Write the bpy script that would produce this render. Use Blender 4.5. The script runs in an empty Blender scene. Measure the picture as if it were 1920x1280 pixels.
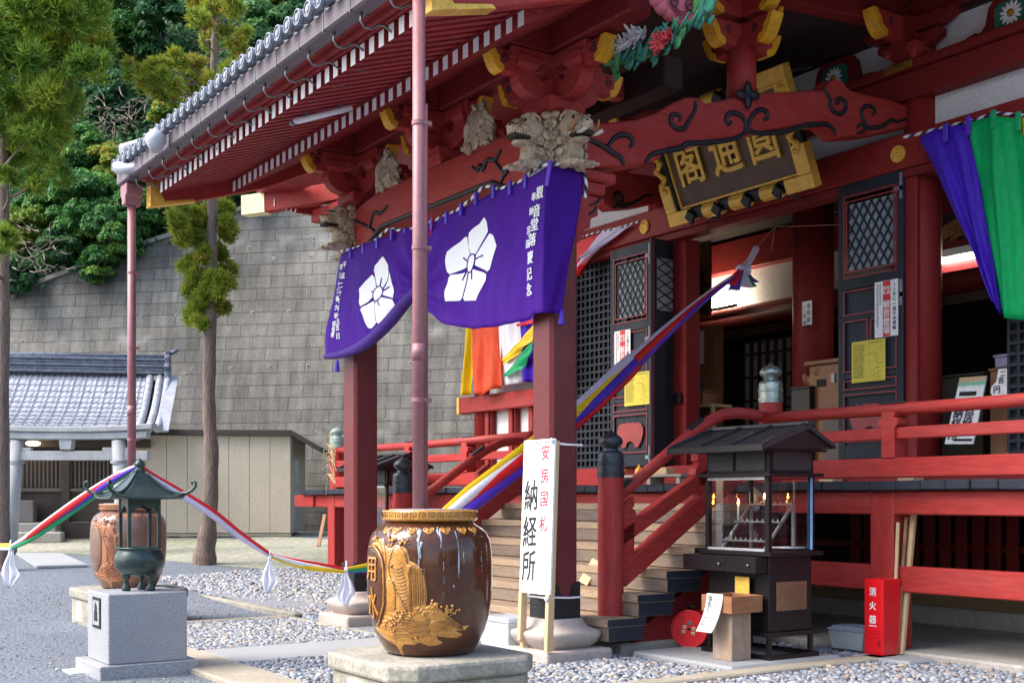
import bpy, math, random
import numpy as np
from mathutils import Vector, Matrix

# ------------------------------------------------------------------ camera, sky, sun, exposure
S = bpy.context.scene
COL = S.collection
YAW = math.atan(0.680)
FPX, UC, VH = 2243.0, 960.0, 935.0
EYE = Vector((10.92, -6.63, 1.5))
FWD = Vector((-math.cos(YAW), math.sin(YAW), 0))
RGT = Vector((math.sin(YAW), math.cos(YAW), 0))
cam = bpy.data.cameras.new('camera')
cam_o = bpy.data.objects.new('camera', cam); COL.objects.link(cam_o)
cam.sensor_width = 36.0
cam.lens = 36.0 * FPX / 1920.0
cam.shift_y = (VH - 640.0) / 1920.0
cam.clip_start = 0.1; cam.clip_end = 2000
cam_o.location = EYE
cam_o.rotation_euler = (math.radians(90), 0, math.pi / 2 - YAW)
S.camera = cam_o

SUN_EL, SUN_AZ = math.radians(48), math.radians(200)     # azimuth clockwise from +Y
w = bpy.data.worlds.new('World'); S.world = w; w.use_nodes = True
wn = w.node_tree
sky = wn.nodes.new('ShaderNodeTexSky'); sky.sky_type = 'NISHITA'
sky.sun_disc = False; sky.sun_elevation = SUN_EL; sky.sun_rotation = SUN_AZ
sky.air_density = 1.0; sky.dust_density = 3.0; sky.ozone_density = 1.0
bg = wn.nodes['Background']; bg.inputs['Strength'].default_value = 0.15
wn.links.new(sky.outputs[0], bg.inputs['Color'])
sl = bpy.data.lights.new('sun', 'SUN'); sl.energy = 1.5; sl.angle = math.radians(36)
sl.color = (1.0, 0.94, 0.85)
so = bpy.data.objects.new('sun', sl); COL.objects.link(so)
sd = Vector((math.sin(SUN_AZ) * math.cos(SUN_EL), math.cos(SUN_AZ) * math.cos(SUN_EL), math.sin(SUN_EL)))
so.rotation_euler = sd.to_track_quat('Z', 'Y').to_euler()
S.view_settings.view_transform = 'Standard'; S.view_settings.look = 'None'
S.view_settings.exposure = 1.62; S.view_settings.gamma = 1.0
S.render.engine = 'CYCLES'
S.cycles.max_bounces = 8; S.cycles.transparent_max_bounces = 12

# ------------------------------------------------------------------ locating points on real planes
def ray(u, v):
    return FWD + RGT * ((u - UC) / FPX) - Vector((0, 0, (v - VH) / FPX))
def at(u, v, d): return EYE + ray(u, v) * d
def onX(u, v, x): r = ray(u, v); return EYE + r * ((x - EYE.x) / r.x)
def onY(u, v, y): r = ray(u, v); return EYE + r * ((y - EYE.y) / r.y)
def onZ(u, v, z=0.0): r = ray(u, v); return EYE + r * ((z - EYE.z) / r.z)
def gz(x, y):
    d = (Vector((x, y, 0)) - Vector((EYE.x, EYE.y, 0))).dot(FWD)
    return 0.62 * min(1, max(0, (d - 16.5) / 11.5))
def ground_at(u, v):
    lo, hi = 3.0, 60.0
    for _ in range(40):
        d = (lo+hi)/2; p = EYE + ray(u, v)*d
        if p.z > gz(p.x, p.y): lo = d
        else: hi = d
    return EYE + ray(u, v)*lo
R = random.Random(7)
V = Vector

# ------------------------------------------------------------------ mesh builder
class MB:
    def __init__(s): s.v = []; s.f = []; s.m = []
    def add(s, vs, fs, m=0):
        n = len(s.v); s.v += [tuple(p) for p in vs]
        for q in fs: s.f.append([n + i for i in q]); s.m.append(m)
        return s
    def box(s, x0, x1, y0, y1, z0, z1, m=0, ms=None):
        vs = [(x0,y0,z0),(x1,y0,z0),(x1,y1,z0),(x0,y1,z0),(x0,y0,z1),(x1,y0,z1),(x1,y1,z1),(x0,y1,z1)]
        fs = [(0,3,2,1),(4,5,6,7),(0,1,5,4),(1,2,6,5),(2,3,7,6),(3,0,4,7)]   # bottom top front(-y) east back west
        if ms is None: return s.add(vs, fs, m)
        n = len(s.v); s.v += vs
        for q, k in zip(fs, ms): s.f.append([n + i for i in q]); s.m.append(k)
        return s
    def obox(s, c, A, B, C, m=0):           # centre and three half-axis vectors
        c, A, B, C = V(c), V(A), V(B), V(C)
        vs = [c + A*i + B*j + C*k for k in (-1,1) for i, j in ((-1,-1),(1,-1),(1,1),(-1,1))]
        return s.add(vs, [(0,3,2,1),(4,5,6,7),(0,1,5,4),(1,2,6,5),(2,3,7,6),(3,0,4,7)], m)
    def bar(s, p, q, wd, ht, up=(0,0,1), m=0):
        p, q = V(p), V(q); d = q - p; L = d.length; d.normalize()
        a = d.cross(V(up)).normalized(); b = a.cross(d)
        return s.obox((p+q)/2, d*(L/2), a*(wd/2), b*(ht/2), m)
    def prism(s, poly, O, A, B, C, m=0, mcap=None):  # polygon (a,b) at O + aA + bB, extruded by C
        O, A, B, C = V(O), V(A), V(B), V(C); n = len(poly)
        if sum(poly[i][0]*poly[(i+1)%n][1] - poly[(i+1)%n][0]*poly[i][1] for i in range(n)) < 0: poly = poly[::-1]
        if A.cross(B).dot(C) < 0: poly = poly[::-1]
        vs = [O + A*a + B*b for a, b in poly]; vs += [p + C for p in vs]
        k = len(s.f)
        s.add(vs, [tuple(range(n-1,-1,-1)), tuple(range(n,2*n))] + [(i,(i+1)%n,n+(i+1)%n,n+i) for i in range(n)], m)
        if mcap is not None: s.m[k+1] = mcap
        return s
    def tube(s, pts, r, n=8, m=0, closed=False, cap=True, flat=1.0, up=None):
        pts = [V(p) for p in pts]; N = len(pts)
        rs = r if isinstance(r, (list, tuple)) else [r]*N
        t0 = (pts[1]-pts[0]).normalized()
        u = V(up) if up is not None else (V((0,0,1)) if abs(t0.z) < .9 else V((1,0,0)))
        a = None; vs = []
        for i, p in enumerate(pts):
            t = (pts[(i+1)%N if closed else min(i+1,N-1)] - pts[(i-1)%N if closed else max(i-1,0)])
            if t.length < 1e-9: t = t0
            t.normalize()
            if a is None: a = t.cross(u)
            else: a = a - t*a.dot(t)
            if a.length < 1e-6: a = t.orthogonal()
            a.normalize(); b = t.cross(a)
            for k in range(n):
                th = 2*math.pi*k/n
                vs.append(p + a*(math.cos(th)*rs[i]) + b*(math.sin(th)*rs[i]*flat))
        fs = []
        for i in range(N if closed else N-1):
            for k in range(n):
                j = (i+1) % N
                fs.append((i*n+k, i*n+(k+1)%n, j*n+(k+1)%n, j*n+k))
        if cap and not closed: fs += [tuple(range(n-1,-1,-1)), tuple(range((N-1)*n, N*n))]
        return s.add(vs, fs, m)
    def lathe(s, prof, c=(0,0,0), n=24, m=0, sq=1.0):
        c = V(c); vs = []
        for r, z in prof:
            for k in range(n):
                th = 2*math.pi*k/n; vs.append((c.x + r*math.cos(th), c.y + r*math.sin(th)*sq, c.z + z))
        P = len(prof)
        fs = [(i*n+k, i*n+(k+1)%n, (i+1)*n+(k+1)%n, (i+1)*n+k) for i in range(P-1) for k in range(n)]
        fs += [tuple(range(n-1,-1,-1)), tuple(range((P-1)*n, P*n))]
        return s.add(vs, fs, m)
    def ball(s, c, rx, ry=None, rz=None, n=12, m=0, rot=None):
        ry = ry or rx; rz = rz or rx; c = V(c); vs = []; h = n//2
        for i in range(1, h):
            ph = math.pi*i/h
            for k in range(n):
                th = 2*math.pi*k/n
                p = V((rx*math.sin(ph)*math.cos(th), ry*math.sin(ph)*math.sin(th), rz*math.cos(ph)))
                vs.append(c + (rot @ p if rot else p))
        t = V((0,0,rz)); vs += [c + (rot @ t if rot else t), c - (rot @ t if rot else t)]
        T = len(vs)-2; fs = [(i*n+k, (i+1)*n+k, (i+1)*n+(k+1)%n, i*n+(k+1)%n) for i in range(h-2) for k in range(n)]
        fs += [(T, k, (k+1)%n) for k in range(n)] + [(T+1, (h-2)*n+(k+1)%n, (h-2)*n+k) for k in range(n)]
        return s.add(vs, fs, m)
    def grid(s, rows, m=0, closed=False, thick=0.0):      # rows of points
        nr, nc = len(rows), len(rows[0]); vs = [V(p) for r in rows for p in r]
        fs = [(i*nc+j, i*nc+j+1, (i+1)*nc+j+1, (i+1)*nc+j) for i in range(nr-1) for j in range(nc-1)]
        return s.add(vs, fs, m)
    def hippoly(s, pts, h, m=0): return s

SPIRAL = lambda cx, cy, r0, r1, a0, turns, n=22: [(cx + (r0+(r1-r0)*i/n)*math.cos(a0+turns*2*math.pi*i/n), cy + (r0+(r1-r0)*i/n)*math.sin(a0+turns*2*math.pi*i/n)) for i in range(n+1)]

def smoothpath_(P, k=5):
    out = []
    for i in range(len(P)-1):
        p0, p1, p2, p3 = P[max(i-1,0)], P[i], P[i+1], P[min(i+2,len(P)-1)]
        for s_ in range(k):
            t = s_/k; out.append(.5*((2*p1)+(p2-p0)*t+(2*p0-5*p1+4*p2-p3)*t*t+(3*p1-p0-3*p2+p3)*t**3))
    return out + [P[-1]]
def wloc(o):
    p = V((0,0,0))
    while o is not None: p = p + o.location; o = o.parent
    return p
def obj(name, mb, mats, parent=None, smooth=False, bevel=0.0, world=True, seg=1, thick=0.0, sub=0):
    me = bpy.data.meshes.new(name); me.from_pydata(mb.v, [], mb.f)
    ms = mats if isinstance(mats, (list, tuple)) else [mats]
    for k in ms: me.materials.append(k)
    if len(ms) > 1: me.polygons.foreach_set('material_index', mb.m)
    if smooth: me.polygons.foreach_set('use_smooth', [True]*len(me.polygons))
    me.update()
    o = bpy.data.objects.new(name, me); COL.objects.link(o)
    if parent is not None:
        o.parent = parent
        if world: o.location = -wloc(parent)
    if bevel:
        b = o.modifiers.new('bevel', 'BEVEL'); b.width = bevel; b.segments = seg; b.limit_method = 'ANGLE'; b.angle_limit = math.radians(40)
        b.harden_normals = False
    if thick:
        t = o.modifiers.new('thick', 'SOLIDIFY'); t.thickness = thick; t.offset = 0
    if sub:
        t = o.modifiers.new('sub', 'SUBSURF'); t.levels = sub; t.render_levels = sub
    return o
def smooth_by_angle(o, deg=35):
    o.data.set_sharp_from_angle(angle=math.radians(deg)) if hasattr(o.data, 'set_sharp_from_angle') else None
    return o
def thing(name, label, cat, loc=(0,0,0), group=None):
    o = bpy.data.objects.new(name, None); COL.objects.link(o); o.location = loc; o.empty_display_size = .2
    return tag(o, label, cat, group)
def tag(o, label, cat, group=None, kind=None):
    o['label'] = label; o['category'] = cat
    if group: o['group'] = group
    if kind: o['kind'] = kind
    return o
def struct(o, kind='structure'): o['kind'] = kind; return o
def dup(root, loc, label=None, rotz=None, scale=None):
    def cp(o, par):
        c = o.copy(); COL.objects.link(c); c.parent = par
        for ch in list(o.children): cp(ch, c)
        return c
    r = cp(root, None); r.location = loc
    if rotz is not None: r.rotation_euler = (0,0,rotz)
    if scale: r.scale = scale
    if label: r['label'] = label
    return r

# ------------------------------------------------------------------ materials
MATS = {}
def mat(name, c, rough=.6, var=.2, scale=2.0, c2=None, c2amt=.5, fine=.12, fscale=30, bump=.15, bscale=60, metal=0.0, stretch=(1,1,1),
        coat=0.0, spec=.5, emit=None, estr=0.0, trans=0.0, alpha=1.0, bdist=.01, bstretch=None):
    if name in MATS: return MATS[name]
    m = bpy.data.materials.new(name); m.use_nodes = True; t = m.node_tree; L = t.links; N = t.nodes
    b = N['Principled BSDF']
    co = N.new('ShaderNodeTexCoord'); mp = N.new('ShaderNodeMapping'); mp.inputs['Scale'].default_value = stretch
    L.new(co.outputs['Object'], mp.inputs[0])
    n1 = N.new('ShaderNodeTexNoise'); n1.inputs['Scale'].default_value = scale; n1.inputs['Detail'].default_value = 6; n1.inputs['Roughness'].default_value = .6
    n2 = N.new('ShaderNodeTexNoise'); n2.inputs['Scale'].default_value = fscale; n2.inputs['Detail'].default_value = 4
    L.new(mp.outputs[0], n1.inputs[0]); L.new(mp.outputs[0], n2.inputs[0])
    c = V(c[:3]); d = V(c2) if c2 else c*(1-var)
    r = N.new('ShaderNodeValToRGB'); e = r.color_ramp.elements
    e[0].position = .32; e[1].position = .68
    lo = c.lerp(d, 1.0 if c2 is None else c2amt*1.6 if c2amt*1.6 < 1 else 1.0)
    e[0].color = (*[min(1, max(0, x)) for x in lo], 1); hi = c*(1+var*.5); e[1].color = (*[min(1, x) for x in hi], 1)
    L.new(n1.outputs[0], r.inputs[0])
    hv = N.new('ShaderNodeHueSaturation'); mr = N.new('ShaderNodeMapRange')
    mr.inputs['From Min'].default_value = .3; mr.inputs['From Max'].default_value = .7
    mr.inputs['To Min'].default_value = 1-fine; mr.inputs['To Max'].default_value = 1+fine
    L.new(n2.outputs[0], mr.inputs[0]); L.new(mr.outputs[0], hv.inputs['Value']); L.new(r.outputs[0], hv.inputs['Color'])
    L.new(hv.outputs[0], b.inputs['Base Color'])
    rr = N.new('ShaderNodeMapRange'); rr.inputs['To Min'].default_value = max(0.02, rough-.12); rr.inputs['To Max'].default_value = min(1, rough+.12)
    L.new(n1.outputs[0], rr.inputs[0]); L.new(rr.outputs[0], b.inputs['Roughness'])
    b.inputs['Metallic'].default_value = metal; b.inputs['Coat Weight'].default_value = coat; b.inputs['Coat Roughness'].default_value = .08
    b.inputs['Specular IOR Level'].default_value = spec
    if bump:
        n3 = N.new('ShaderNodeTexNoise'); n3.inputs['Scale'].default_value = bscale; n3.inputs['Detail'].default_value = 5
        if bstretch:
            m3 = N.new('ShaderNodeMapping'); m3.inputs['Scale'].default_value = bstretch; L.new(co.outputs['Object'], m3.inputs[0]); L.new(m3.outputs[0], n3.inputs[0])
        else: L.new(mp.outputs[0], n3.inputs[0])
        bp = N.new('ShaderNodeBump'); bp.inputs['Strength'].default_value = bump; bp.inputs['Distance'].default_value = bdist
        L.new(n3.outputs[0], bp.inputs['Height']); L.new(bp.outputs[0], b.inputs['Normal'])
    if emit: b.inputs['Emission Color'].default_value = (*emit, 1); b.inputs['Emission Strength'].default_value = estr
    if trans: b.inputs['Transmission Weight'].default_value = trans
    b.inputs['Alpha'].default_value = alpha
    MATS[name] = m
    return m
def nodes_of(m): return m.node_tree.nodes, m.node_tree.links, m.node_tree.nodes['Principled BSDF']

def redwood(n, st): return mat(n, (.32,.026,.023), .5, .25, 1.2, c2=(.36,.055,.050), c2amt=.5, fine=.17, fscale=9, bump=.35, bscale=9, stretch=st, bdist=.007, spec=.22)
RED = redwood('vermilion paint along x', (.5,4,4)); REDY = redwood('vermilion paint along y', (4,.5,4)); REDZ = redwood('vermilion paint upright', (4,4,.5))
REDD = mat('deep red paint', (.19,.018,.018), .55, .25, 1.5, c2=(.19,.022,.024), c2amt=.4, fine=.2, bump=.25, bscale=35, spec=.2)
FRED = mat('facade red paint', (.25,.022,.021), .5, .25, 1.4, c2=(.26,.030,.030), c2amt=.4, fine=.2, bump=.25, bscale=35, spec=.2)
MAROON = mat('maroon column lacquer', (.125,.018,.021), .42, .22, 1.6, c2=(.155,.030,.032), fine=.14, bump=.15, bscale=50, spec=.3)
RAFT = mat('rafter red', (.30,.030,.032), .55, .2, 2, fine=.2, bump=.2, spec=.25)
PINKP = mat('dusty rose pipe paint', (.29,.125,.14), .45, .12, 2, c2=(.24,.09,.10), bump=.05)
WHITE = mat('white paint', (.90,.90,.90), .6, .02, 3, fine=.01, bump=0)
PLASTER = mat('white plaster', (.78,.78,.79), .8, .06, 1.5, bump=.1, bscale=80)
BLACK = mat('black lacquer', (.010,.011,.014), .38, .3, 3, bump=.08, spec=.35)
BLACKW = mat('blue black painted wood', (.017,.021,.031), .5, .3, 3, c2=(.032,.038,.052), bump=.25, bscale=40, spec=.25)
OUTL = mat('black scroll paint', (.014,.015,.02), .5, .2, 5, bump=0)
GOLD = mat('gilded metal', (.88,.53,.10), .38, .25, 6, c2=(.66,.35,.05), metal=.35, bump=.3, bscale=45)
GOLDP = mat('golden yellow paint', (.80,.40,.015), .5, .15, 5, c2=(.62,.28,.02), bump=.1)
GOLDL = mat('gold leaf', (.90,.55,.09), .42, .15, 8, metal=.2, bump=.15)
WOODP = mat('pale carved wood', (.56,.44,.31), .75, .3, 9, c2=(.34,.25,.17), c2amt=.6, fine=.25, fscale=40, bump=.9, bscale=38, bdist=.015)
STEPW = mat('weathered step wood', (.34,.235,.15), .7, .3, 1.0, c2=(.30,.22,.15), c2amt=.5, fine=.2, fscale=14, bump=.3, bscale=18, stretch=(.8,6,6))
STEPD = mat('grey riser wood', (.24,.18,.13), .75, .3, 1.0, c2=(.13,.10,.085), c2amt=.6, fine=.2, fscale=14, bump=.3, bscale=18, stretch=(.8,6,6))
NEWW = mat('fresh planed wood', (.62,.43,.24), .6, .12, 3, fine=.1, bump=.15, stretch=(6,6,.8))
BROWNW = mat('varnished brown wood', (.30,.13,.055), .45, .25, 3, bump=.15, stretch=(4,4,1))
OLDW = mat('old grey brown timber', (.085,.062,.050), .8, .3, 2, bump=.3)
CONC = mat('pale concrete', (.36,.34,.31), .85, .2, 2, c2=(.26,.24,.21), bump=.3, bscale=50)
STONE = mat('pale granite kerb', (.50,.47,.42), .8, .2, 2.5, c2=(.38,.34,.28), bump=.3, bscale=70)
STONEP = mat('pinkish base stone', (.45,.37,.33), .75, .2, 3, c2=(.33,.30,.28), bump=.25, bscale=60)
PLINTH = mat('mossy plinth stone', (.33,.31,.26), .85, .25, 4, c2=(.22,.21,.17), c2amt=.6, fine=.2, bump=.6, bscale=22, bdist=.02)
GREENB = mat('green patina bronze', (.042,.066,.062), .30, .3, 6, c2=(.020,.034,.035), metal=.4, bump=.15)
DARKB = mat('dark cap metal', (.055,.062,.075), .40, .3, 6, metal=.5, bump=.1)
SILVB = mat('weathered bronze cap', (.40,.42,.38), .36, .3, 8, c2=(.20,.30,.28), metal=.8, bump=.15)
VERD = mat('verdigris cap', (.26,.42,.40), .6, .3, 9, c2=(.33,.34,.28), metal=.2, bump=.1)
def cloth(name, c, rough=.75, var=.12): return mat(name, c, rough, var, 4, fine=.06, bump=.08, bscale=200)
PURPLE = mat('purple curtain cloth', (.060,.006,.25), .75, .12, 3, fine=.08, fscale=60, bump=.55, bscale=3.2, stretch=(1,1,.45), bdist=.05, spec=.2)
VIOLET = cloth('violet satin', (.085,.028,.50), .5)
CGREEN = cloth('green satin', (.0,.33,.115), .5)
CYELL = cloth('yellow satin', (.85,.55,.01), .5)
CRED = cloth('red satin', (.72,.012,.018), .5)
CORNG = cloth('orange satin', (.80,.10,.035), .5)
CWHITE = cloth('white cloth', (.82,.80,.86), .6, .05)
CLILAC = cloth('lilac white cloth', (.66,.60,.78), .6, .06)
PAPER = mat('white paper', (.88,.88,.89), .8, .03, 5, bump=.03)
YPAPER = mat('yellow paper', (.78,.64,.09), .8, .06, 5, bump=.03)
INK = mat('black ink', (.02,.02,.022), .8, .1, 5, bump=0)
REDINK = mat('red ink', (.70,.03,.07), .7, .1, 5, bump=0)
GREYINK = mat('grey ink', (.30,.30,.33), .8, .1, 5, bump=0)
WINK = mat('white lettering', (.85,.85,.85), .6, .02, 5, bump=0)
FIRER = mat('fire box red enamel', (.78,.010,.018), .32, .06, 2, fine=.03, bump=.02, coat=.3)
STEEL = mat('grey steel', (.22,.22,.235), .45, .15, 8, metal=.7, bump=.05)
GUTTER = mat('mauve grey gutter', (.135,.11,.125), .55, .12, 3, c2=(.11,.08,.095), bump=.05)
TILE = mat('silver grey roof tile', (.26,.28,.32), .45, .25, 6, c2=(.15,.16,.19), bump=.15)
def glass(name, tint=(1,1,1), mixv=.90):
    m = bpy.data.materials.new(name); m.use_nodes = True; t = m.node_tree; N = t.nodes; L = t.links
    N.remove(N['Principled BSDF']); tr = N.new('ShaderNodeBsdfTransparent'); tr.inputs[0].default_value = (*tint, 1)
    gl = N.new('ShaderNodeBsdfGlossy'); gl.inputs['Roughness'].default_value = .03; fr = N.new('ShaderNodeLayerWeight'); fr.inputs[0].default_value = .5
    pw = N.new('ShaderNodeMath'); pw.operation = 'POWER'; pw.inputs[1].default_value = 4; L.new(fr.outputs['Facing'], pw.inputs[0]); ma = N.new('ShaderNodeMath'); ma.operation = 'MULTIPLY_ADD'; ma.inputs[1].default_value = .6; ma.inputs[2].default_value = .09; L.new(pw.outputs[0], ma.inputs[0])
    mx = N.new('ShaderNodeMixShader'); L.new(ma.outputs[0], mx.inputs[0]); L.new(tr.outputs[0], mx.inputs[1]); L.new(gl.outputs[0], mx.inputs[2])
    L.new(mx.outputs[0], N['Material Output'].inputs[0]); return m
GLASS = glass('cabinet glass', (.95,.97,.97))
def lampmat(name, c, s): return mat(name, c, .5, 0, 3, bump=0, emit=c, estr=s)

# ------------------------------------------------------------------ lettering
_G = {}
def glyph(ch):
    if ch in _G: return _G[ch]
    cu = bpy.data.curves.new('g', 'FONT'); cu.body = ch; cu.size = 1; cu.resolution_u = 3
    o = bpy.data.objects.new('g', cu); COL.objects.link(o)
    bpy.context.view_layer.update()
    me = bpy.data.meshes.new_from_object(o.evaluated_get(bpy.context.evaluated_depsgraph_get()))
    vs = np.array([v.co[:2] for v in me.vertices]) if len(me.vertices) else np.zeros((0,2))
    fs = [tuple(p.vertices) for p in me.polygons]
    bpy.data.objects.remove(o); bpy.data.curves.remove(cu); bpy.data.meshes.remove(me)
    if len(vs): vs = vs - (vs.min(0)+vs.max(0))/2
    _G[ch] = (vs, fs); return _G[ch]
def write(mb, ch, O, A, B, size, m=0, sx=1.0, shear=0.0, bold=0.0, fn=None, lift=None):
    vs, fs = glyph(ch)
    O, A, B = V(O), V(A), V(B); Nn = A.cross(B).normalized()
    offs = [(0,0)] if not bold else [(-bold,-bold*.6),(bold,-bold*.6),(bold,bold*.6),(-bold,bold*.6),(0,0)]
    for k, (dx, dy) in enumerate(offs):
        P = []
        for x, y in vs:
            a = (x*sx + dx)*size; b = (y + dy + shear*x)*size
            p = (a, b)
            if fn: P.append(fn(a, b, .0004*k))
            else: P.append(O + A*a + B*b + Nn*(.0004*k))
        mb.add(P, fs, m)
def vtext(mb, text, O, A, B, size, pitch, **kw):
    O, B = V(O), V(B)
    for i, ch in enumerate(text):
        if ch != ' ': write(mb, ch, O - B*(pitch*i), A, B, size, **kw)
# ------------------------------------------------------------------ the temple hall and its porch
mat('shade toned eave timber', (.028,.010,.010), .8)  # near-black: deep shade under the porch roof is put into the colour
PX = (-2.09, 1.885)                      # porch columns, Y = 0
FC = (-7.25, -4.85, -2.45, 2.10, 4.60, 7.0)   # facade columns, Y = 5.15
hall = thing('temple_hall', 'red painted temple hall with tiled porch roof, raised deck and black lattice doors', 'temple', (-.1, 5, 0))
H = hall
def part(name, mb, m, parent=None, **k): return obj(name, mb, m, parent or H, **k)

part('platform', MB().box(-10.2, 9, 2.62, 12, -.3, .09), CONC, bevel=.02)
part('foundation_stone', MB().box(-10, 9, 4.75, 5.0, .09, .30), CONC, bevel=.02)
part('ground_sill', MB().box(-10, 9, 4.80, 5.05, .30, .47), mat('ochre sill wood', (.24,.16,.08), .8, .3, 2, stretch=(.6,4,4)), bevel=.01)
# slatted screen below the deck
for x0 in np.arange(1.2, 8.5, .21):
    if x0 > 7: break
    part('screen_slat', MB().box(x0, x0+.135, 4.95, 5.0, .46, 1.42), REDD, bevel=.006)
for z in (.47, .92, 1.36): part('screen_rail', MB().box(-9.8, 8.5, 5.003, 5.05, z, z+.07), REDD)
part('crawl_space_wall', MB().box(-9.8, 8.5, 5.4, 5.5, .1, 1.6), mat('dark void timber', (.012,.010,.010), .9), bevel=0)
# deck
x = -9.4; rr = random.Random(3)
k = 0
while x < 7.0:
    wd = rr.uniform(.24, .34)
    y0 = 2.5 - rr.uniform(0, .035); dz = rr.uniform(-.008, .008)
    part('floor_plank', MB().box(x+.003, x+wd-.003, y0, 5.0, 1.578+dz, 1.668+dz, ms=[1,0,1,1,0,1]), [STEPD, BLACKW], bevel=.012)
    x += wd; k += 1
part('deck_beam', MB().box(-9.9, 7.2, 2.60, 2.76, 1.355, 1.574), RED, bevel=.012)
part('low_beam', MB().box(-6.2, -2.6, 2.62, 2.76, .63, .87), RED, bevel=.012)
part('low_beam', MB().box(1.9, 7.2, 2.62, 2.76, .635, .875), RED, bevel=.012)
for x0 in (-8.45, -6.4, -3.4, 3.42, 6.3):
    part('deck_post', MB().box(x0, x0+.27, 2.585, 2.875, .09, 1.575), REDZ, bevel=.015)
# deck railing
def giboshi(parent, x, y, z0, z1, r, m, name='post_cap'):
    h = z1 - z0
    prof = [(1.04,0),(1.04,.05),(1.10,.06),(1.10,.09),(1.02,.10),(1.02,.27),(1.08,.28),(1.08,.31),(1.0,.32),(1.0,.45),(.97,.50),(.80,.54),(.60,.56),(.55,.60),(.62,.63),(.86,.68),(.95,.74),(.88,.81),(.62,.88),(.28,.93),(.12,.97),(.03,1.0)]
    o = obj(name, MB().lathe([(a*r, b*h) for a, b in prof], (x, y, z0), 28), m, parent, smooth=True); smooth_by_angle(o, 45); return o
def newel(x, y, zb, zc, zt, r, m, parent):
    p = obj('newel_post', MB().lathe([(r, 0), (r, zc-zb)], (x, y, zb), 28), REDZ, parent, smooth=True); smooth_by_angle(p, 40)
    giboshi(p, x, y, zc, zt, r, m); return p
YR = 2.68
def railing(x0, x1, posts):
    part('railing_top_rail', MB().tube([(x0, YR, 2.35), ((x0+x1)/2, YR, 2.34), (x1, YR, 2.36)], .058, 12), RED, smooth=True)
    part('railing_middle_rail', MB().box(x0, x1, YR-.05, YR+.05, 2.06, 2.17), RED, bevel=.008)
    part('railing_bottom_rail', MB().box(x0, x1, YR-.075, YR+.075, 1.70, 1.885), RED, bevel=.012)
    for x in posts:
        pr = [(-.075,1.885),(.075,1.885),(.075,2.06),(.075,2.17),(.115,2.20),(.11,2.245),(.06,2.27),(.075,2.275),(.075,2.32),(-.075,2.32),(-.075,2.275),(-.06,2.27),(-.11,2.245),(-.115,2.20),(-.075,2.17),(-.075,2.06)]
        p = part('railing_post', MB().prism(pr, (x, YR-.085, 0), (1,0,0), (0,0,1), (0,.17,0)), RED, bevel=.006)
        obj('black_saddle', MB().box(x-.14, x+.14, YR-.04, YR+.04, 2.39, 2.415), OUTL, p, bevel=.01)
railing(1.98, 7.1, (3.62, 5.3, 6.9)); railing(-8.2, -2.3, (-3.9, -5.6, -7.2))
newel(1.95, 2.795, 1.67, 2.52, 2.95, .125, SILVB, H)
newel(-2.15, 2.75, 1.67, 2.45, 2.86, .125, DARKB, H)
newel(-8.3, 2.7, 1.67, 2.39, 2.78, .125, VERD, H)
part('beam_nose', MB().prism([(0,1.36),(.62,1.36),(.62,1.60),(.1,1.60),(0,1.50)], (-9.6, 2.55, 0), (1,0,0), (0,0,1), (0,.2,0)), RED, bevel=.01)

# porch column with stone foot
for i, x in enumerate(PX):
    s = .16; ch = .035
    poly = [(-s+ch,-s),(s-ch,-s),(s,-s+ch),(s,s-ch),(s-ch,s),(-s+ch,s),(-s,s-ch),(-s,-s+ch)]
    c = part('porch_column', MB().prism(poly, (x, 0, .39), (1,0,0), (0,1,0), (0,0,4.6)), MAROON, bevel=.004)
    q = MB()
    for (A, B) in (((1,0,0),(0,-1,0)), ((0,1,0),(1,0,0)), ((-1,0,0),(0,1,0)), ((0,-1,0),(-1,0,0))):
        e = s + .006
        pl = [(-e,.0),(e,.0),(e,.335),(e-.02,.345),(e-.075,.32),(e-.105,.28),(e-.09,.25),(e-.12,.225),(.05,.175),(.02,.19),(0,.155),(-.02,.19),(-.05,.175),(-e+.12,.225),(-e+.09,.25),(-e+.105,.28),(-e+.075,.32),(-e+.02,.345),(-e,.335)]
        q.prism(pl, V((x,0,.392)) + V(B)*s, A, (0,0,1), V(B)*.014)
    BCUFF = mat('black embossed cuff', (.016,.017,.020), .4, .2, 4, metal=.3, bump=1.0, bscale=55, bdist=.012)
    obj('column_cuff', q, BCUFF, c, bevel=.003)
    q = MB(); n = 24; rows = []
    for hw, z in ((.215,.395),(.222,.375),(.235,.345),(.265,.315),(.315,.295),(.352,.283),(.365,.262),(.355,.225),(.325,.175),(.285,.14),(.27,.12)):
        row = []
        for k2 in range(32):
            th = 2*math.pi*k2/32; cx_, sx_ = math.cos(th), math.sin(th)
            m_ = max(abs(cx_), abs(sx_)); ex = .88
            f = 1/((abs(cx_)**5 + abs(sx_)**5)**.2)
            row.append((x + hw*f*cx_*.98, hw*f*sx_*.98, z))
        rows.append(row + [row[0]])
    q.grid(rows[::-1]); q.f.append([len(q.v)-33+j for j in range(32)]); q.m.append(0)
    obj('column_foot', q, STONEP, c, smooth=True)
    obj('footing_slab', MB().box(x-.40, x+.40, -.38, .38, -.1, .128), STONEP, c, bevel=.03, seg=2)

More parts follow.
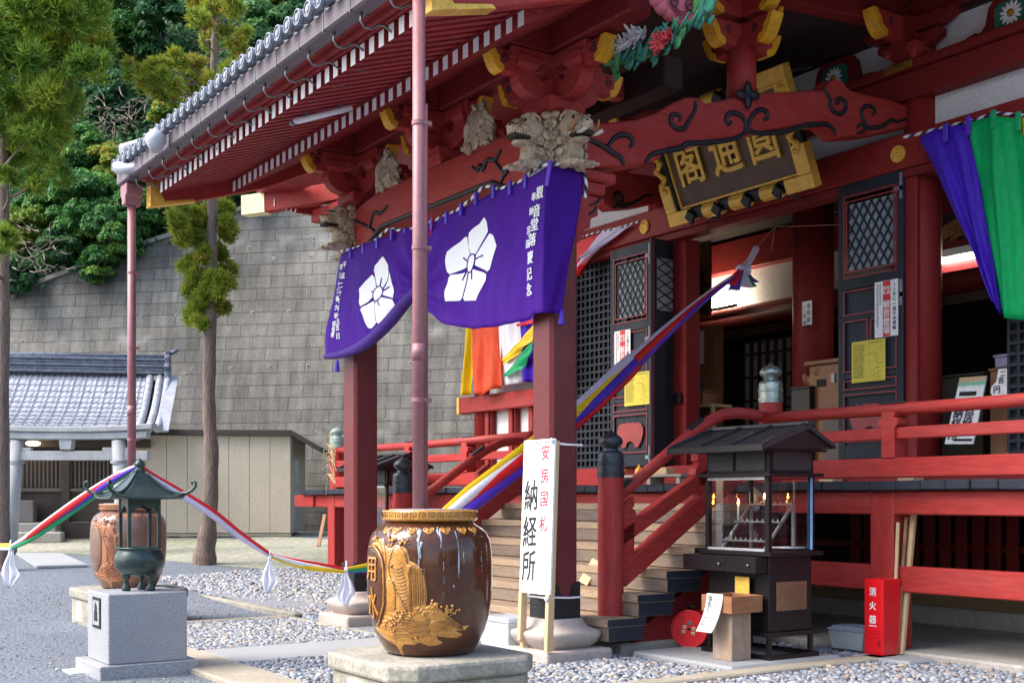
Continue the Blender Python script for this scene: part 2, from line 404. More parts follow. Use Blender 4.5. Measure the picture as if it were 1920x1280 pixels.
# stair
ST = thing('wooden_staircase', 'weathered wooden staircase with black tread ends rising to the temple deck', 'staircase', (-.1, 1.3, 0))
for i in range(6):
    y0 = .30 + .36*i; zt = .385 + .213*i; x0, x1 = -2.5, 2.3
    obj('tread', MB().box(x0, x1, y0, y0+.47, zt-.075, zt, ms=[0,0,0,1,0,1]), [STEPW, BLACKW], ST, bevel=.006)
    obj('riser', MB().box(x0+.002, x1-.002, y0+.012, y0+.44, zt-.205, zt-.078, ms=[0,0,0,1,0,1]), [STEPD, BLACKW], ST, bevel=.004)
obj('stair_skirt', MB().prism([(.75,.12),(2.5,.12),(2.5,1.3),(.75,.22)], (2.05,0,0), (0,1,0), (0,0,1), (.12,0,0)), REDD, ST)
obj('stair_skirt', MB().prism([(.75,.12),(2.5,.12),(2.5,1.3),(.75,.22)], (-2.35,0,0), (0,1,0), (0,0,1), (.12,0,0)), REDD, ST)
obj('stair_base', MB().box(-2.4, 2.2, .55, 2.5, -.1, .14), CONC, ST, bevel=.02)
def stair_rail(x, dz, capm, upper):
    newel(x, .616, .385+ (0 if dz == 0 else 0), 1.705+dz, 2.166+dz, .125, capm, ST)
    pts = [(x,.70,1.52+dz),(x,1.687,2.174+dz),(x,1.9,2.29+dz),(x,2.1,2.37+dz),(x,2.3,2.395+dz),(x,2.55,2.385+dz),(x,2.72,2.36+dz)]
    o = obj('handrail', MB().tube(pts, .06, 12), REDY, ST, smooth=True)
    for t0, t1, u in ((.72,.86,0),(1.62,1.80,1)):
        z0 = 1.52 + (t0-.7)*.663; z1 = 1.52 + (t1-.7)*.663
        obj('black_saddle', MB().bar((x,t0,z0+dz+.062),(x,t1,z1+dz+.062), .08, .02, (0,0,1)), OUTL, o)
    obj('middle_rail', MB().bar((x,.70,1.115+dz),(x,2.78,2.285+dz-.02), .11, .14), REDY, ST, bevel=.008)
    obj('lower_rail', MB().bar((x,.70,.73+dz),(x,2.6,2.0+dz-.02), .13, .19), REDY, ST, bevel=.01)
    for y in (.79, 1.78):
        z = 1.115 + (y-.7)*.563
        pr = [(-.08,-.33),(.08,-.23),(.08,.10),(.12,.14),(.10,.21),(.05,.25),(.08,.26),(.08,.36),(-.08,.25),(-.08,.16),(-.05,.15),(-.10,.09),(-.12,.02),(-.08,-.01)]
        obj('rail_strut', MB().prism([(a, b+z+dz) for a, b in pr], (x-.055,y,0), (0,1,0), (0,0,1), (.11,0,0)), REDY, ST, bevel=.005)
stair_rail(1.95, 0, DARKB, 1); stair_rail(-2.15, -.13, DARKB, 0)
S_PATCH = obj('loose_board', MB().bar((1.02,1.0,.62),(1.10,1.12,.86), .14, .02, (0,1,0)), NEWW); tag(S_PATCH, 'small offcut of fresh board leaning on the wooden steps', 'board')

# front beam between porch columns
def arcx(t): return .10*(1-(2*t-1)**2)
top, bot = [], []
for i in range(25):
    t = i/24; xx = PX[0] + (PX[1]-PX[0])*t
    top.append((xx, 4.93 + .10*min(1, t*6, (1-t)*6) + .02*math.sin(t*math.pi)))
    bot.append((xx, 4.42 + .19*min(1, max(0, (min(t,1-t)-.10)*9))))
fb = part('rainbow_beam', MB().prism(bot + top[::-1], (0,-.15,0), (1,0,0), (0,0,1), (0,.30,0)), RED, bevel=.025, seg=2)
obj('black_edging', MB().tube([(a, -.155, b+.012) for a, b in bot[3:-3]], .028, 8), OUTL, fb, smooth=True)
def scroll(name, pix, parent, plane, val, r=.022, m=OUTL, taper=True):
    pts = [(onX if plane == 'x' else onY)(u, v, val) for u, v in pix]
    # smooth the polyline
    P = []
    for i in range(len(pts)-1):
        p0 = pts[max(i-1,0)]; p1 = pts[i]; p2 = pts[i+1]; p3 = pts[min(i+2,len(pts)-1)]
        for s_ in range(4):
            t = s_/4
            P.append(.5*((2*p1)+(p2-p0)*t+(2*p0-5*p1+4*p2-p3)*t*t+(3*p1-p0-3*p2+p3)*t**3))
    P.append(pts[-1]); n = len(P)
    rs = [r*(.35+.65*math.sin(math.pi*(.12+.8*i/(n-1)))) if taper else r for i in range(n)]
    obj(name, MB().tube(P, rs, 8), m, parent, smooth=True)
scroll('black_scroll', [(885,313),(895,320),(900,310),(906,318),(914,300),(928,300),(938,285),(937,283)], fb, 'y', -.155, .025)
scroll('black_scroll', [(928,302),(940,318),(952,320),(945,330),(938,345)], fb, 'y', -.155, .025)
scroll('black_scroll', [(663,412),(680,420),(693,424),(700,400),(712,400),(722,392),(726,385)], fb, 'y', -.155, .022)
scroll('black_scroll', [(690,424),(700,432),(707,440)], fb, 'y', -.155, .022)

# curved side beams running back to the hall
topP = [(.12,5.00),(.525,5.083),(.9,5.18),(1.15,5.29),(1.35,5.42),(1.55,5.52),(1.72,5.545),(1.8,5.50),(2.489,5.737),(3.301,5.92),(3.55,5.97),(3.70,6.12),(3.85,6.14),(3.98,6.06),(4.173,6.056),(4.7,6.08),(5.0,6.07),(5.14,6.0)]
botP = [(5.12,5.88),(5.02,5.82),(4.3,5.60),(3.817,5.50),(3.72,5.55),(3.6,5.60),(3.301,5.553),(2.489,5.316),(2.2,5.21),(1.95,5.15),(1.733,5.07),(1.5,5.02),(1.3,4.97),(1.2,4.86),(1.094,4.79),(.689,4.68),(.12,4.58)]
for x in PX:
    eb = part('curved_side_beam', MB().prism(topP + botP, (x-.13,0,0), (0,1,0), (0,0,1), (.26,0,0)), REDY, bevel=.03, seg=2)
    if x > 0:
        X2 = x + .135
        scroll('black_edging', [(1210,305),(1222,290),(1245,284),(1278,278),(1288,270),(1330,267),(1370,262),(1395,250),(1400,237)], eb, 'x', X2, .03)
        scroll('black_edging', [(1398,240),(1420,250),(1470,247),(1510,236),(1545,233),(1560,240),(1566,253)], eb, 'x', X2, .03)
        scroll('black_scroll', [(1395,250),(1398,235),(1392,220),(1378,212),(1366,214),(1361,226),(1366,233),(1372,228)], eb, 'x', X2, .028)
        scroll('black_scroll', [(1402,250),(1404,232),(1412,215),(1425,206),(1437,210),(1438,222),(1431,224)], eb, 'x', X2, .028)
        scroll('black_scroll', [(1303,190),(1304,203),(1297,218),(1290,228),(1284,240),(1270,242),(1258,231),(1259,217),(1269,215),(1276,220),(1274,228)], eb, 'x', X2, .026)
        scroll('black_scroll', [(1104,263),(1118,268),(1135,277),(1150,288),(1163,296),(1170,310)], eb, 'x', X2, .03)
        scroll('black_scroll', [(1137,278),(1147,265),(1158,255),(1172,253),(1184,260),(1186,270),(1180,277)], eb, 'x', X2, .028)
        scroll('black_scroll', [(1545,163),(1549,175),(1556,185),(1556,200),(1566,212),(1580,212),(1586,198),(1579,186),(1569,187),(1567,195),(1573,193)], eb, 'x', X2, .026)
        scroll('black_scroll', [(1606,250),(1618,247),(1623,240),(1635,240),(1655,237),(1670,226),(1684,228),(1700,222)], eb, 'x', X2, .026)
        scroll('black_scroll', [(1628,240),(1618,225),(1615,210),(1622,200),(1634,200),(1641,210),(1634,216)], eb, 'x', X2, .026)
        scroll('black_scroll', [(1622,243),(1618,235),(1610,235),(1607,242)], eb, 'x', X2, .02)
        for du, dv, rx, ry in ((0,-11,.05,.085),(0,11,.05,.085),(-11,0,.085,.05),(11,0,.085,.05)):
            c = onX(1403+du, 178+dv, X2+.035); obj('black_crest', MB().ball(c, .03, rx, ry, 12), OUTL, eb, smooth=True)
        part('capital_block', MB().box(x-.16, x+.16, .165, .62, 4.50, 4.60).box(x-.12, x+.12, .165, .52, 4.38, 4.50), RED, bevel=.02)
        cb = part('corner_brace', MB().prism([(.165,4.38),(.54,4.38),(.53,4.31),(.46,4.28),(.47,4.20),(.38,4.16),(.37,4.07),(.29,4.04),(.28,3.96),(.165,3.88)], (x-.07,0,0), (0,1,0), (0,0,1), (.14,0,0)), RED, bevel=.012)
        scroll('black_scroll', [(1105,385),(1118,380),(1126,372),(1120,362),(1112,365)], cb, 'x', x+.075, .014)
        scroll('black_scroll', [(1112,345),(1120,338),(1126,345),(1124,352)], cb, 'x', x+.075, .014)
        scroll('black_scroll', [(1104,402),(1115,395),(1118,386)], cb, 'x', x+.075, .014)
    else:
        scroll('black_scroll', [(1150,390),(1160,383),(1168,372),(1160,362),(1152,366),(1153,375),(1172,384),(1190,380),(1208,368),(1222,366)], eb, 'x', x+.135, .03)
        scroll('black_scroll', [(1160,388),(1172,388),(1180,383)], eb, 'x', x+.135, .022)

# bracket sets
def nose(parent, p, d, L=.34, h=.22, wd=.13, gold=True):
    p = V(p); d = V(d).normalized(); sd_ = V((-d.y, d.x, 0))
    cv = [(L*.42,0),(L*.54,-h*.03),(L*.66,h*.02),(L*.76,h*.13),(L*.84,h*.32),(L*.92,h*.58),(L*.97,h*.80),(L*1.04,h)]
    n = obj('beam_nose', MB().prism([(0,0)] + cv + [(0,h)], p - sd_*(wd/2), d, (0,0,1), sd_*wd), RED, parent, bevel=.006)
    if gold:
        g = .050; inn = [(L*1.04-g*1.2,h+.004),(L*.95-g,h*.80),(L*.88-g*1.2,h*.62),(L*.80-g*.8,h*.36),(L*.70-g*1.1,h*.24),(L*.60-g*.6,h*.10)]
        out = [(a+.012, b-.012) for a, b in cv[1:]]; out[-1] = (L*1.02+.012, h+.004)
        obj('golden_tip', MB().prism(inn[::-1] + out[::-1], p - sd_*(wd/2+.010), d, (0,0,1), sd_*(wd+.020)), GOLDP, n, bevel=.005)
    for s in (-1, 1):
        sp = SPIRAL(L*.44, h*.60, .010, .046, 0, 1.3, 14)
        obj('black_spiral', MB().tube([p + d*a + V((0,0,b)) + sd_*(s*(wd/2+.002)) for a, b in sp] , .008, 5), OUTL, n, smooth=True)
def arm(parent, c, d, L, z, h=.17, wd=.15):
    d = V(d); sd_ = V((-d.y, d.x, 0)); q = min(h*.8, .18)
    half = [(0,0),(L-q*1.5,0)] + [(L-q*1.5+q*1.5*math.sin(t), q-q*math.cos(t)) for t in (.3,.6,.9,1.2,1.57)] + [(L,h),(L-.20,h),(L-.225,h*.80),(L-.28,h*.72),(L-.33,h*.80),(L-.355,h)]
    pr = half + [(-a,b) for a, b in half[::-1]]
    pr = [p_ for i_, p_ in enumerate(pr) if i_ == 0 or p_ != pr[i_-1]]
    obj('bracket_arm', MB().prism(pr[1:] if pr[0] == pr[-1] else pr, V((c[0],c[1],z)) - sd_*(wd/2), d, (0,0,1), sd_*wd), RED, parent, bevel=.008)
def block(parent, c, z, a, b, h, name='bearing_block'):
    x, y = c; q = MB(); rows = []
    for hw, zz in ((a,0),(a*1.02,h*.15),(a*1.15,h*.30),(b,h*.48),(b,h)):
        rows.append([(x-hw,y-hw,z+zz),(x+hw,y-hw,z+zz),(x+hw,y+hw,z+zz),(x-hw,y+hw,z+zz),(x-hw,y-hw,z+zz)])
    q.grid(rows); q.add([r for r in rows[-1][:4]], [(0,1,2,3)]); q.add([r for r in rows[0][:4]], [(3,2,1,0)])
    obj(name, q, RED, parent, bevel=.006)
def bracket(x, y, z0, zk=5.62):
    b = part('bracket_set', MB().box(x-.07, x+.07, y-.07, y+.07, z0, zk), RED)
    block(b, (x,y), z0, .13, .205, .19)
    arm(b, (x,y), (1,0,0), .50, z0+.17, .25, .15); arm(b, (x,y), (0,1,0), .47, z0+.172, .25, .15)
    for dx, dy in ((.40,0),(-.40,0),(0,-.37),(0,.37)):
        block(b, (x+dx,y+dy), z0+.40, .085, .115, .13)
    zt = 5.37
    obj('bracket_plank', MB().box(x-.58, x+.58, y-.085, y+.085, 5.50, 5.615), RED, b, bevel=.008)
    obj('bracket_plank', MB().box(x-.085, x+.085, y-.55, y+.5, 5.503, 5.612), RED, b, bevel=.008)
    nose(b, (x,y-.46,zt), (0,-1,0), .30, .19, .12); nose(b, (x+.52,y,zt+.02), (1,0,0), .30, .19, .12)
    nose(b, (x,y+.45,zt), (0,1,0), .3, .2); nose(b, (x-.52,y,zt), (-1,0,0), .33)
    return b
bracket(PX[1], 0, 5.0); bracket(-.1, 0, 5.02); bracket(PX[0], 0, 4.97)
part('eaves_purlin', MB().box(-3.15, 3.12, -.13, .13, 5.625, 5.95), REDD, bevel=.02)
for x in (PX[0], -.1, PX[1]):
    part('cantilever_block', MB().prism([(-.75,5.62),(-.13,5.62),(-.13,5.92),(-.9,5.78)], (x-.1,0,0), (0,1,0), (0,0,1), (.2,0,0)), REDD, bevel=.01)
# frog leg struts with carved figures
def carving_cluster(name, parent, c, w_, h_, n, m, seed):
    q = MB(); r_ = random.Random(seed)
    for i in range(n):
        a = r_.uniform(-1,1); b = r_.uniform(0,1)
        if abs(a) > 1 - b*.75: continue
        s_ = r_.uniform(.014,.036)
        q.ball((c[0]+a*w_, c[1]+r_.uniform(-.06,.02), c[2]+b*h_), s_*r_.uniform(.7,1.5), s_, s_*r_.uniform(.8,2.2), 8, rot=Matrix.Rotation(r_.uniform(-1,1),3,'Y'))
    for i in range(n):
        a0 = r_.uniform(-1,1); b0 = r_.uniform(0,.5)
        pts = [(c[0]+a0*w_*(1-k_*.2), c[1]-.03-.02*math.sin(k_), c[2]+(b0+k_*.12)*h_+.02*math.sin(k_*2+i)) for k_ in range(5)]
        q.tube(pts, [.012,.018,.017,.012,.004], 6)
    return obj(name, q, m, parent, smooth=True)
for x, s_ in ((.80, 1), (-1.13, 2), (2.6, 5)):
    if s_ == 5: continue
    kb = part('frog_leg_strut', MB().prism([(-.5,5.0),(.5,5.0),(.46,5.06),(.38,5.07),(.33,5.14),(.2,5.17),(.12,5.3),(-.12,5.3),(-.2,5.17),(-.33,5.14),(-.38,5.07),(-.46,5.06)], (x,-.09,0), (1,0,0), (0,0,1), (0,.14,0)), RED, bevel=.008)
    carving_cluster('carved_figures', kb, (x,-.12,5.04), .28, .42, 190, WOODP, s_)

# rafters and boards of the porch roof
xs = np.linspace(-3.12, 3.06, 38)
for x in xs:
    def rafter(y0, z0, y1, m_, h=.130, wd=.086):
        dy = y1-y0; z1 = z0 + m_*dy
        q = MB(); vs = [(x-wd/2,y0,z0),(x+wd/2,y0,z0),(x+wd/2,y1,z1),(x-wd/2,y1,z1),(x-wd/2,y0,z0+h),(x+wd/2,y0,z0+h),(x+wd/2,y1,z1+h),(x-wd/2,y1,z1+h)]
        n_ = len(q.v); q.v += vs
        for f_, mm in (((0,3,2,1),0),((4,5,6,7),0),((0,1,5,4),1),((1,2,6,5),0),((2,3,7,6),0),((3,0,4,7),0)): q.f.append(list(f_)); q.m.append(mm)
        return q
    part('flying_rafter', rafter(-2.10, 5.125, -.75, .33), [RAFT, WHITE])
    part('base_rafter', rafter(-1.20, 5.27, 1.6, .56), [RAFT, WHITE])
def slab(name, x0, x1, prof, th, m, **k):
    pl = list(prof) + [(y, z+th) for y, z in prof[::-1]]
    return part(name, MB().prism(pl, (x0,0,0), (0,1,0), (0,0,1), (x1-x0,0,0)), m, **k)
slab('soffit_board', -3.2, 3.15, [(-2.16,5.245),(-.75,5.705)], .03, RAFT)
slab('soffit_board', -3.2, 3.15, [(-1.2,5.39),(1.6,6.958),(5.0,8.6)], .03, RAFT)
part('eave_batten', MB().box(-3.2, 3.15, -1.17, -1.05, 5.39, 5.425), RAFT)
slab('eave_fascia', -3.3, 3.25, [(-2.22,5.245),(-2.0,5.32)], .09, RAFT)
part('eave_fascia', MB().box(-3.45, 3.35, -2.30, -2.14, 5.30, 5.37).box(-3.5, 3.4, -2.38, -2.2, 5.375, 5.44), RAFT, bevel=.012)
roof = slab('roof', -3.6, 3.5, [(-2.40,5.37),(-1.2,5.80),(0,6.45),(2,7.65),(5.2,9.4)], .14, TILE)
for i, x in enumerate(np.arange(-3.62, 3.6, .205)):
    pts = [(x,-2.50,5.495),(x,-2.0,5.68),(x,-1.2,5.98),(x,0,6.60)]
    t = obj('roof_tile_row', MB().tube(pts, .060, 10), TILE, roof, smooth=True); smooth_by_angle(t, 50)
    q = MB(); q.lathe([(.068,0),(.068,.03),(.056,.032),(.058,.02),(.035,.02),(.03,.032),(.001,.034)], (0,0,0), 16)
    q.v = [(x+a, -2.50-c, 5.495+b) for a, b, c in q.v]
    obj('tile_end', q, TILE, roof, smooth=False)
RE_ = onY(243,316,-2.46); RF_ = RE_ + V((-.16,-.10,.03))
part('ridge_end_tile', MB().tube([RE_ + V((.25,.2,.0)), RE_, RF_], [.055,.062,.072], 16), mat('pale ridge tile', (.42,.45,.50), .45, .1, 4, metal=.1), smooth=True)
part('corner_finial', MB().lathe([(.04,-.10),(.08,-.05),(.112,.02),(.10,.08),(.055,.125),(.016,.155),(.004,.17)], onY(292,268,-2.58), 18), MATS['pale ridge tile'], smooth=True)
part('descending_ridge', MB().tube([(-3.45,-2.45,5.60),(-3.45,-1.2,6.15),(-3.45,0.2,6.9)], .12, 10), TILE, smooth=True)
# gutter with joints and hooks
gq = part('gutter', MB().prism([(-2.44,5.44),(-2.44,5.30),(-2.42,5.285),(-2.30,5.285),(-2.28,5.30),(-2.28,5.44),(-2.30,5.44),(-2.30,5.31),(-2.42,5.31),(-2.42,5.44)], (-3.75,0,0), (0,1,0), (0,0,1), (7.35,0,0)), GUTTER)
for i, x in enumerate(np.arange(-3.25, 3.5, .48)):
    obj('gutter_joint', MB().box(x, x+.012, -2.445, -2.275, 5.282, 5.442), STEEL, gq)
    pts = [(x+.05,-2.36,5.283),(x+.05,-2.37,5.22),(x+.05,-2.34,5.175),(x+.05,-2.28,5.17),(x+.05,-2.22,5.215),(x+.05,-2.17,5.225),(x+.05,-2.1,5.19),(x+.05,-1.9,5.21),(x+.05,-1.8,5.24)]
    obj('gutter_hook', MB().tube(pts, .011, 6), STEEL, gq, smooth=True)
for u in (790, 250):
    p = onY(u, 600, -2.30); x = p.x
    zb = 1.36
    if u == 790:
        pq = MB().tube([(x,-2.32,zb),(x,-2.32,5.2)], .047, 16)
    else:
        pq = MB().tube([(x,-2.32,zb),(x,-2.32,5.1)], .050, 16)
    dp = part('downpipe', pq, PINKP, smooth=True)
    hz_ = .16 if u == 790 else 0
    obj('rain_head', MB().prism([(a_, b_+hz_*(b_ < 5.2)) for a_, b_ in [(-.06,5.02),(.06,5.02),(.075,5.10),(.12,5.14),(.12,5.27),(-.12,5.27),(-.12,5.14),(-.075,5.10)]], (x,-2.42,0), (1,0,0), (0,0,1), (0,.2,0)), PINKP, dp, bevel=.01)
    for zs_ in (2.2,3.3,4.2): obj('pipe_strap', MB().tube([(x,-2.32,zs_),(x,-2.32,zs_+.03)], .053, 16).box(x+.01,x+.05,-2.33,-2.24,zs_,zs_+.028), PINKP, dp)
    obj('pipe_joint', MB().tube([(x,-2.32,2.5),(x,-2.32,2.62)], .052, 16), PINKP, dp, smooth=True)
    if u == 790: obj('support_pole', MB().tube([(x+.030,-2.285,zb),(x+.030,-2.285,4.35)], .020, 10), mat('dull maroon pole', (.20,.06,.07), .5), dp, smooth=True)
# bargeboards
def barge(x0, x1, dz):
    prof = [(a_, b_+dz) for a_, b_ in [(-2.17,4.985),(-1.6,5.13),(-.7,5.42),(.5,6.0),(2,6.9),(5,8.7)]]
    th = .34
    b = slab('bargeboard', x0, x1, prof, th, RED, bevel=.012)
    g = MB().prism([(a_, b_+dz) for a_, b_ in [(-2.19,4.972),(-1.62,5.115),(-1.66,5.145),(-2.0,5.07),(-2.06,5.16),(-2.0,5.22),(-2.07,5.28),(-2.03,5.35),(-2.19,5.33)]], (x0-.012,0,0), (0,1,0), (0,0,1), (x1-x0+.024,0,0))
    obj('gilt_end_cap', g, GOLD, b, bevel=.006)
    return b
barge(-3.40, -3.28, 0); be = barge(3.22, 3.34, .10)
# pink pendant under the east bargeboard and painted peony carving
PINKC = mat('pink carving paint', (.52,.10,.13), .5, .15, 6, bump=.1)
gg = MB()
c0 = onX(1270, 20, 3.36)
for k_ in range(9):
    a = math.pi*(1.02 + .96*k_/8); r = .20
    gg.ball(c0 + V((0, math.cos(a)*r*1.25, math.sin(a)*r*.75+.10)), .05, .085, .075, 12)
gg.ball(c0 + V((0,0,.06)), .045, .17, .16, 16)
peg = part('gable_pendant', gg, PINKC, smooth=True)
for cy, cz, s_ in ((-.20,.10,1),(.20,.10,-1),(-.09,.04,1),(.10,.04,-1)):
    obj('black_spiral', MB().tube([c0 + V((.055, cy+a*s_, cz+b)) for a, b in SPIRAL(0,0,.012,.065,0,1.4,16)], .008, 5), OUTL, peg, smooth=True)
for k_ in range(3):
    obj('petal_line', MB().tube([c0 + V((.05+.002*k_, a, -.03-.025*k_ + abs(a)**1.5*1.6)) for a in np.linspace(-.12,.12,9)], .006, 5), mat('dark pink line', (.25,.03,.05), .6), peg)
TEAL = mat('jade green paint', (.030,.20,.145), .5, .25, 6, bump=.1)
LEAFG = mat('leaf green paint', (.05,.22,.08), .5, .25, 6, bump=.1)
GREYP = mat('grey white petal paint', (.48,.44,.44), .6, .15, 8, bump=.1)
REDP = mat('bright red petal paint', (.50,.015,.022), .5, .25, 12, c2=(.60,.25,.25), c2amt=.2, bump=.1)
def leafshape(mb, c, dirv, upv, L, W, nrm, curl=.25):
    dirv, upv, nrm = V(dirv).normalized(), V(upv).normalized(), V(nrm).normalized()
    rows = []
    for i in range(8):
        t = i/7; hw = W*math.sin(math.pi*min(1, t*.9+.08))**.8*(1+.25*math.cos(t*14))
        rows.append([V(c) + dirv*(L*t) + upv*(hw*s_) + nrm*(curl*L*(t*t)*.4 + .25*W*(1-abs(s_)) ) for s_ in (-1,-.5,0,.5,1)])
    mb.grid(rows)
pc = part('peony_carving', MB().tube(smoothpath_([onY(u, v, .08) for u, v in ((1135,120),(1180,112),(1225,98),(1262,68),(1322,25))]), .028, 6), LEAFG, smooth=True)
rr = random.Random(11)
for k_ in range(46):
    t = rr.random(); u = 1140 + 185*t; v = 122 - 30*t - 70*t*t + rr.gauss(0, 9); c = onY(u, v, .04 + rr.uniform(-.05,.05))
    a = rr.uniform(-.9, 1.3); q = MB(); leafshape(q, c, V((math.cos(a),-.12,math.sin(a))), V((-math.sin(a),0,math.cos(a))), rr.uniform(.12,.20), rr.uniform(.035,.055), (0,-1,.25), .5)
    obj('leaf', q, (TEAL, TEAL, LEAFG)[k_ % 3], pc, smooth=True, thick=.010)
for k_ in range(8):
    c = onY(1150+20*k_, 120-9*k_, .02); obj('stem', MB().tube([c, c + V((.10,-.03,.05)), c + V((.17,-.02,.13))], [.018,.015,.008], 6), TEAL, pc, smooth=True)
for (u, v, m_, R_) in ((1192,76,GREYP,.125),(1176,86,GREYP,.09),(1208,66,GREYP,.08),(1246,80,REDP,.11),(1238,88,REDP,.08),(1258,68,REDP,.07)):
    q = MB(); c = onY(u, v, -.02)
    for k_ in range(20):
        a = k_/20*6.28 + rr.uniform(-.3,.3); L = R_*rr.uniform(.6,1.15)
        leafshape(q, c + V((0,rr.uniform(-.05,.02),0)), V((math.cos(a),-.35,math.sin(a)*.8)), V((-math.sin(a),0,math.cos(a))), L, R_*.16, (0,-1,0), .6)
    obj('peony_flower', q, m_, pc, smooth=True, thick=.008)

# carved lion heads at the column tops
def lion(name, c, d, s, parent, tusk=False):
    c = V(c); d = V(d).normalized(); sd_ = V((-d.y, d.x, 0)); up = V((0,0,1))
    rot = Matrix((d, sd_, up)).transposed()
    P = lambda a, b, e: c + d*(a*s) + sd_*(b*s) + up*(e*s)
    q = MB(); r_ = random.Random(5)
    def bl(a, b, e, rx, ry, rz, n=16): q.ball(P(a,b,e), rx*s, ry*s, rz*s, n, rot=rot)
    bl(-.10,0,.20,.26,.21,.26); bl(.12,0,.24,.22,.20,.18); bl(.30,0,.22,.17,.15,.085); bl(.42,0,.215,.085,.13,.07); bl(.27,0,.035,.17,.13,.05)
    bl(.485,0,.245,.04,.08,.04); bl(.06,0,-.10,.22,.18,.18); bl(-.14,0,-.08,.22,.21,.26)
    for b in (-1, 1):
        bl(.25,.10*b,.335,.055,.05,.05); bl(.22,.12*b,.385,.12,.05,.035); bl(-.02,.20*b,.43,.10,.04,.06); bl(.38,.11*b,.175,.07,.045,.045)
        bl(.16,.13*b,-.26,.20,.065,.07); bl(.36,.13*b,-.29,.09,.07,.05)
        for k_ in range(4): bl(.44,(.13+(k_-1.5)*.04)*b,-.30,.045,.016,.028, 8)
    o = obj(name, q, WOODP, parent, smooth=True)
    rm = o.modifiers.new('remesh', 'REMESH'); rm.mode = 'VOXEL'; rm.voxel_size = .010; rm.use_smooth_shade = True
    tx = bpy.data.textures.get('carve') or bpy.data.textures.new('carve', 'CLOUDS'); tx.noise_scale = .035; tx.noise_depth = 2
    dm = o.modifiers.new('carve', 'DISPLACE'); dm.texture = tx; dm.strength = .018; dm.mid_level = .5; dm.texture_coords = 'LOCAL'
    DK = mat('dark carved recess', (.035,.022,.014), .8, .3, 9)
    obj('open_mouth', MB().obox(P(.33,0,.115), d*(.14*s), sd_*(.125*s), up*(.030*s)), DK, o, bevel=.01)
    for b in (-1, 1):
        for k_ in range(6): obj('tooth', MB().ball(P(.22+.045*k_, .118*b, .135), .012*s, .012*s, .024*s, 6), mat('ivory', (.70,.64,.54), .5), o, smooth=True)
        obj('eye', MB().ball(P(.30,.125*b,.335), .026*s, .02*s, .026*s, 10), DK, o, smooth=True)
        obj('nostril', MB().ball(P(.515,.05*b,.25), .016*s, .02*s, .015*s, 8), DK, o, smooth=True)
        sp0 = [(-.02,.30,.070),(-.13,.34,.065),(-.24,.36,.05),(-.02,.14,.065),(-.14,.19,.068),(-.26,.22,.055),(.0,.0,.055),(-.13,.05,.065),(-.25,.07,.06),(-.08,-.09,.06),(-.20,-.08,.058),(-.26,-.20,.05),(-.12,-.22,.055),(.10,.05,.045),(.10,-.10,.05)]
        for k_, (a, e, rr_) in enumerate(sp0):
            sp = SPIRAL(0,0,.010,rr_,a*9+k_,1.7,18)
            obj('mane_curl', MB().tube([P(a+x_, (.235-.012*i_/18 - .22*max(0,a-.0)*.3)*b, e+y_) for i_, (x_, y_) in enumerate(sp)], [.015*s+.012*s*i_/18 for i_ in range(19)], 6), WOODP, o, smooth=True)
        for k_ in range(5):
            e = .02-.055*k_; obj('chest_fold', MB().tube([P(.20,.02*b,e-.06),P(.19,.09*b,e-.05),P(.12,.17*b,e-.01)], .014*s, 6), WOODP, o, smooth=True)
        obj('brow_curl', MB().tube([P(.36,.12*b,.375),P(.28,.15*b,.41),P(.18,.17*b,.42),P(.10,.18*b,.39),P(.08,.18*b,.34),P(.12,.18*b,.32)], [.012*s,.02*s,.024*s,.02*s,.016*s,.01*s], 8), WOODP, o, smooth=True)
    for k_ in range(5): obj('front_curl', MB().tube([P(.02+.20-.0, a_+(k_-2)*.085, .40+b_) for a_, b_ in SPIRAL(0,0,.008,.045,k_,1.5,14)], .011*s, 6), WOODP, o, smooth=True)
    if tusk:
        for b in (-1, 1):
            obj('tusk', MB().tube([P(.24,.15*b,.18),P(.34,.19*b,.17),P(.43,.20*b,.23),P(.47,.19*b,.31)], [.030*s,.032*s,.024*s,.010*s], 8), mat('tawny horn', (.45,.20,.08), .5), o, smooth=True)
            obj('ivory_tusk', MB().tube([P(.36,.10*b,.12),P(.48,.13*b,.09),P(.60,.14*b,.11)], [.026*s,.024*s,.030*s], 8), mat('ivory', (.70,.64,.54), .5), o, smooth=True)
    return o
lion('lion_head_carving', (1.885,-.20,4.74), (0,-1,0), .645, H)
lion('elephant_head_carving', (2.08,.0,4.735), (1,0,0), .665, H, True)
lion('lion_head_carving', (-2.09,-.20,4.69), (0,-1,0), .645, H)
lion('elephant_head_carving', (-2.29,.0,4.69), (-1,0,0), .72, H, True)

# --- hall front wall
for x in FC:
    part('hall_column', MB().lathe([(.21,0),(.21,5.2)], (x,5.15,1.67), 28), FRED, smooth=True)
def nageshi(z0, z1, y0, m=FRED): return part('tie_beam', MB().box(-7.5, 7.3, y0, 5.18, z0, z1), m, bevel=.015)
nageshi(5.30, 5.70, 4.82, FRED); part('tie_beam', MB().box(-7.5, 7.3, 4.86, 5.1, 5.20, 5.297), REDD, bevel=.01)
nageshi(6.11, 6.42, 4.90, REDD); part('tie_beam', MB().box(-7.5, 7.3, 4.82, 5.18, 6.423, 6.52), REDD, bevel=.012)
part('sill_beam', MB().box(-7.5, 7.3, 4.80, 5.1, 1.67, 1.97), FRED, bevel=.012)
part('plaster_panel', MB().box(-7.3, 7.1, 5.10, 5.14, 5.69, 6.12), PLASTER)
part('plaster_panel', MB().box(-7.3, 7.1, 5.10, 5.14, 6.50, 6.95), PLASTER)
part('upper_wall', MB().box(-7.3, 7.1, 5.0, 5.14, 6.95, 8.6), mat('shade toned eave timber', (.028,.010,.010), .8))
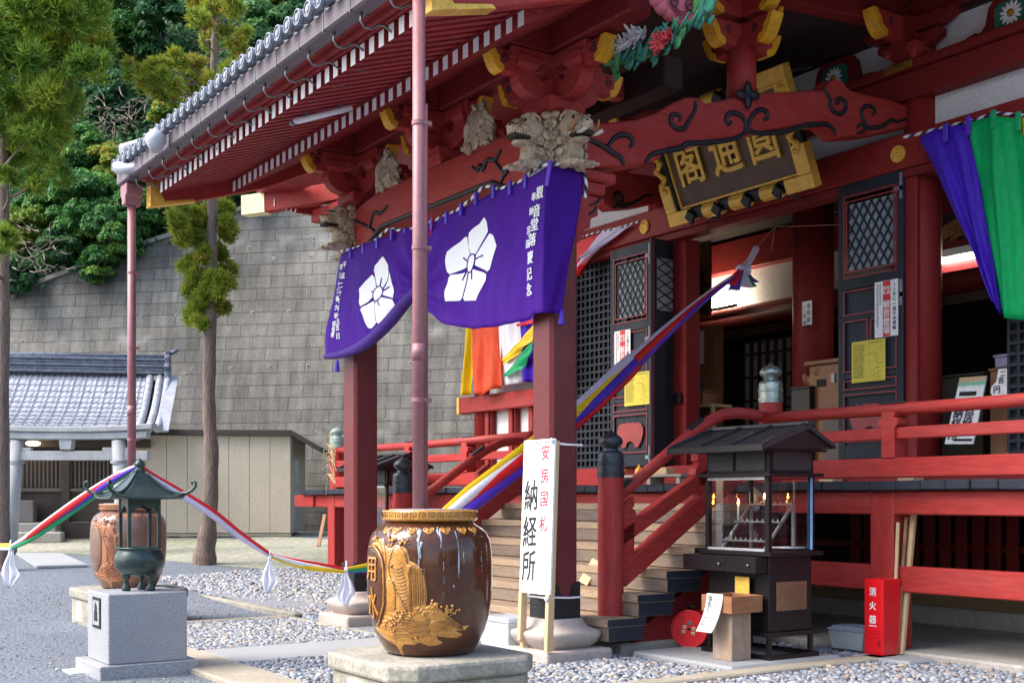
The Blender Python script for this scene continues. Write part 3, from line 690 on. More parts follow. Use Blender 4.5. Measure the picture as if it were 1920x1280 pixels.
part('porch_ceiling', MB().box(-2.0, 1.75, .6, 4.95, 7.0, 7.05), MATS['shade toned eave timber'])  # same near-black colour carries the deep shade under the porch roof
part('wall_plate', MB().box(-7.5, 7.3, 4.95, 5.2, 7.0, 7.25), REDD, bevel=.02)
for x in (FC[2]+.0, FC[3]-.08):
    z = 5.47
    o = part('gilt_medallion', MB().tube([(x,4.815,z),(x,4.79,z)], .098, 28), GOLD, smooth=False)
    obj('crest_ring', MB().tube([(x+.082*math.cos(t), 4.788, z+.082*math.sin(t)) for t in np.linspace(0,6.283,25)[:-1]], .009, 6, closed=True), GOLDL, o, smooth=True)
    q = MB(); q.ball((x,4.788,z), .018, .01, .018, 8)
    for k_ in range(6): q.ball((x+.048*math.cos(k_*1.047), 4.788, z+.048*math.sin(k_*1.047)), .024, .01, .024, 8)
    obj('crest_petals', q, GOLDL, o, smooth=True)
gp = part('gilt_nail_cover', MB().box(1.82, 2.2, 4.806, 4.825, 6.43, 6.515), mat('aged gilt', (.45,.26,.05), .45, .3, 8, metal=.7, bump=.4), bevel=.004)
# flower struts on the wall plate, bracket above column
for x in (.95, 3.36, -1.4, -4):
    fs_ = part('flower_strut', MB().prism([(-.62,6.52),(.62,6.52),(.58,6.60),(.46,6.62),(.40,6.60),(.34,6.66),(.30,6.84),(.22,6.92),(-.22,6.92),(-.30,6.84),(-.34,6.66),(-.40,6.60),(-.46,6.62),(-.58,6.60)], (x,4.98,0), (1,0,0), (0,0,1), (0,.1,0)), REDD, bevel=.01)
    obj('teal_panel', MB().prism([(-.20,6.53),(.20,6.53),(.20,6.78),(.14,6.83),(-.14,6.83),(-.20,6.78)], (x,4.955,0), (1,0,0), (0,0,1), (0,.02,0)), TEAL, fs_)
    q = MB()
    for k_ in range(13):
        a = k_/13*6.283
        q.ball((x+.085*math.cos(a), 4.94, 6.68+.085*math.sin(a)), .055, .012, .02, 8, rot=Matrix.Rotation(-a,3,'Y'))
    fl = obj('daisy_petals', q, WHITE, fs_, smooth=True)
    obj('daisy_heart', MB().ball((x,4.93,6.68), .04, .02, .04, 12), mat('amber flower heart', (.55,.22,.03), .6), fs_, smooth=True)
def bracketR(x):
    b = part('wall_bracket', MB().box(x-.1, x+.1, 4.7, 5.1, 6.52, 7.0), REDD)
    for (z, L, hh) in ((6.64,.42,.16),(6.84,.62,.16)):
        pr = [(-L,hh),(-L,hh*.5),(-L+.14,.02),(-L+.2,0),(L-.2,0),(L-.14,.02),(L,hh*.5),(L,hh)]
        obj('bracket_arm', MB().prism(pr, (x,4.86,z), (1,0,0), (0,0,1), (0,.16,0)), REDD, b, bevel=.008)
    block(b, (x,4.95), 6.52, .15, .22, .16)
    nose(b, (x,4.7,6.72), (0,-1,0), .5, .26, .15)
for x in FC[1:5]: bracketR(x)
# post standing on the east side beam, with its crossing noses
ps = part('king_post', MB().lathe([(.155,0),(.15,.62)], (1.885,2.43,5.66), 24), RED, smooth=True)
for z, L in ((6.20,.30),(6.52,.34)):
    for d in ((1,0,0),(0,1,0),(0,-1,0),(-1,0,0)):
        nose(ps, V((1.885,2.43,z)) + V(d)*.06, d, L+.14, .24, .14)
part('upper_beam', MB().prism([(-.2,6.5),(1,6.62),(2.43,6.78),(4,6.9),(5.1,7.0),(5.1,7.35),(2.43,7.2),(-.2,6.9)], (1.78,0,0), (0,1,0), (0,0,1), (.22,0,0)), REDD, bevel=.02)
part('cross_beam', MB().box(-2.1, 1.9, 1.35, 1.6, 5.62, 5.95), MATS['shade toned eave timber'], bevel=.02)
for x in (-1.2, .1, 1.2): nose(H, (x,1.35,5.66), (0,-1,0), .34, .22, .14)
# lattice doors
LATB = mat('pale blue grey lattice backing', (.33,.39,.42), .5, .35, 3, c2=(.24,.29,.32), bump=0)
TRIM = mat('red door trim', (.33,.045,.045), .5, .2, 4, bump=.05)
def lattice_bars(mb, x0, x1, z0, z1, y, step, wd):
    W_, Hh = x1-x0, z1-z0
    for s_ in (-1, 1):
        k_ = -Hh*.62
        while k_ < W_ + Hh*.62:
            pts = []
            # line z = z0 + s*(x - xk)*1.6
            sl_ = 1.6*s_
            xa, xb = x0, x1; xk = x0 + k_
            za, zb = (0 if s_ > 0 else Hh) + sl_*(xa-xk), (0 if s_ > 0 else Hh) + sl_*(xb-xk)
            def clip(xa, za, xb, zb):
                t0, t1 = 0, 1
                for p_, q_ in ((-(zb-za), za), (zb-za, Hh-za)):
                    if abs(p_) < 1e-9:
                        if q_ < 0: return None
                    else:
                        t = q_/p_
                        if p_ < 0: t0 = max(t0, t)
                        else: t1 = min(t1, t)
                return None if t0 >= t1 else ((xa+(xb-xa)*t0, za+(zb-za)*t0), (xa+(xb-xa)*t1, za+(zb-za)*t1))
            c = clip(xa, za, xb, zb)
            if c and math.dist(*c) > .02:
                mb.bar((c[0][0], y - .004*(s_ > 0), z0+c[0][1]), (c[1][0], y - .004*(s_ > 0), z0+c[1][1]), wd, .014, (0,1,0))
            k_ += step
def door(x0, x1, y, z0, z1, hand, rotz=0.0):
    W_ = x1-x0; h = z1-z0
    d = MB(); fr = .10
    d.box(x0,x1,y+.02,y+.045,z0,z0+h*.62)                          # solid back of the lower panels
    for a, b in ((x0,x0+fr),(x1-fr,x1)): d.box(a,b,y-.005,y+.05,z0,z1)
    zz = [0,.055,.215,.335,.395,.505,.565,.595,.93,.965,1.0]
    for a, b in ((0,.05),(.225,.245),(.29,.31),(.50,.52),(.615,.655),(.955,1.0)):
        d.box(x0+fr, x1-fr, y-.002, y+.05, z0+h*a, z0+h*b)
    p = part('door', d, BLACKW, bevel=.004)
    def trim(a0, a1, b0, b1):
        t = MB(); X0, X1, Z0, Z1 = x0+W_*a0, x0+W_*a1, z0+h*b0, z0+h*b1; r = .014
        t.box(X0,X1,y-.014,y-.006,Z0,Z0+r).box(X0,X1,y-.014,y-.006,Z1-r,Z1).box(X0,X0+r,y-.014,y-.006,Z0+r,Z1-r).box(X1-r,X1,y-.014,y-.006,Z0+r,Z1-r)
        obj('panel_trim', t, TRIM, p)
    for a in ((.09,.91,.06,.235),(.09,.91,.25,.285),(.09,.47,.315,.50),(.51,.91,.315,.50),(.09,.91,.52,.61),(.09,.91,.655,.955),(.13,.87,.675,.935)): trim(*a)
    obj('lattice_backing', MB().box(x0+W_*.15, x1-W_*.15, y+.03, y+.04, z0+h*.685, z0+h*.925), LATB, p)
    lb = MB(); lattice_bars(lb, x0+W_*.15, x1-W_*.15, z0+h*.685, z0+h*.925, y+.012, .118, .019)
    obj('diamond_lattice', lb, BLACKW, p)
    cx_ = (x0+x1)/2; zc = z0+h*.145
    pl = [(-.30,.0),(-.30,.08),(-.26,.14),(-.18,.17),(-.14,.155),(-.05,.175),(0,.16),(.05,.175),(.14,.155),(.18,.17),(.26,.14),(.30,.08),(.30,0),(.25,-.12),(.18,-.20),(.10,-.19),(.08,-.13),(0,-.10),(-.08,-.13),(-.10,-.19),(-.18,-.20),(-.25,-.12)]
    obj('red_shaped_panel', MB().prism([(a*W_/.95, b) for a, b in pl], (cx_,y-.012,zc), (1,0,0), (0,0,1), (0,.014,0)), TRIM, p, bevel=.003)
    hm = mat('pale iron hinge', (.30,.33,.38), .5, .2, 8, metal=.6)
    for b in (.03, .56, .93):
        hx = x1-fr if hand > 0 else x1-fr
        obj('hinge_plate', MB().box(x1-.13, x1-.01, y-.010, y-.006, z0+h*b, z0+h*b+.05).box(x1-.05, x1-.01, y-.010, y-.006, z0+h*(b-.03), z0+h*(b+.06)), hm, p)
    return p
door(-3.06, -2.13, 4.66, 1.98, 5.20, 1)
fd = part('folded_door', MB().box(-2.11,-2.06,4.60,5.1,1.98,5.22), BLACKW, bevel=.004)
obj('lattice_backing', MB().box(-2.058,-2.055,4.70,5.0,4.2,4.95), LATB, fd)
q = MB()
for k_ in range(5): q.bar((-2.045,4.70,4.2+.15*k_),(-2.045,5.0,4.35+.15*k_), .014,.014,(1,0,0)); q.bar((-2.04,5.0,4.2+.15*k_),(-2.04,4.70,4.35+.15*k_), .014,.014,(1,0,0))
obj('diamond_lattice', q, BLACKW, fd)
obj('panel_trim', MB().box(-2.058,-2.05,4.62,4.64,2.0,5.2).box(-2.058,-2.05,5.06,5.08,2.0,5.2), TRIM, fd)
door(1.10, 2.05, 4.86, 1.98, 5.30, 1)
part('folded_door', MB().box(1.96,2.06,4.915,5.0,1.98,5.32), BLACKW, bevel=.004)
part('door_jamb', MB().box(2.0,2.20,4.90,5.26,1.97,5.21), FRED, bevel=.012)
part('door_jamb', MB().box(-2.16,-1.80,5.02,5.3,1.95,5.21), FRED, bevel=.012)
part('door_jamb', MB().box(1.74,1.96,5.02,5.3,1.95,5.21), FRED, bevel=.012)
obj('door_bolt', MB().box(-2.0,-1.86,4.96,5.02,2.86,3.02), BLACK, H, bevel=.01)
# black grid shutters of the other bays
def shutter(x0, x1, y, z0, z1, step=.10):
    b = part('grid_shutter', MB().box(x0,x1,y+.03,y+.04,z0,z1), mat('dark shutter back', (.010,.010,.012), .8))
    q = MB(); bw = .034
    for xx in np.arange(x0, x1+.01, step): q.box(xx-bw/2, xx+bw/2, y-.012, y+.012, z0, z1)
    for zz in np.arange(z0, z1+.01, step): q.box(x0, x1, y-.016, y+.008, zz-bw/2, zz+bw/2)
    obj('grid_bars', q, BLACKW, b); return b
shutter(-4.62, -2.7, 5.05, 2.0, 5.2, .115); shutter(3.37, 4.4, 4.9, 2.0, 3.6, .115); shutter(4.8, 6.8, 5.05, 2.0, 5.2, .115)
part('shutter_frame', MB().box(-3.14,-3.07,4.98,5.03,2.0,5.2), BLACKW)
# west bays: panels, posts
part('waist_rail', MB().box(-7.72,-4.7,4.85,5.08,3.05,3.34), RED, bevel=.015)
wr = obj('gilt_end_cap', MB().box(-7.75,-7.66,4.835,5.09,3.04,3.35), GOLD, H, bevel=.006)
for x in (-6.95,-6.2,-5.6,-5.0):
    part('panel_post', MB().box(x-.06,x+.06,4.97,5.1,1.97,3.05), RED, bevel=.01)
    part('panel_post', MB().box(x-.03,x+.03,4.98,5.1,1.97,3.05) if False else MB().box(x+.10,x+.14,4.985,5.1,1.97,3.05), REDD, bevel=.01)
part('plaster_panel', MB().box(-7.2,-4.9,5.10,5.14,1.9,3.1), PLASTER)
part('upper_panel', MB().box(-7.2,-4.9,5.10,5.14,3.3,5.3), PLASTER)
# --- interior
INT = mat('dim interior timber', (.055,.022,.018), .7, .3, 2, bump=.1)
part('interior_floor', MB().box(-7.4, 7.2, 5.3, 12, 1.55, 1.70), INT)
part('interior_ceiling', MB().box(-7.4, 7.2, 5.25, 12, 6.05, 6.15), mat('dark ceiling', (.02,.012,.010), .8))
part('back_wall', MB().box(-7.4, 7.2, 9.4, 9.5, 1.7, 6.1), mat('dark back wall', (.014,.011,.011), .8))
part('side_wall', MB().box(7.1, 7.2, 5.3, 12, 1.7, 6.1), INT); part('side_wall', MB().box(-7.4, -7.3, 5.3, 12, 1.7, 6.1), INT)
part('interior_pillar', MB().lathe([(.29,0),(.29,4.4)], (-.85,6.6,1.7), 28), REDD, smooth=True)
part('interior_pillar', MB().lathe([(.27,0),(.27,4.4)], (3.3,6.8,1.7), 28), REDD, smooth=True)
part('interior_beam', MB().box(-7, 7, 8.25, 8.6, 5.46, 6.0), RED, bevel=.02)
part('interior_panel', MB().box(-7, 7, 8.42, 8.5, 4.82, 5.50), PLASTER)
part('interior_round_beam', MB().tube([(-7,8.35,4.64),(7,8.35,4.64)], .20, 18), REDD, smooth=True)
part('interior_lintel', MB().box(-7, 7, 8.2, 8.5, 4.28, 4.42), INT)
# shoji screens
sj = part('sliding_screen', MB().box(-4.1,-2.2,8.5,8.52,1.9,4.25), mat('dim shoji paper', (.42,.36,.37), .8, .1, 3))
q = MB()
for xx in np.arange(-4.1,-2.15,.19): q.box(xx-.025,xx+.025,8.46,8.495,1.9,4.25)
for zz in (1.95,2.35,2.75,3.05,3.2,3.6,4.0,4.22): q.box(-4.1,-2.2,8.455,8.49,zz-.02,zz+.02)
obj('screen_bars', q, BLACK, sj)
# lamps of the interior
tl = part('fluorescent_tube', MB().tube([(-5.1,8.1,4.87),(-4.0,8.1,4.87)], .02, 10), lampmat('warm tube light', (1,.86,.62), 46), smooth=True)
obj('tube_housing', MB().box(-5.2,-3.9,8.06,8.14,4.80,4.845), STEEL, tl)
tl2 = part('fluorescent_tube', MB().tube([(.95,7.0,4.64),(2.2,7.0,4.64)], .03, 10), lampmat('cool tube light', (1,.93,.82), 14), smooth=True)
obj('tube_housing', MB().box(.9,2.25,6.94,7.05,4.68,4.78), WHITE, tl2)
part('lamp_rail', MB().box(.3,3.0,7.06,7.2,4.5,4.9), REDD)
GC = mat('dim gilt carving', (.40,.20,.06), .5, .3, 9, metal=.4, bump=.4)
part('gilt_transom', MB().box(.3,3.0,7.5,7.52,4.85,5.4), INT)
carving_cluster('transom_carving', H, (1.3,7.4,4.9), .8, .5, 90, GC, 21)
ax0, ax1 = onY(1296,500,6.3).x, onY(1330,500,6.3).x
part('alcove_panel', MB().box(ax0-.6,ax1,6.3,6.35,4.35,5.5), mat('brown lacquer panel', (.16,.085,.03), .5, .3, 4))
sq = MB()
for k_, (w_, z) in enumerate(((.05,5.05),(.16,4.92),(.1,4.85),(.24,4.72),(.13,4.62),(.30,4.5),(.2,4.35))): sq.box((ax0+ax1)/2-w_*.8,(ax0+ax1)/2+w_*.8,6.27,6.295,z-.06+.1,z+.03+.1)
part('pagoda_inlay', sq, OUTL)
part('alcove_post', MB().box(ax1-.22,ax1,6.4,6.6,1.7,4.2), BROWNW)
part('alcove_cupboard', MB().box(ax0-.4,ax1-.22,6.45,6.6,1.7,3.6), BROWNW)
part('cupboard_glass', MB().box(ax0-.1,ax0+.16,6.43,6.448,2.6,3.4), mat('dim glass', (.12,.17,.19), .2))
part('alcove_paper', MB().box(ax0-.3,ax1-.24,6.42,6.44,3.62,4.15), PLASTER)
part('fluorescent_frame', MB().tube([(-2.2,7.9,5.93),(1.2,7.9,5.93)], .025, 8), STEEL)
# main roof over the hall
slab('main_roof', -10.2, 10.0, [(2.1,7.3),(5.2,8.4),(9.5,11.2)], .2, TILE)
slab('main_soffit', -9.9, 9.7, [(2.25,7.05),(5.1,7.9)], .1, RAFT)
part('far_roof_plane', MB().prism([(9.5,11.3),(12.5,9),(12.5,6.1),(9.5,6.1)], (-7.4,0,0), (0,1,0), (0,0,1), (14.6,0,0)), TILE)
# west corner of the main eaves, lit gold fitting and rafter ends
c = at(492, 384, 21.0)
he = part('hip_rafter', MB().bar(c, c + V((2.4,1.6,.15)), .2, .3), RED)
obj('gilt_end_cap', MB().bar(c - V((.30,.2,0)), c + V((.10,.06,.01)), .23, .34), mat('sun glare gilt', (1.0,.86,.50), .45, .05, 5, metal=.2, bump=.05), he)  # cap facing the sun: its glare is put into this paler gold
for k_ in range(6):
    p = at(513 + 8*k_, 381 + 2.2*k_, 20.8)
    o = part('corner_rafter', MB().box(p.x-.04,p.x+.04,p.y,p.y+1.5,p.z-.06,p.z+.07, ms=[0,0,1,0,0,0]), [RAFT, WHITE])
part('corner_eave_board', MB().bar(c + V((.1,.1,.2)), c + V((4.2,.3,.1)), .5, .06), RAFT)
part('corner_eave_beam', MB().bar(c + V((.5,.8,-.22)), c + V((5.0,.9,-.30)), .2, .2), RED)
# ------------------------------------------------------------------ ground
GR = mat('blue grey fine gravel', (.148,.170,.205), .9, .15, .8, c2=(.128,.146,.174), c2amt=.6, fine=.6, fscale=30, bump=1.0, bscale=36, bdist=.03)
q = MB(); rows = []
axs = [-300,-120,-70] + list(np.arange(-50,16,2.0)) + [40,120,300]
ays = [-300,-100,-40] + list(np.arange(-20,40,2.0)) + [60,120,300]
for y in ays: rows.append([(x, y, gz(x,y)) for x in axs])
q.grid(rows); struct(obj('ground', q, GR, smooth=True))
EARTH = mat('mossy beige earth', (.30,.285,.235), .95, .25, .6, c2=(.20,.225,.135), c2amt=.45, fine=.3, fscale=9, bump=.5, bscale=30)
def gsheet(name, pts, m, dz, kind='structure', fn=gz):
    q = MB(); q.add([(p[0], p[1], fn(p[0],p[1])+dz) for p in pts], [tuple(range(len(pts)))])
    return struct(obj(name, q, m), kind)
# earth strip in front of the far shed and shrine
rows = []
for t in np.linspace(0, 1, 20):
    a = at(-260 + 930*t, 1078 - 62*t - 20*math.sin(t*3)*0, 22.5 + 1.6*math.sin(t*5)); row = []
    for k_ in range(8):
        p = V((a.x, a.y, 0)) + FWD*(k_*2.0); row.append((p.x, p.y, gz(p.x, p.y)+.006))
    rows.append(row)
q = MB(); q.grid(rows); struct(obj('earth_strip', q, EARTH, smooth=True))
PAVE = mat('pale paving slab', (.30,.31,.325), .8, .12, 2, c2=(.29,.30,.31), fine=.2, fscale=60, bump=.2)
struct(obj('stone_path', MB().box(-.40, .62, -2.62, .35, -.1, .035), PAVE, bevel=.01))
struct(obj('torii_path', MB().add([tuple(ground_at(u, v)+V((0,0,.03))) for u, v in ((30,1040),(115,1040),(165,1063),(70,1066))], [(0,1,2,3)]), PAVE, thick=.04))
KERB = mat('beige kerb stone', (.36,.32,.25), .8, .2, 2.5, c2=(.31,.275,.215), fine=.15, bump=.3, bscale=60)
struct(obj('kerb', MB().box(-1.3, 9, -3.12, -2.63, -.1, .045), KERB, bevel=.015))
struct(obj('kerb', MB().box(3.60, 3.82, -2.60, 2.55, -.1, .06), KERB, bevel=.015))
struct(obj('kerb', MB().box(-3.06, -2.94, -2.62, -.55, -.1, .05), KERB, bevel=.015))
struct(obj('kerb', MB().box(-8.6, -3.0, -.47, -.35, -.1, .075), mat('grey weathered kerb', (.27,.25,.21), .9, .3, 4, bump=.4), bevel=.02))
struct(obj('kerb', MB().box(-2.9, -.42, -.60, -.50, -.1, .04), KERB, bevel=.015))
sb = obj('stone_slab', MB().box(2.25, 3.58, .62, 2.0, -.1, .075), PAVE, bevel=.02); tag(sb, 'pale grey stone slab lying in the pebbles under the black candle cabinet', 'slab')
sb = obj('stone_slab', MB().box(3.50, 4.15, 2.22, 2.6, -.1, .06), PAVE, bevel=.02); tag(sb, 'small grey stone slab under the red extinguisher box', 'slab')
struct(obj('ground_seam', MB().box(.05, .35, -4.0, -3.75, -.05, .012), WHITE))

# river pebbles
def pebbles(name, regions, n, seed, smin=.014, smax=.034, avoid=()):
    rg = np.random.default_rng(seed); t = (1+5**.5)/2
    iv = np.array([(-1,t,0),(1,t,0),(-1,-t,0),(1,-t,0),(0,-1,t),(0,1,t),(0,-1,-t),(0,1,-t),(t,0,-1),(t,0,1),(-t,0,-1),(-t,0,1)]); iv /= np.linalg.norm(iv[0])
    it = np.array([(0,11,5),(0,5,1),(0,1,7),(0,7,10),(0,10,11),(1,5,9),(5,11,4),(11,10,2),(10,7,6),(7,1,8),(3,9,4),(3,4,2),(3,2,6),(3,6,8),(3,8,9),(4,9,5),(2,4,11),(6,2,10),(8,6,7),(9,8,1)])
    ar = np.array([(b-a)*(d-c) for a, b, c, d in regions]); pick = rg.choice(len(regions), n, p=ar/ar.sum()); rgn = np.array(regions)[pick]
    x = rgn[:,0] + (rgn[:,1]-rgn[:,0])*rg.random(n); y = rgn[:,2] + (rgn[:,3]-rgn[:,2])*rg.random(n)
    keep = np.ones(n, bool)
    for a, b, c, d in avoid: keep &= ~((x > a) & (x < b) & (y > c) & (y < d))
    x, y = x[keep], y[keep]; n = len(x)
    s = rg.uniform(smin, smax, n); s *= np.where(rg.random(n) > .93, 1.5, 1)
    sc = np.stack([s*rg.uniform(.9,1.5,n), s*rg.uniform(.7,1.0,n), s*rg.uniform(.45,.75,n)], 1)
    th = rg.random(n)*6.283; tl = rg.normal(0,.3,n)
    vs = iv[None]*sc[:,None,:]*(1+rg.normal(0,.07,(n,12,1)))
    X = vs[...,0]*np.cos(tl)[:,None] - vs[...,2]*np.sin(tl)[:,None]; Z = vs[...,0]*np.sin(tl)[:,None] + vs[...,2]*np.cos(tl)[:,None]; Y = vs[...,1]
    x2 = X*np.cos(th)[:,None] - Y*np.sin(th)[:,None] + x[:,None]; y2 = X*np.sin(th)[:,None] + Y*np.cos(th)[:,None] + y[:,None]
    gg_ = .62*np.clip((((x-EYE.x)*FWD.x + (y-EYE.y)*FWD.y) - 16.5)/11.5, 0, 1); z2 = Z + (rg.uniform(.002,.03,n) + gg_)[:,None]
    P = np.stack([x2,y2,z2], -1).reshape(-1,3); F = (it[None] + (np.arange(n)*12)[:,None,None]).reshape(-1,3)
    me = bpy.data.meshes.new(name); me.vertices.add(len(P)); me.vertices.foreach_set('co', P.ravel()); me.loops.add(F.size); me.loops.foreach_set('vertex_index', F.ravel().astype(np.int32))
    me.polygons.add(len(F)); me.polygons.foreach_set('loop_start', np.arange(0, F.size, 3, dtype=np.int32)); me.polygons.foreach_set('use_smooth', np.ones(len(F), bool))
    at_ = me.attributes.new('tone', 'FLOAT', 'FACE'); at_.data.foreach_set('value', np.repeat(rg.random(n), 20).astype(np.float32))
    me.update(); me.validate()
    m = MATS.get('pebble')
    if not m:
        m = bpy.data.materials.new('pebble'); m.use_nodes = True; N, L, b = nodes_of(m); MATS['pebble'] = m
        a = N.new('ShaderNodeAttribute'); a.attribute_name = 'tone'; r = N.new('ShaderNodeValToRGB'); e = r.color_ramp.elements
        e[0].position = 0; e[0].color = (.16,.175,.20,1); e[1].position = 1; e[1].color = (.52,.48,.43,1)
        for p_, c_ in ((.25,(.19,.21,.25,1)),(.5,(.26,.29,.34,1)),(.72,(.34,.365,.405,1)),(.86,(.40,.355,.29,1)),(.93,(.26,.18,.13,1))):
            k_ = e.new(p_); k_.color = c_
        L.new(a.outputs['Fac'], r.inputs[0]); L.new(r.outputs[0], b.inputs['Base Color']); b.inputs['Roughness'].default_value = .6
    me.materials.append(m)
    o = bpy.data.objects.new(name, me); COL.objects.link(o); return struct(o, 'stuff')
AV = [(2.25,3.58,.62,2.0),(-.42,.64,-2.7,.4),(3.60,3.82,-2.6,2.55),(-3.06,-2.94,-2.62,-.35),(3.5,4.15,2.22,2.6),(-2.45,2.25,.55,2.6)]
pebbles('pebble_bed', [(.64,7.2,-2.62,.6),(2.3,7.2,.6,2.62)], 36000, 1, avoid=AV)
pebbles('pebble_bed', [(-2.95,-.40,-2.62,-.6)], 15000, 2, avoid=AV)
pebbles('pebble_bed', [(-8.8,-2.5,-.36,2.6)], 24000, 4, .018, .04, avoid=AV)
pebbles('scattered_grit', [(-9,3.4,-7.5,-3.2),(-9,-3.1,-3.2,-.5)], 5200, 6, .005, .013, avoid=AV)
PB = mat('pebble bedding', (.22,.235,.26), .9, .2, 5, fine=.4, fscale=60, bump=.8, bscale=60)
gsheet('pebble_bedding', [(.64,-2.62),(7.2,-2.62),(7.2,2.62),(.64,2.62)], PB, .004)
gsheet('pebble_bedding', [(-2.95,-2.62),(-.40,-2.62),(-.40,2.62),(-2.95,2.62)], PB, .004)
gsheet('pebble_bedding', [(-8.8,-.36),(-2.95,-.36),(-2.95,2.62),(-8.8,2.62)], PB, .004)

# ------------------------------------------------------------------ water jars on plinths
from mathutils.geometry import delaunay_2d_cdt
def cdt(poly, cell):
    """triangulated interior of a closed outline, with inner points: (pts, tris, distance to outline)"""
    out = []
    for i in range(len(poly)):
        a, b = V((*poly[i],)), V((*poly[(i+1)%len(poly)],)); L = (b-a).length; n = max(1, int(L/cell))
        out += [a.lerp(b, k/n) for k in range(n)]
    P = np.array([tuple(p) for p in out]); lo, hi = P.min(0), P.max(0)
    gx, gy = np.meshgrid(np.arange(lo[0], hi[0], cell), np.arange(lo[1], hi[1], cell)); G = np.stack([gx.ravel(), gy.ravel()], 1)
    G[:,0] += ((np.arange(len(G))//gx.shape[1]) % 2)*cell*.5
    ins = np.zeros(len(G), bool); j = len(P)-1
    for i in range(len(P)):
        c = ((P[i,1] > G[:,1]) != (P[j,1] > G[:,1])) & (G[:,0] < (P[j,0]-P[i,0])*(G[:,1]-P[i,1])/(P[j,1]-P[i,1]+1e-12)+P[i,0]); ins ^= c; j = i
    G = G[ins]
    if len(G):
        d = np.sqrt(((G[:,None]-P[None])**2).sum(-1)).min(1); G, d = G[d > cell*.45], d[d > cell*.45]
    else: d = np.zeros(0)
    A = [V(p) for p in P] + [V(p) for p in G]; n = len(P)
    r = delaunay_2d_cdt(A, [(i,(i+1)%n) for i in range(n)], [list(range(n))], 1, 1e-7)
    dist = np.concatenate([np.zeros(n), d]); dd = []
    for k_, src in enumerate(r[3]): dd.append(dist[src[0]] if src else 0)
    return [tuple(p) for p in r[0]], [tuple(f) for f in r[2]], dd
JP = [(.20,0),(.285,0),(.322,.02),(.352,.07),(.395,.16),(.427,.27),(.444,.40),(.449,.52),(.448,.64),(.443,.74),(.430,.81),(.407,.86),(.372,.895),(.337,.915),(.315,.935),(.305,.95)]
def jr(z):
    z = max(0, z)
    for (r0,z0),(r1,z1) in zip(JP[1:], JP[2:]):
        if z <= z1: t = (z-z0)/(z1-z0+1e-9); return r0+(r1-r0)*t
    return JP[-1][0]
GLZ = mat('dark brown jar glaze', (.052,.016,.007), .35, .4, 2.5, c2=(.10,.032,.010), fine=.2, fscale=12, bump=.10, bscale=14, coat=.8, bdist=.02, spec=.15)
OCH = mat('ochre glaze', (.56,.27,.050), .25, .3, 7, c2=(.36,.14,.02), c2amt=.5, fine=.2, fscale=40, bump=.2, bscale=60, coat=.6)
BLU = mat('milky blue glaze run', (.36,.46,.54), .2, .3, 14, c2=(.12,.16,.26), coat=.8)
LIDW = mat('grey lid board', (.30,.30,.32), .8, .2)
def smoothpath(P, k=6):
    out = []
    for i in range(len(P)-1):
        p0, p1, p2, p3 = P[max(i-1,0)], P[i], P[i+1], P[min(i+2,len(P)-1)]
        for s_ in range(k):
            t = s_/k; out.append(.5*((2*p1)+(p2-p0)*t+(2*p0-5*p1+4*p2-p3)*t*t+(3*p1-p0-3*p2+p3)*t**3))
    return out + [P[-1]]
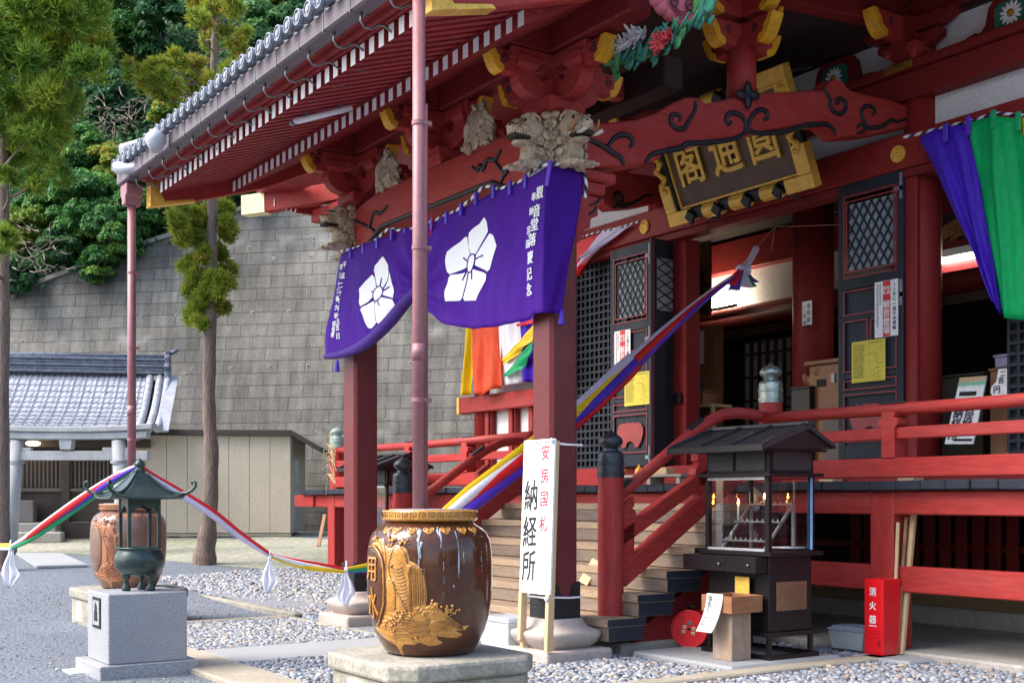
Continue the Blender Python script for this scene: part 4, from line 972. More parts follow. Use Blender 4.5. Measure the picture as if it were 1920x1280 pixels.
def jar(cx_, cy_, z0, bright, label, phi0=0.0):
    J = thing('water_jar', label, 'water jar', (cx_, cy_, z0), 'glazed water jars under the downpipes')
    c = V((cx_, cy_, z0)); e1 = (V((EYE.x-cx_, EYE.y-cy_, 0))).normalized(); e2 = V((-e1.y, e1.x, 0))
    if e2.dot(RGT) < 0: e2 = -e2
    glz = GLZ if bright else mat('russet jar glaze', (.13,.055,.035), .3, .4, 3, c2=(.22,.17,.15), coat=.3)
    och = OCH if bright else mat('terracotta relief glaze', (.42,.18,.09), .5, .3, 6, c2=(.30,.12,.06))
    o = obj('jar_body', MB().lathe(JP, c, 64), glz, J, smooth=True)
    obj('jar_rim', MB().lathe([(.30,.935),(.335,.945),(.345,.955),(.345,1.012),(.335,1.02),(.25,1.02),(.24,.99)], c, 64), och, J, bevel=.004)
    obj('jar_lid', MB().lathe([(.001,1.0),(.29,1.0),(.29,1.026),(.001,1.028)], c, 48), LIDW, J)
    def W(X, Z, h):                    # drawing coordinates of the visible face -> jar surface
        s_ = max(-1.25, min(1.25, (X-575)/506)); 
        ph = math.asin(max(-1, min(1, s_))) if abs(s_) <= 1 else math.copysign(math.pi/2 + (abs(s_)-1)*2, s_)
        z = (1228-Z)/1134*.985; r = jr(z) + h
        return c + e1*(r*math.cos(ph)) + e2*(r*math.sin(ph)) + V((0,0,z))
    def rel(name, poly, m, h0=.004, fn=None, cell=13):
        pts, tri, dd = cdt(poly, cell)
        q = MB(); vs = []
        for (X, Z), d in zip(pts, dd):
            h = -.001 if d == 0 else h0*min(1, .6 + d/40) + (fn(X, Z) if fn else 0)
            vs.append(W(X, Z, h))
        q.add(vs, [t[::-1] for t in tri]); return obj(name, q, m, J, smooth=True)
    main = [(150,285),(190,275),(215,330),(240,345),(300,325),(350,330),(395,360),(412,410),(420,450),(470,470),(515,520),(540,600),(552,700),(548,800),(600,790),(650,830),(690,860),(720,880),(800,940),(850,975),(915,970),(880,1010),(800,1010),(870,1045),(820,1070),(740,1065),(660,1050),(640,1040),(645,1075),(705,1105),(640,1125),(560,1130),(480,1100),(420,1125),(330,1120),(300,1150),(285,1225),(265,1225),(250,1140),(170,1100),(120,1050),(86,1000),(120,1003),(165,960),(205,870),(226,800),(230,600),(224,480),(208,420),(178,372),(140,338),(98,340),(105,322),(130,300)]
    def mf(X, Z):
        h = 0
        if 420 < X < 545 and 470 < Z < 800: h += .003*math.sin(X/7.0)
        if 235 < X < 420 and Z > 350 and Z < 860:
            cx2 = 300 + (Z-480)*.33; d = abs(X-cx2)
            if d < 62 and Z < 830: h += .012*(1-(d/62)**2) + .002*math.sin(X/5.5)*math.sin(Z/5.5)
        if 240 < X < 300 and 600 < Z < 850: h += .004 + .002*math.sin(X/5)*math.sin(Z/5)
        d = math.hypot((X-660)/85, (Z-965)/52)
        if d < 1: h += .004 + .004*math.cos(d*22)
        if Z > 860: h += .0025*math.sin((Z + 25*math.sin(X/70))/7.5)
        return h
    rel('carp_waterfall_relief', main, och, .005, lambda X, Z: .85*mf(X, Z), 8)
    lnm = mat('dark amber line glaze', (.20,.075,.012), .3, coat=.5) if bright else mat('dull terracotta line', (.22,.09,.05), .6)
    LN = [[(430+17*i, 490+ (i*4)), (428+18*i, 600), (434+18*i, 700), (430+18*i, 795)] for i in range(7)]
    LN += [[(250,930+24*i), (350,905+24*i), (470,930+22*i), (580,900+20*i)] for i in range(7)] + [[(700,890+14*i),(780,930+16*i),(850,985+6*i)] for i in range(4)]
    LN += [[(300,335),(280,420),(265,520),(300,640),(360,760),(395,850)], [(345,340),(392,400),(405,500),(420,620),(432,760),(430,850)], [(240,600),(300,620),(310,720),(300,850)]]
    LN += [[(205,300),(240,420),(236,560),(240,700),(232,820),(190,930)], [(175,300),(215,400)], [(395,380),(380,460),(410,540)]]
    for k_ in range(12):
        yy = 500 + k_*27; x0_ = 300 + (yy-500)*.20; LN.append([(x0_-18, yy), (x0_+25, yy+14), (x0_+70, yy-4)])
    for k_, pl in enumerate(LN):
        obj('incised_line', MB().tube(smoothpath([W(a, b, .0095 + .85*max(0, mf(a, b))) for a, b in pl], 4), .0026, 5), lnm, J, smooth=True)
    for rr2 in (20, 38, 56, 74): obj('whirl_ring', MB().tube([W(660+rr2*1.15*math.cos(t), 965+rr2*.68*math.sin(t), .012) for t in np.linspace(0,6.283,25)[:-1]], .0042, 5, closed=True), och, J, smooth=True)
    obj('carp_eye', MB().ball(W(288,488,.018), .012, n=10), och, J, smooth=True)
    rel('carp_head', [(300,330),(345,335),(385,375),(400,430),(405,470),(455,480),(415,560),(400,560),(395,510),(330,450),(300,400)], och, .016, None, 10)
    r_ = random.Random(5)
    for (X, Z, sx, sz, n_) in ((262,290,35,40,16),(355,300,40,25,12),(125,285,20,30,8),(600,815,50,45,26),(735,850,55,28,20),(725,800,50,12,4),(350,880,90,50,34),(250,960,55,70,30),(465,1070,50,22,12),(520,850,45,30,10),(480,820,30,15,4)):
        bb = MB()
        for _ in range(n_):
            bb.ball(W(X + r_.gauss(0,sx*.5), Z + r_.gauss(0,sz*.5), .008), r_.uniform(.006,.012), n=8)
        obj('foam_beads', bb, och, J, smooth=True)
    rel('dark_panel', [(95,352),(135,350),(170,382),(200,440),(216,520),(218,700),(210,800),(186,870),(150,955),(122,985),(88,975),(70,900),(66,700),(72,500),(82,400)], glz, .0065, None, 14)
    bq = MB(); bl = [(97,348),(137,345),(174,378),(204,436),(220,518),(223,700),(214,802),(190,872),(154,958),(124,990)]
    bq.tube([W(a, b, .012) for a, b in bl], .006, 6); obj('panel_border', bq, och, J, smooth=True)
    lt = MB()
    for ch, Zc, hh in (('用',525,200),('水',800,250)) if bright else ():
        vs, fs = glyph(ch); P = []; n0 = len(lt.v)
        for x_, y_ in vs: P.append((128 + x_*85, Zc - y_*hh*1.12))
        for hgt in (.013,): lt.add([W(a, b, hgt) for a, b in P], fs)
    if bright: obj('jar_lettering', lt, och, J, thick=.008)
    for X in (190,275,415,565,715,865,965):
        hq = MB(); w_ = 46*max(.45, math.cos(math.asin(max(-1,min(1,(X-575)/506))))); 
        for k_, s_ in enumerate((1.0, .62)):
            pl = [(0,.62),(.45,.30),(.95,-.15),(1.0,-.5),(.7,-.62),(.35,-.5),(0,-.2),(-.35,-.5),(-.7,-.62),(-1,-.5),(-.95,-.15),(-.45,.30)]
            hq.tube([W(X+a*w_*s_, 218+b*40*s_, .004) for a, b in pl], .0045, 6, closed=True)
        hq.tube([W(X+a*w_*.3, 212+b*14, .004) for a, b in ((-1,-1),(-1,.6),(0,1),(1,.6),(1,-1))], .004, 6)
        obj('scroll_motif', hq, och, J, smooth=True)
    kq = MB(); rr_ = .3455
    for k_ in range(34):
        a0 = k_/34*2*math.pi
        for pl in ([(0,0),(0,1),(.8,1),(.8,.25),(.35,.25),(.35,.6),(.55,.6)],):
            kq.tube([c + V((rr_*math.cos(a0+t*.145), rr_*math.sin(a0+t*.145), .963+zz*.042)) for t, zz in pl], .0028, 4)
    obj('key_pattern', kq, mat('dark brown line glaze', (.10,.04,.012), .4), J)
    if bright:
        for X, Z0, Z1, w_ in ((488,205,500,16),(500,300,430,20),(665,200,350,16),(683,340,740,7),(800,215,660,10),(840,380,480,8),(985,330,650,6),(345,200,260,9),(215,190,260,12),(955,195,260,9),(760,640,690,9),(477,195,300,22),(645,185,260,14)):
            pl = []; n_ = 9
            for k_ in range(n_+1):
                t = k_/n_; pl.append((X - w_*(1-.6*t)*(.6+.4*math.sin(t*9+X)), Z0+(Z1-Z0)*t))
            for k_ in range(n_, -1, -1):
                t = k_/n_; pl.append((X + w_*(1-.6*t)*(.6+.4*math.sin(t*7+X*2)), Z0+(Z1-Z0)*t))
            rel('glaze_run', pl, BLU, .0045, None, 6)
    return J
def plinth(cx_, cy_, zt, label, hw=.57, ch=.15):
    pl = [(-hw+ch,-hw),(hw-ch,-hw),(hw,-hw+ch),(hw,hw-ch),(hw-ch,hw),(-hw+ch,hw),(-hw,hw-ch),(-hw,-hw+ch)]
    T = thing('jar_plinth', label, 'stone plinth', (cx_, cy_, 0), 'stone plinths of the water jars')
    obj('cap_slab', MB().prism([(a*1.05,b*1.05) for a, b in pl], (cx_,cy_,zt-.12), (1,0,0), (0,1,0), (0,0,.12)), PLINTH, T, bevel=.025, seg=2)
    obj('plinth_block', MB().prism(pl, (cx_,cy_,-.1), (1,0,0), (0,1,0), (0,0,zt-.02)), PLINTH, T, bevel=.02)
    q = MB(); 
    for s_ in (-1, 1): q.box(cx_+s_*.0-.2, cx_+.2, cy_-hw-.012, cy_-hw+.01, .06, zt-.19)
    obj('inset_panel', MB().box(cx_-.16, cx_+.06, cy_-hw-.012, cy_-hw+.01, .03, zt-.155), WHITE, T, bevel=.01)
    return T
JE = onY(806, 1215, -2.28); JW = onY(241, 1098, -2.28)
plinth(JE.x, JE.y, .40, 'pale mossy stone plinth carrying the dark glossy jar in the foreground')
plinth(JW.x, JW.y, .42, 'stained stone plinth behind the granite pedestal, carrying the russet jar')
jar(JE.x, JE.y, .402, True, 'glossy dark brown water jar with ochre carp and waves in relief')
jar(JW.x, JW.y, .422, False, 'dull russet water jar with terracotta relief, behind the bronze incense burner')

# ------------------------------------------------------------------ bronze incense burner on granite
GRAN = mat('speckled granite', (.31,.32,.34), .45, .1, 3, c2=(.27,.28,.30), fine=.5, fscale=110, bump=.05)
BX, BY = .44, -3.47
P = thing('granite_pedestal', 'speckled grey granite pedestal under the bronze incense burner', 'pedestal', (BX, BY, 0))
obj('base_slab', MB().box(BX-.38, BX+.40, BY-.42, BY+.42, -.05, .115), GRAN, P, bevel=.008)
obj('pedestal_block', MB().box(BX-.28, BX+.36, BY-.34, BY+.33, .117, .705), GRAN, P, bevel=.008)
z_ = MB().box(BX-.10, BX+.14, BY-.348, BY-.342, .40, .66); obj('framed_plaque', z_, BLACK, P)
obj('plaque_stone', MB().box(BX-.075, BX+.115, BY-.352, BY-.347, .425, .635), GRAN, P)
obj('carved_stupa', MB().prism([(-.04,.46),(.05,.46),(.05,.53),(.03,.56),(.035,.58),(.0,.62),(-.03,.58),(-.02,.56),(-.04,.53)], (BX+.02,BY-.356,0), (1,0,0), (0,0,1), (0,.006,0)), BLACK, P)
B_ = thing('incense_burner', 'green bronze incense burner with curled roof on four posts and round bowl', 'incense burner', (BX, BY, .705))
c = V((BX+.03, BY+.02, .705))
obj('burner_bowl', MB().lathe([(.02,.13),(.10,.13),(.17,.155),(.205,.21),(.213,.26),(.205,.31),(.185,.345),(.18,.36),(.205,.365),(.205,.378),(.17,.378),(.15,.35)], c, 40), GREENB, B_, smooth=True)
for k_ in range(3):
    a = .6 + k_*2.094; p = c + V((.12*math.cos(a), .12*math.sin(a), 0))
    obj('foot', MB().lathe([(.036,0),(.04,.02),(.024,.05),(.022,.09),(.04,.125),(.05,.16)], p, 12), GREENB, B_, smooth=True)
hh = .128
for sx in (-1,1):
    for sy in (-1,1):
        obj('post', MB().box(c.x+sx*hh-.014, c.x+sx*hh+.014, c.y+sy*hh-.014, c.y+sy*hh+.014, c.z+.37, c.z+.80), GREENB, B_, bevel=.003)
pr = [(-hh,.0),(-hh,-.17),(-.11,-.16),(-.12,-.13),(-.09,-.12),(-.08,-.09),(-.05,-.085),(0,-.055),(.05,-.085),(.08,-.09),(.09,-.12),(.12,-.13),(.11,-.16),(hh,-.17),(hh,0)]
for s_ in (-1,1):
    obj('arched_valance', MB().prism([(a, c.z+.80+b) for a, b in pr], (c.x, c.y+s_*hh-.006, 0), (1,0,0), (0,0,1), (0,.012,0)), GREENB, B_)
    obj('arched_valance', MB().prism([(a, c.z+.80+b) for a, b in pr], (c.x+s_*hh-.006, c.y, 0), (0,1,0), (0,0,1), (.012,0,0)), GREENB, B_)
rows = []; N_ = 33
for i in range(13):
    t = i/12; R_ = .03 + .285*t; z = .80 + .24*(1-t)**1.8
    row = []
    for k_ in range(N_):
        a = 2*math.pi*k_/(N_-1) + math.pi/4; m_ = 1/max(abs(math.cos(a)), abs(math.sin(a)))
        cor = (m_-1)/.414; lift = .05*t**3*cor**3
        row.append((c.x+R_*m_*math.cos(a), c.y+R_*m_*math.sin(a), c.z+z+lift))
    rows.append(row)
obj('burner_roof', MB().grid(rows[::-1]), GREENB, B_, smooth=True, thick=.016)
for k_ in range(4):
    a = math.pi/4 + k_*math.pi/2; d = V((math.cos(a), math.sin(a), 0)); p = c + d*.44 + V((0,0,.845))
    pts = [c + d*.34 + V((0,0,.845)), p, p + d*.05 + V((0,0,.025)), p + d*.085 + V((0,0,.06)), p + d*.085 + V((0,0,.09)), p + d*.062 + V((0,0,.105)), p + d*.045 + V((0,0,.09)), p + d*.055 + V((0,0,.075))]
    obj('corner_curl', MB().tube(pts, [.014,.016,.014,.013,.012,.011,.010,.009], 8), GREENB, B_, smooth=True)
    obj('hip_ridge', MB().tube([c + d*((.03+.285*t)*1.414) + V((0,0,.80+.24*(1-t)**1.8+.05*t**3+.008)) for t in np.linspace(0,1,9)], .011, 6), GREENB, B_, smooth=True)
obj('roof_jewel', MB().lathe([(.05,1.03),(.045,1.05),(.03,1.06),(.045,1.085),(.048,1.10),(.03,1.125),(.004,1.15)], c, 18), GREENB, B_, smooth=True)

# ------------------------------------------------------------------ five coloured cloth ribbon and paper streamers
LA, LB = V((-.68,5.0,0)), V((.42,-3.45,0)); NL = V((LB.y-LA.y, -(LB.x-LA.x), 0)).normalized()
def onL(u, v):
    r = ray(u, v); return EYE + r*((LA-V((EYE.x,EYE.y,0))).dot(NL)/V((r.x,r.y,0)).dot(NL))
RB = thing('five_colour_ribbon', 'long ribbon of five coloured cloths strung from the hall door to the bronze burner', 'cloth ribbon', (.3,0,1.0))
def strips(path, offs, cols, wid, twist=0.0, side=V((0,0,1)), name='cloth_strip', tw0=0.0):
    """each cloth a soft folded band lying beside the next one"""
    n = len(path)
    for j, (o_, m_) in enumerate(zip(offs, cols)):
        rows = []
        for i, p in enumerate(path):
            t = (path[min(i+1,n-1)] - path[max(i-1,0)]).normalized()
            view = (EYE - p).normalized(); up = t.cross(view).normalized()
            if up.z < 0: up = -up
            dp = t.cross(up).normalized()
            a = tw0 + twist*i/(n-1)
            up2 = up*math.cos(a) + dp*math.sin(a); dp2 = dp*math.cos(a) - up*math.sin(a)
            w_ = wid[i] if isinstance(wid, list) else wid
            cc = p + up2*(o_*w_) + dp2*(.012*math.sin(j*2.1+i*.15))
            hw = w_*.30; row = []
            for k_ in range(9):
                th = 2*math.pi*k_/8; row.append(cc + up2*(hw*math.cos(th)) + dp2*(.42*hw*math.sin(th)))
            rows.append(row)
        obj(name, MB().grid(rows), m_, RB, smooth=True)
OF = [.42,.21,0,-.21,-.42]
pa = smoothpath([onL(*p) for p in ((1390,508),(1330,552),(1260,612),(1200,668),(1150,716),(1090,772),(1030,820),(970,868),(905,918),(855,957),(790,1010),(720,1055),(648,1069))])
n_ = len(pa); wd = [.04 + .16*min(1, i/(n_*.30))*min(1, (n_-1-i)/(n_*.30)) for i in range(n_)]
k1, k2 = n_*3//12+1, n_*6//12+1
strips(pa[:k1+1], [.30,.02,-.28], [CLILAC, CRED, VIOLET], wd[:k1+1], .0)
strips(pa[k1:k2+1], [.40,.14,-.12,-.36], [CLILAC, CYELL, VIOLET, CRED], wd[k1:k2+1], .0)
strips(pa[k2:], [.40,.16,-.02,-.20,-.40], [CYELL, CWHITE, CRED, CGREEN, VIOLET], wd[k2:], .0)
pb = smoothpath([onL(*p) for p in ((648,1068),(600,1062),(560,1055),(510,1041))]); strips(pb, [.25,-.1,-.35], [CRED, CWHITE, CYELL], [.04+.045*math.sin(math.pi*i/(len(pb)-1)) for i in range(len(pb))], .6)
pb = smoothpath([onL(*p) for p in ((507,1040),(450,1002),(400,963),(340,925),(300,900),(262,874))]); strips(pb, [.22,-.24], [CRED, CLILAC], [.04+.05*math.sin(math.pi*min(1,i/(len(pb)-1)*1.1+.02)) for i in range(len(pb))], .5, tw0=.1)
be_ = onL(262,874); ends = [be_, be_ + V((0,0,0))]
L2 = [(255,876,10.5),(215,899,10.75),(160,936,11.1),(100,978,11.5),(55,1009,11.8),(22,1026,12.0),(-30,1024,12.3),(-90,1010,12.6)]
pb = smoothpath([at(*p) for p in L2[:6]]); strips(pb, [.40,.26,.06,-.22], [CWHITE, CRED, VIOLET, CGREEN], [.035+.06*math.sin(math.pi*i/(len(pb)-1)) for i in range(len(pb))], .0)
pb = smoothpath([at(*p) for p in L2[5:]]); strips(pb, [.3,-.1], [CYELL, CWHITE], .07, .4)
# knot, tails and cord at the hall end
kc = onL(1390,505); q = MB(); r_ = random.Random(2)
for k_ in range(6): q.ball(kc + V((r_.uniform(-.07,.07), r_.uniform(-.05,.05), r_.uniform(-.05,.05))), .07, .05, .045, 10)
obj('knot', q, CLILAC, RB, smooth=True)
def tail(p0, p1, w0, w1, m):
    rows = []
    for i in range(7):
        t = i/6; p = V(p0).lerp(V(p1), t); w_ = w0+(w1-w0)*t
        rows.append([p + RGT*(w_*s_) + FWD*(.03*math.sin(s_*4+i)) for s_ in (-1,-.5,0,.5,1)])
    obj('cloth_tail', MB().grid(rows), m, RB, smooth=True, thick=.004)
for (u, v, du, w1, m) in ((1375,545,0,.08,VIOLET),(1368,535,0,.09,CRED),(1398,540,0,.10,CLILAC),(1407,538,0,.08,CGREEN),(1412,530,0,.07,VIOLET)):
    tail(kc + V((0,0,.02)) - FWD*.03, onL(u,v) - FWD*.04, .03, w1, m)
obj('cloth_end', MB().tube(smoothpath([kc, onL(1405,490), onL(1420,462)]), [.05]*6+[.045]*6+[.012], 8), CLILAC, RB, smooth=True)
top = onY(1453,425,5.6); obj('hanging_cord', MB().tube([onL(1420,462), top], .008, 6).tube([top, onY(1500,424,5.6), onY(1580,421,5.6)], .006, 5).tube([top, onY(1446,470,5.62)], .007, 5), mat('dusty pink cord', (.42,.22,.20), .8), RB)
def streamer(p, s, seed, label):
    r_ = random.Random(seed); T = thing('white_streamer', label, 'cloth streamer', p, 'white cloths tied along the ribbon')
    obj('knot', MB().ball(p, .028*s, .028*s, .034*s, 10).ball(p + V((0,0,.06*s)), .012*s, .012*s, .05*s, 8), CWHITE, T, smooth=True)
    rows = []
    prof = [(0,.025,.02),(.08,.045,.03),(.2,.085,.07),(.3,.12,.12),(.38,.09,.05),(.46,.03,.012)]
    for i in range(19):
        t = i/18*.46
        for (a, l0, r0), (b, l1, r1) in zip(prof, prof[1:]):
            if a <= t <= b: f = (t-a)/(b-a); l_ = l0+(l1-l0)*f; r2 = r0+(r1-r0)*f; break
        rows.append([p + V((0,0,-t*s)) + RGT*(s*(-l_ + (l_+r2)*k_/8 + .01*math.sin(t*20+seed))) + FWD*(s*.022*math.sin(k_*1.9+seed+t*5)*min(1,t*6)) for k_ in range(9)])
    obj('cloth', MB().grid(rows), CWHITE, T, smooth=True, thick=.004)
streamer(onL(507,1046) - FWD*.02, .72, 1, 'white cloth streamer tied to the red ribbon between the burner and the porch')
streamer(onL(650,1066) - FWD*.02, .80, 4, 'white cloth streamer hanging in front of the far porch column')
streamer(at(20,1028,12.0), .85, 7, 'white cloth streamer at the left end of the ribbon, before the stone torii')

# ------------------------------------------------------------------ purple crest curtain
CU = thing('crest_curtain', 'purple curtain with two white five petal crests hung between the porch columns', 'curtain', (-.1,-.25,4.0))
YC = -.25
def ip(tab, s):
    for (a, *p), (b, *q_) in zip(tab, tab[1:]):
        if a <= s <= b: t = (s-a)/(b-a); t = t; return [x+(y-x)*t for x, y in zip(p, q_)]
    return list(tab[-1][1:])
def fold(x, z, half):
    g = V((-.17, 3.72)); d = math.hypot(x-g.x, z-g.y); an = math.atan2(z-g.y, x-g.x)
    f = .050*math.exp(-d/.8)*math.sin(an*11 + 1.0) + .006*math.sin(x*31 - z*9 + 2*math.sin(z*4)) * min(1, max(0,(4.6-z))) + .013*math.sin(x*13 + z*3)*min(1, max(0,(4.5-z)*1.2))
    f += .022*math.sin(d*7.5)*math.exp(-d/1.2)
    f += .012*math.sin(x*5.3 + z*1.4)*min(1, max(0,(4.6-z)))
    return YC - .05*math.sin(max(0,min(1,(4.5-z)/1.4))*2.6) + f
tabL = [(0,640,476,617,672),(.12,664,467,650,664),(.3,695,455,694,644),(.5,728,441,732,609),(.7,755,432,760,572),(.86,775,426,776,553),(1,792,421,790,540)]
tabR = [(0,792,421,792,541),(.06,808,418,808,576),(.16,840,404,838,608),(.3,880,384,888,617),(.45,920,364,930,614),(.6,955,349,965,607),(.72,985,338,990,600),(.84,1010,324,1008,589),(.92,1029,312,1028,587)]
def cl_rows(tab, n, half):
    cols = []
    for i in range(n+1):
        u0, v0, u1, v1 = ip(tab, tab[-1][0]*i/n); a = onY(u0, v0, YC); b = onY(u1, v1, YC); col = []
        for k_ in range(33):
            t = k_/32; x = a.x+(b.x-a.x)*t; z = a.z+(b.z-a.z)*t
            col.append(V((x, fold(x, z, half) + (.03*(1-t) if 0 else 0), z)))
        cols.append(col)
    return cols
L_ = cl_rows(tabL, 44, 0)
# the lower left edge turns back on itself
obj('curtain_cloth', MB().grid(L_), PURPLE, CU, smooth=True, thick=.006)
roll = [onY(u, v, YC-.03) for u, v in ((617,672),(650,665),(694,645),(732,609),(760,572),(778,551),(792,540))]
rp = smoothpath([V((p.x, fold(p.x,p.z,0)-.02, p.z+.02)) for p in roll]); 
obj('rolled_hem', MB().tube(rp, [.028+.045*math.sin(math.pi*i/(len(rp)-1)) for i in range(len(rp))], 10), mat('purple curtain lining', (.05,.012,.20), .8), CU, smooth=True)
R_ = cl_rows(tabR, 52, 1)
e0 = R_[-1]
for i in range(1, 15):                           # wraps round the east side of the column
    t = i/14; a = onX(1029 + (1097-1029)*t, 314 + 14*t - 6*math.sin(t*3.14), 2.10); b = onX(1028 + (1052-1028)*t, 587, 2.10)
    R_.append([V((2.10 + .02*math.sin(k_*.25+i*.4)*(k_/32) + max(0,(.0)), a.y+(b.y-a.y)*k_/32, a.z+(b.z-a.z)*k_/32)) for k_ in range(33)])
obj('curtain_cloth', MB().grid(R_), PURPLE, CU, smooth=True, thick=.006)
def cmap(u, v, lift):
    p = onY(u, v, YC-.03); return V((p.x, fold(p.x, p.z, 0) - lift, p.z))
def shrink(pl, k):
    cx_ = sum(p[0] for p in pl)/len(pl); cy_ = sum(p[1] for p in pl)/len(pl); return [(cx_+(a-cx_)*k, cy_+(b-cy_)*k) for a, b in pl]
def crest(petals, cen, stam):
    for pl in petals:
        pts, tri, dd = cdt([(560+a/3.121, 350+b/3.121) for a, b in shrink(pl, 1.0)], 5)
        obj('crest_petal', MB().add([cmap(a, b, .010) for a, b in pts], tri), WHITE, CU, smooth=True)
    pts, tri, dd = cdt([(560+(cen[0]+cen[2]*math.cos(t)+cen[4]*math.sin(t))/3.121, 350+(cen[1]+cen[3]*math.sin(t))/3.121) for t in np.linspace(0,6.283,25)[:-1]], 4)
    ring = [(560+(cen[0]+cen[2]*1.08*math.cos(t)+cen[4]*math.sin(t))/3.121, 350+(cen[1]+cen[3]*1.08*math.sin(t))/3.121) for t in np.linspace(0,6.283,25)[:-1]]
    obj('crest_heart', MB().add([cmap(a, b, .013) for a, b in pts], tri), WHITE, CU, smooth=True)
    q = MB(); q.tube([cmap(a, b, .014) for a, b in ring], .007, 5, closed=True)
    for (a, b, c_, d) in stam: q.tube([cmap(560+a/3.121, 350+b/3.121, .0135), cmap(560+c_/3.121, 350+d/3.121, .0135)], .008, 5)
    obj('crest_lines', q, PURPLE, CU)
crest([[(1092,180),(1112,208),(1119,240),(1122,264),(1105,297),(1075,345),(1048,395),(1024,400),(1012,350),(1005,300),(1008,272),(1025,250),(1068,220)],
       [(1130,275),(1150,283),(1162,305),(1173,348),(1152,410),(1130,485),(1115,500),(1095,492),(1045,462),(1050,402)],
       [(1036,485),(1102,506),(1113,515),(1112,550),(1090,610),(1065,668),(1020,668),(977,668),(972,655),(985,590),(1002,500)],
       [(994,495),(980,580),(968,650),(958,668),(884,673),(880,610),(886,535),(897,517),(935,512)],
       [(985,470),(930,498),(892,513),(885,500),(887,440),(884,383),(930,340),(985,297),(998,295),(1010,350),(1020,405)]],
      (1020,450,20,50,-14), [(972,418,1000,438),(1090,403,1050,425),(1045,465,1112,497),(1025,500,1035,543),(990,492,958,548)])
crest([[(497,408),(522,440),(538,462),(537,500),(520,550),(503,592),(468,592),(450,540),(442,490),(450,462),(475,438)],
       [(540,500),(545,560),(560,610),(573,655),(540,648),(506,636),(508,598)],
       [(502,648),(568,661),(575,690),(560,725),(530,765),(476,802),(463,795),(468,730),(472,670)],
       [(455,668),(463,700),(460,798),(430,830),(420,826),(400,760),(388,722),(395,706)],
       [(430,515),(440,525),(452,560),(462,598),(450,640),(420,675),(388,702),(378,680),(370,600),(395,555)]],
      (477,628,28,42,-4), [(490,535,485,582),(535,585,508,610),(505,638,570,656),(488,665,500,698),(432,612,448,618)])
lt = MB()
def cl_text(txt, pts, size, sx, bold=.02):
    for ch, (u, v) in zip(txt, pts):
        p = onY(u, v, YC-.03)
        write(lt, ch, p, (1,0,0), (0,0,1), size, sx=sx, bold=bold, fn=lambda a, b, e, p=p: V((p.x+a, fold(p.x+a, p.z+b, 0) - .012 - e, p.z+b)))
cl_text('觀音堂落慶記念', [(1013,361),(1009,395),(1006,421),(1003,450),(1000,483),(998,514),(996,543)], .125, .95)
cl_text('奉納宮斎', [(1002,369),(999,396),(996,432),(995,458)], .085, .85)
obj('curtain_lettering', lt, WHITE, CU); lt = MB()
cl_text('平成二十七年十月吉日', [(645,496),(643,517),(641,535),(640,549),(638,563),(638,578),(637,591),(637,604),(636,614),(636,630)], .080, 1.15)
cl_text('第三十三番大導師俊孝', [(639,500),(638,516),(637,532),(636,545),(635,560),(633,576),(632,592),(630,607),(629,618),(628,628)], .075, 1.15)
obj('curtain_lettering', lt, WHITE, CU)
rope = smoothpath([onY(u, v, YC) for u, v in ((640,470),(664,465),(700,453),(728,430),(755,432),(792,424),(812,414),(850,398),(880,376),(905,352),(918,350),(935,354),(960,346),(985,335),(1000,318),(1015,311),(1029,309))] + [onX(u, v, 2.12) for u, v in ((1045,308),(1065,308),(1085,314),(1095,325),(1099,345),(1097,372))], 8)
def twisted(name, path, r, parent, a=CWHITE, b=OUTL):
    # subdivide evenly
    P = [path[0]]; 
    for p in path[1:]:
        d = (p-P[-1]).length
        while d > r*1.1:
            P.append(P[-1].lerp(p, r*1.1/d)); d = (p-P[-1]).length
    q = MB(); q.tube(P, r, 8); q.m = [((i//8 + (i % 8)) // 4) % 2 for i in range(len(q.f))]
    return obj(name, q, [a, b], parent, smooth=True)
twisted('twisted_cord', rope, .016, CU)
for u, v in ((658,470),(682,462),(708,452),(735,436),(760,434),(810,416),(838,404),(865,388),(893,368),(926,355),(957,348),(986,336)):
    p = onY(u, v, YC-.02); obj('hanging_loop', MB().box(p.x-.02, p.x+.02, p.y-.02, p.y+.02, p.z-.09, p.z+.04), VIOLET, CU, bevel=.006)
p = onY(1030,318,YC-.04); obj('hanging_loop', MB().bar(p + V((.02,0,.08)), p + V((-.04,0,-.14)), .05, .02, (0,1,0)), VIOLET, CU, bevel=.006)
for p in (onY(632,684,YC-.05), onX(1053,592,2.12)):
    obj('tassel', MB().lathe([(.012,.06),(.022,.03),(.02,.02),(.035,-.07),(.03,-.08)], p, 10), VIOLET, CU, smooth=True)
obj('red_string', MB().tube([onY(811,402,YC-.05), onY(809,430,YC-.06), onY(806,443,YC-.06)], .007, 5), CRED, CU)
obj('white_tag', MB().box(2.0, 2.05, -.20, -.19, 4.40, 4.56).box(1.72,1.98,-.205,-.19,4.42,4.55), PAPER, CU)

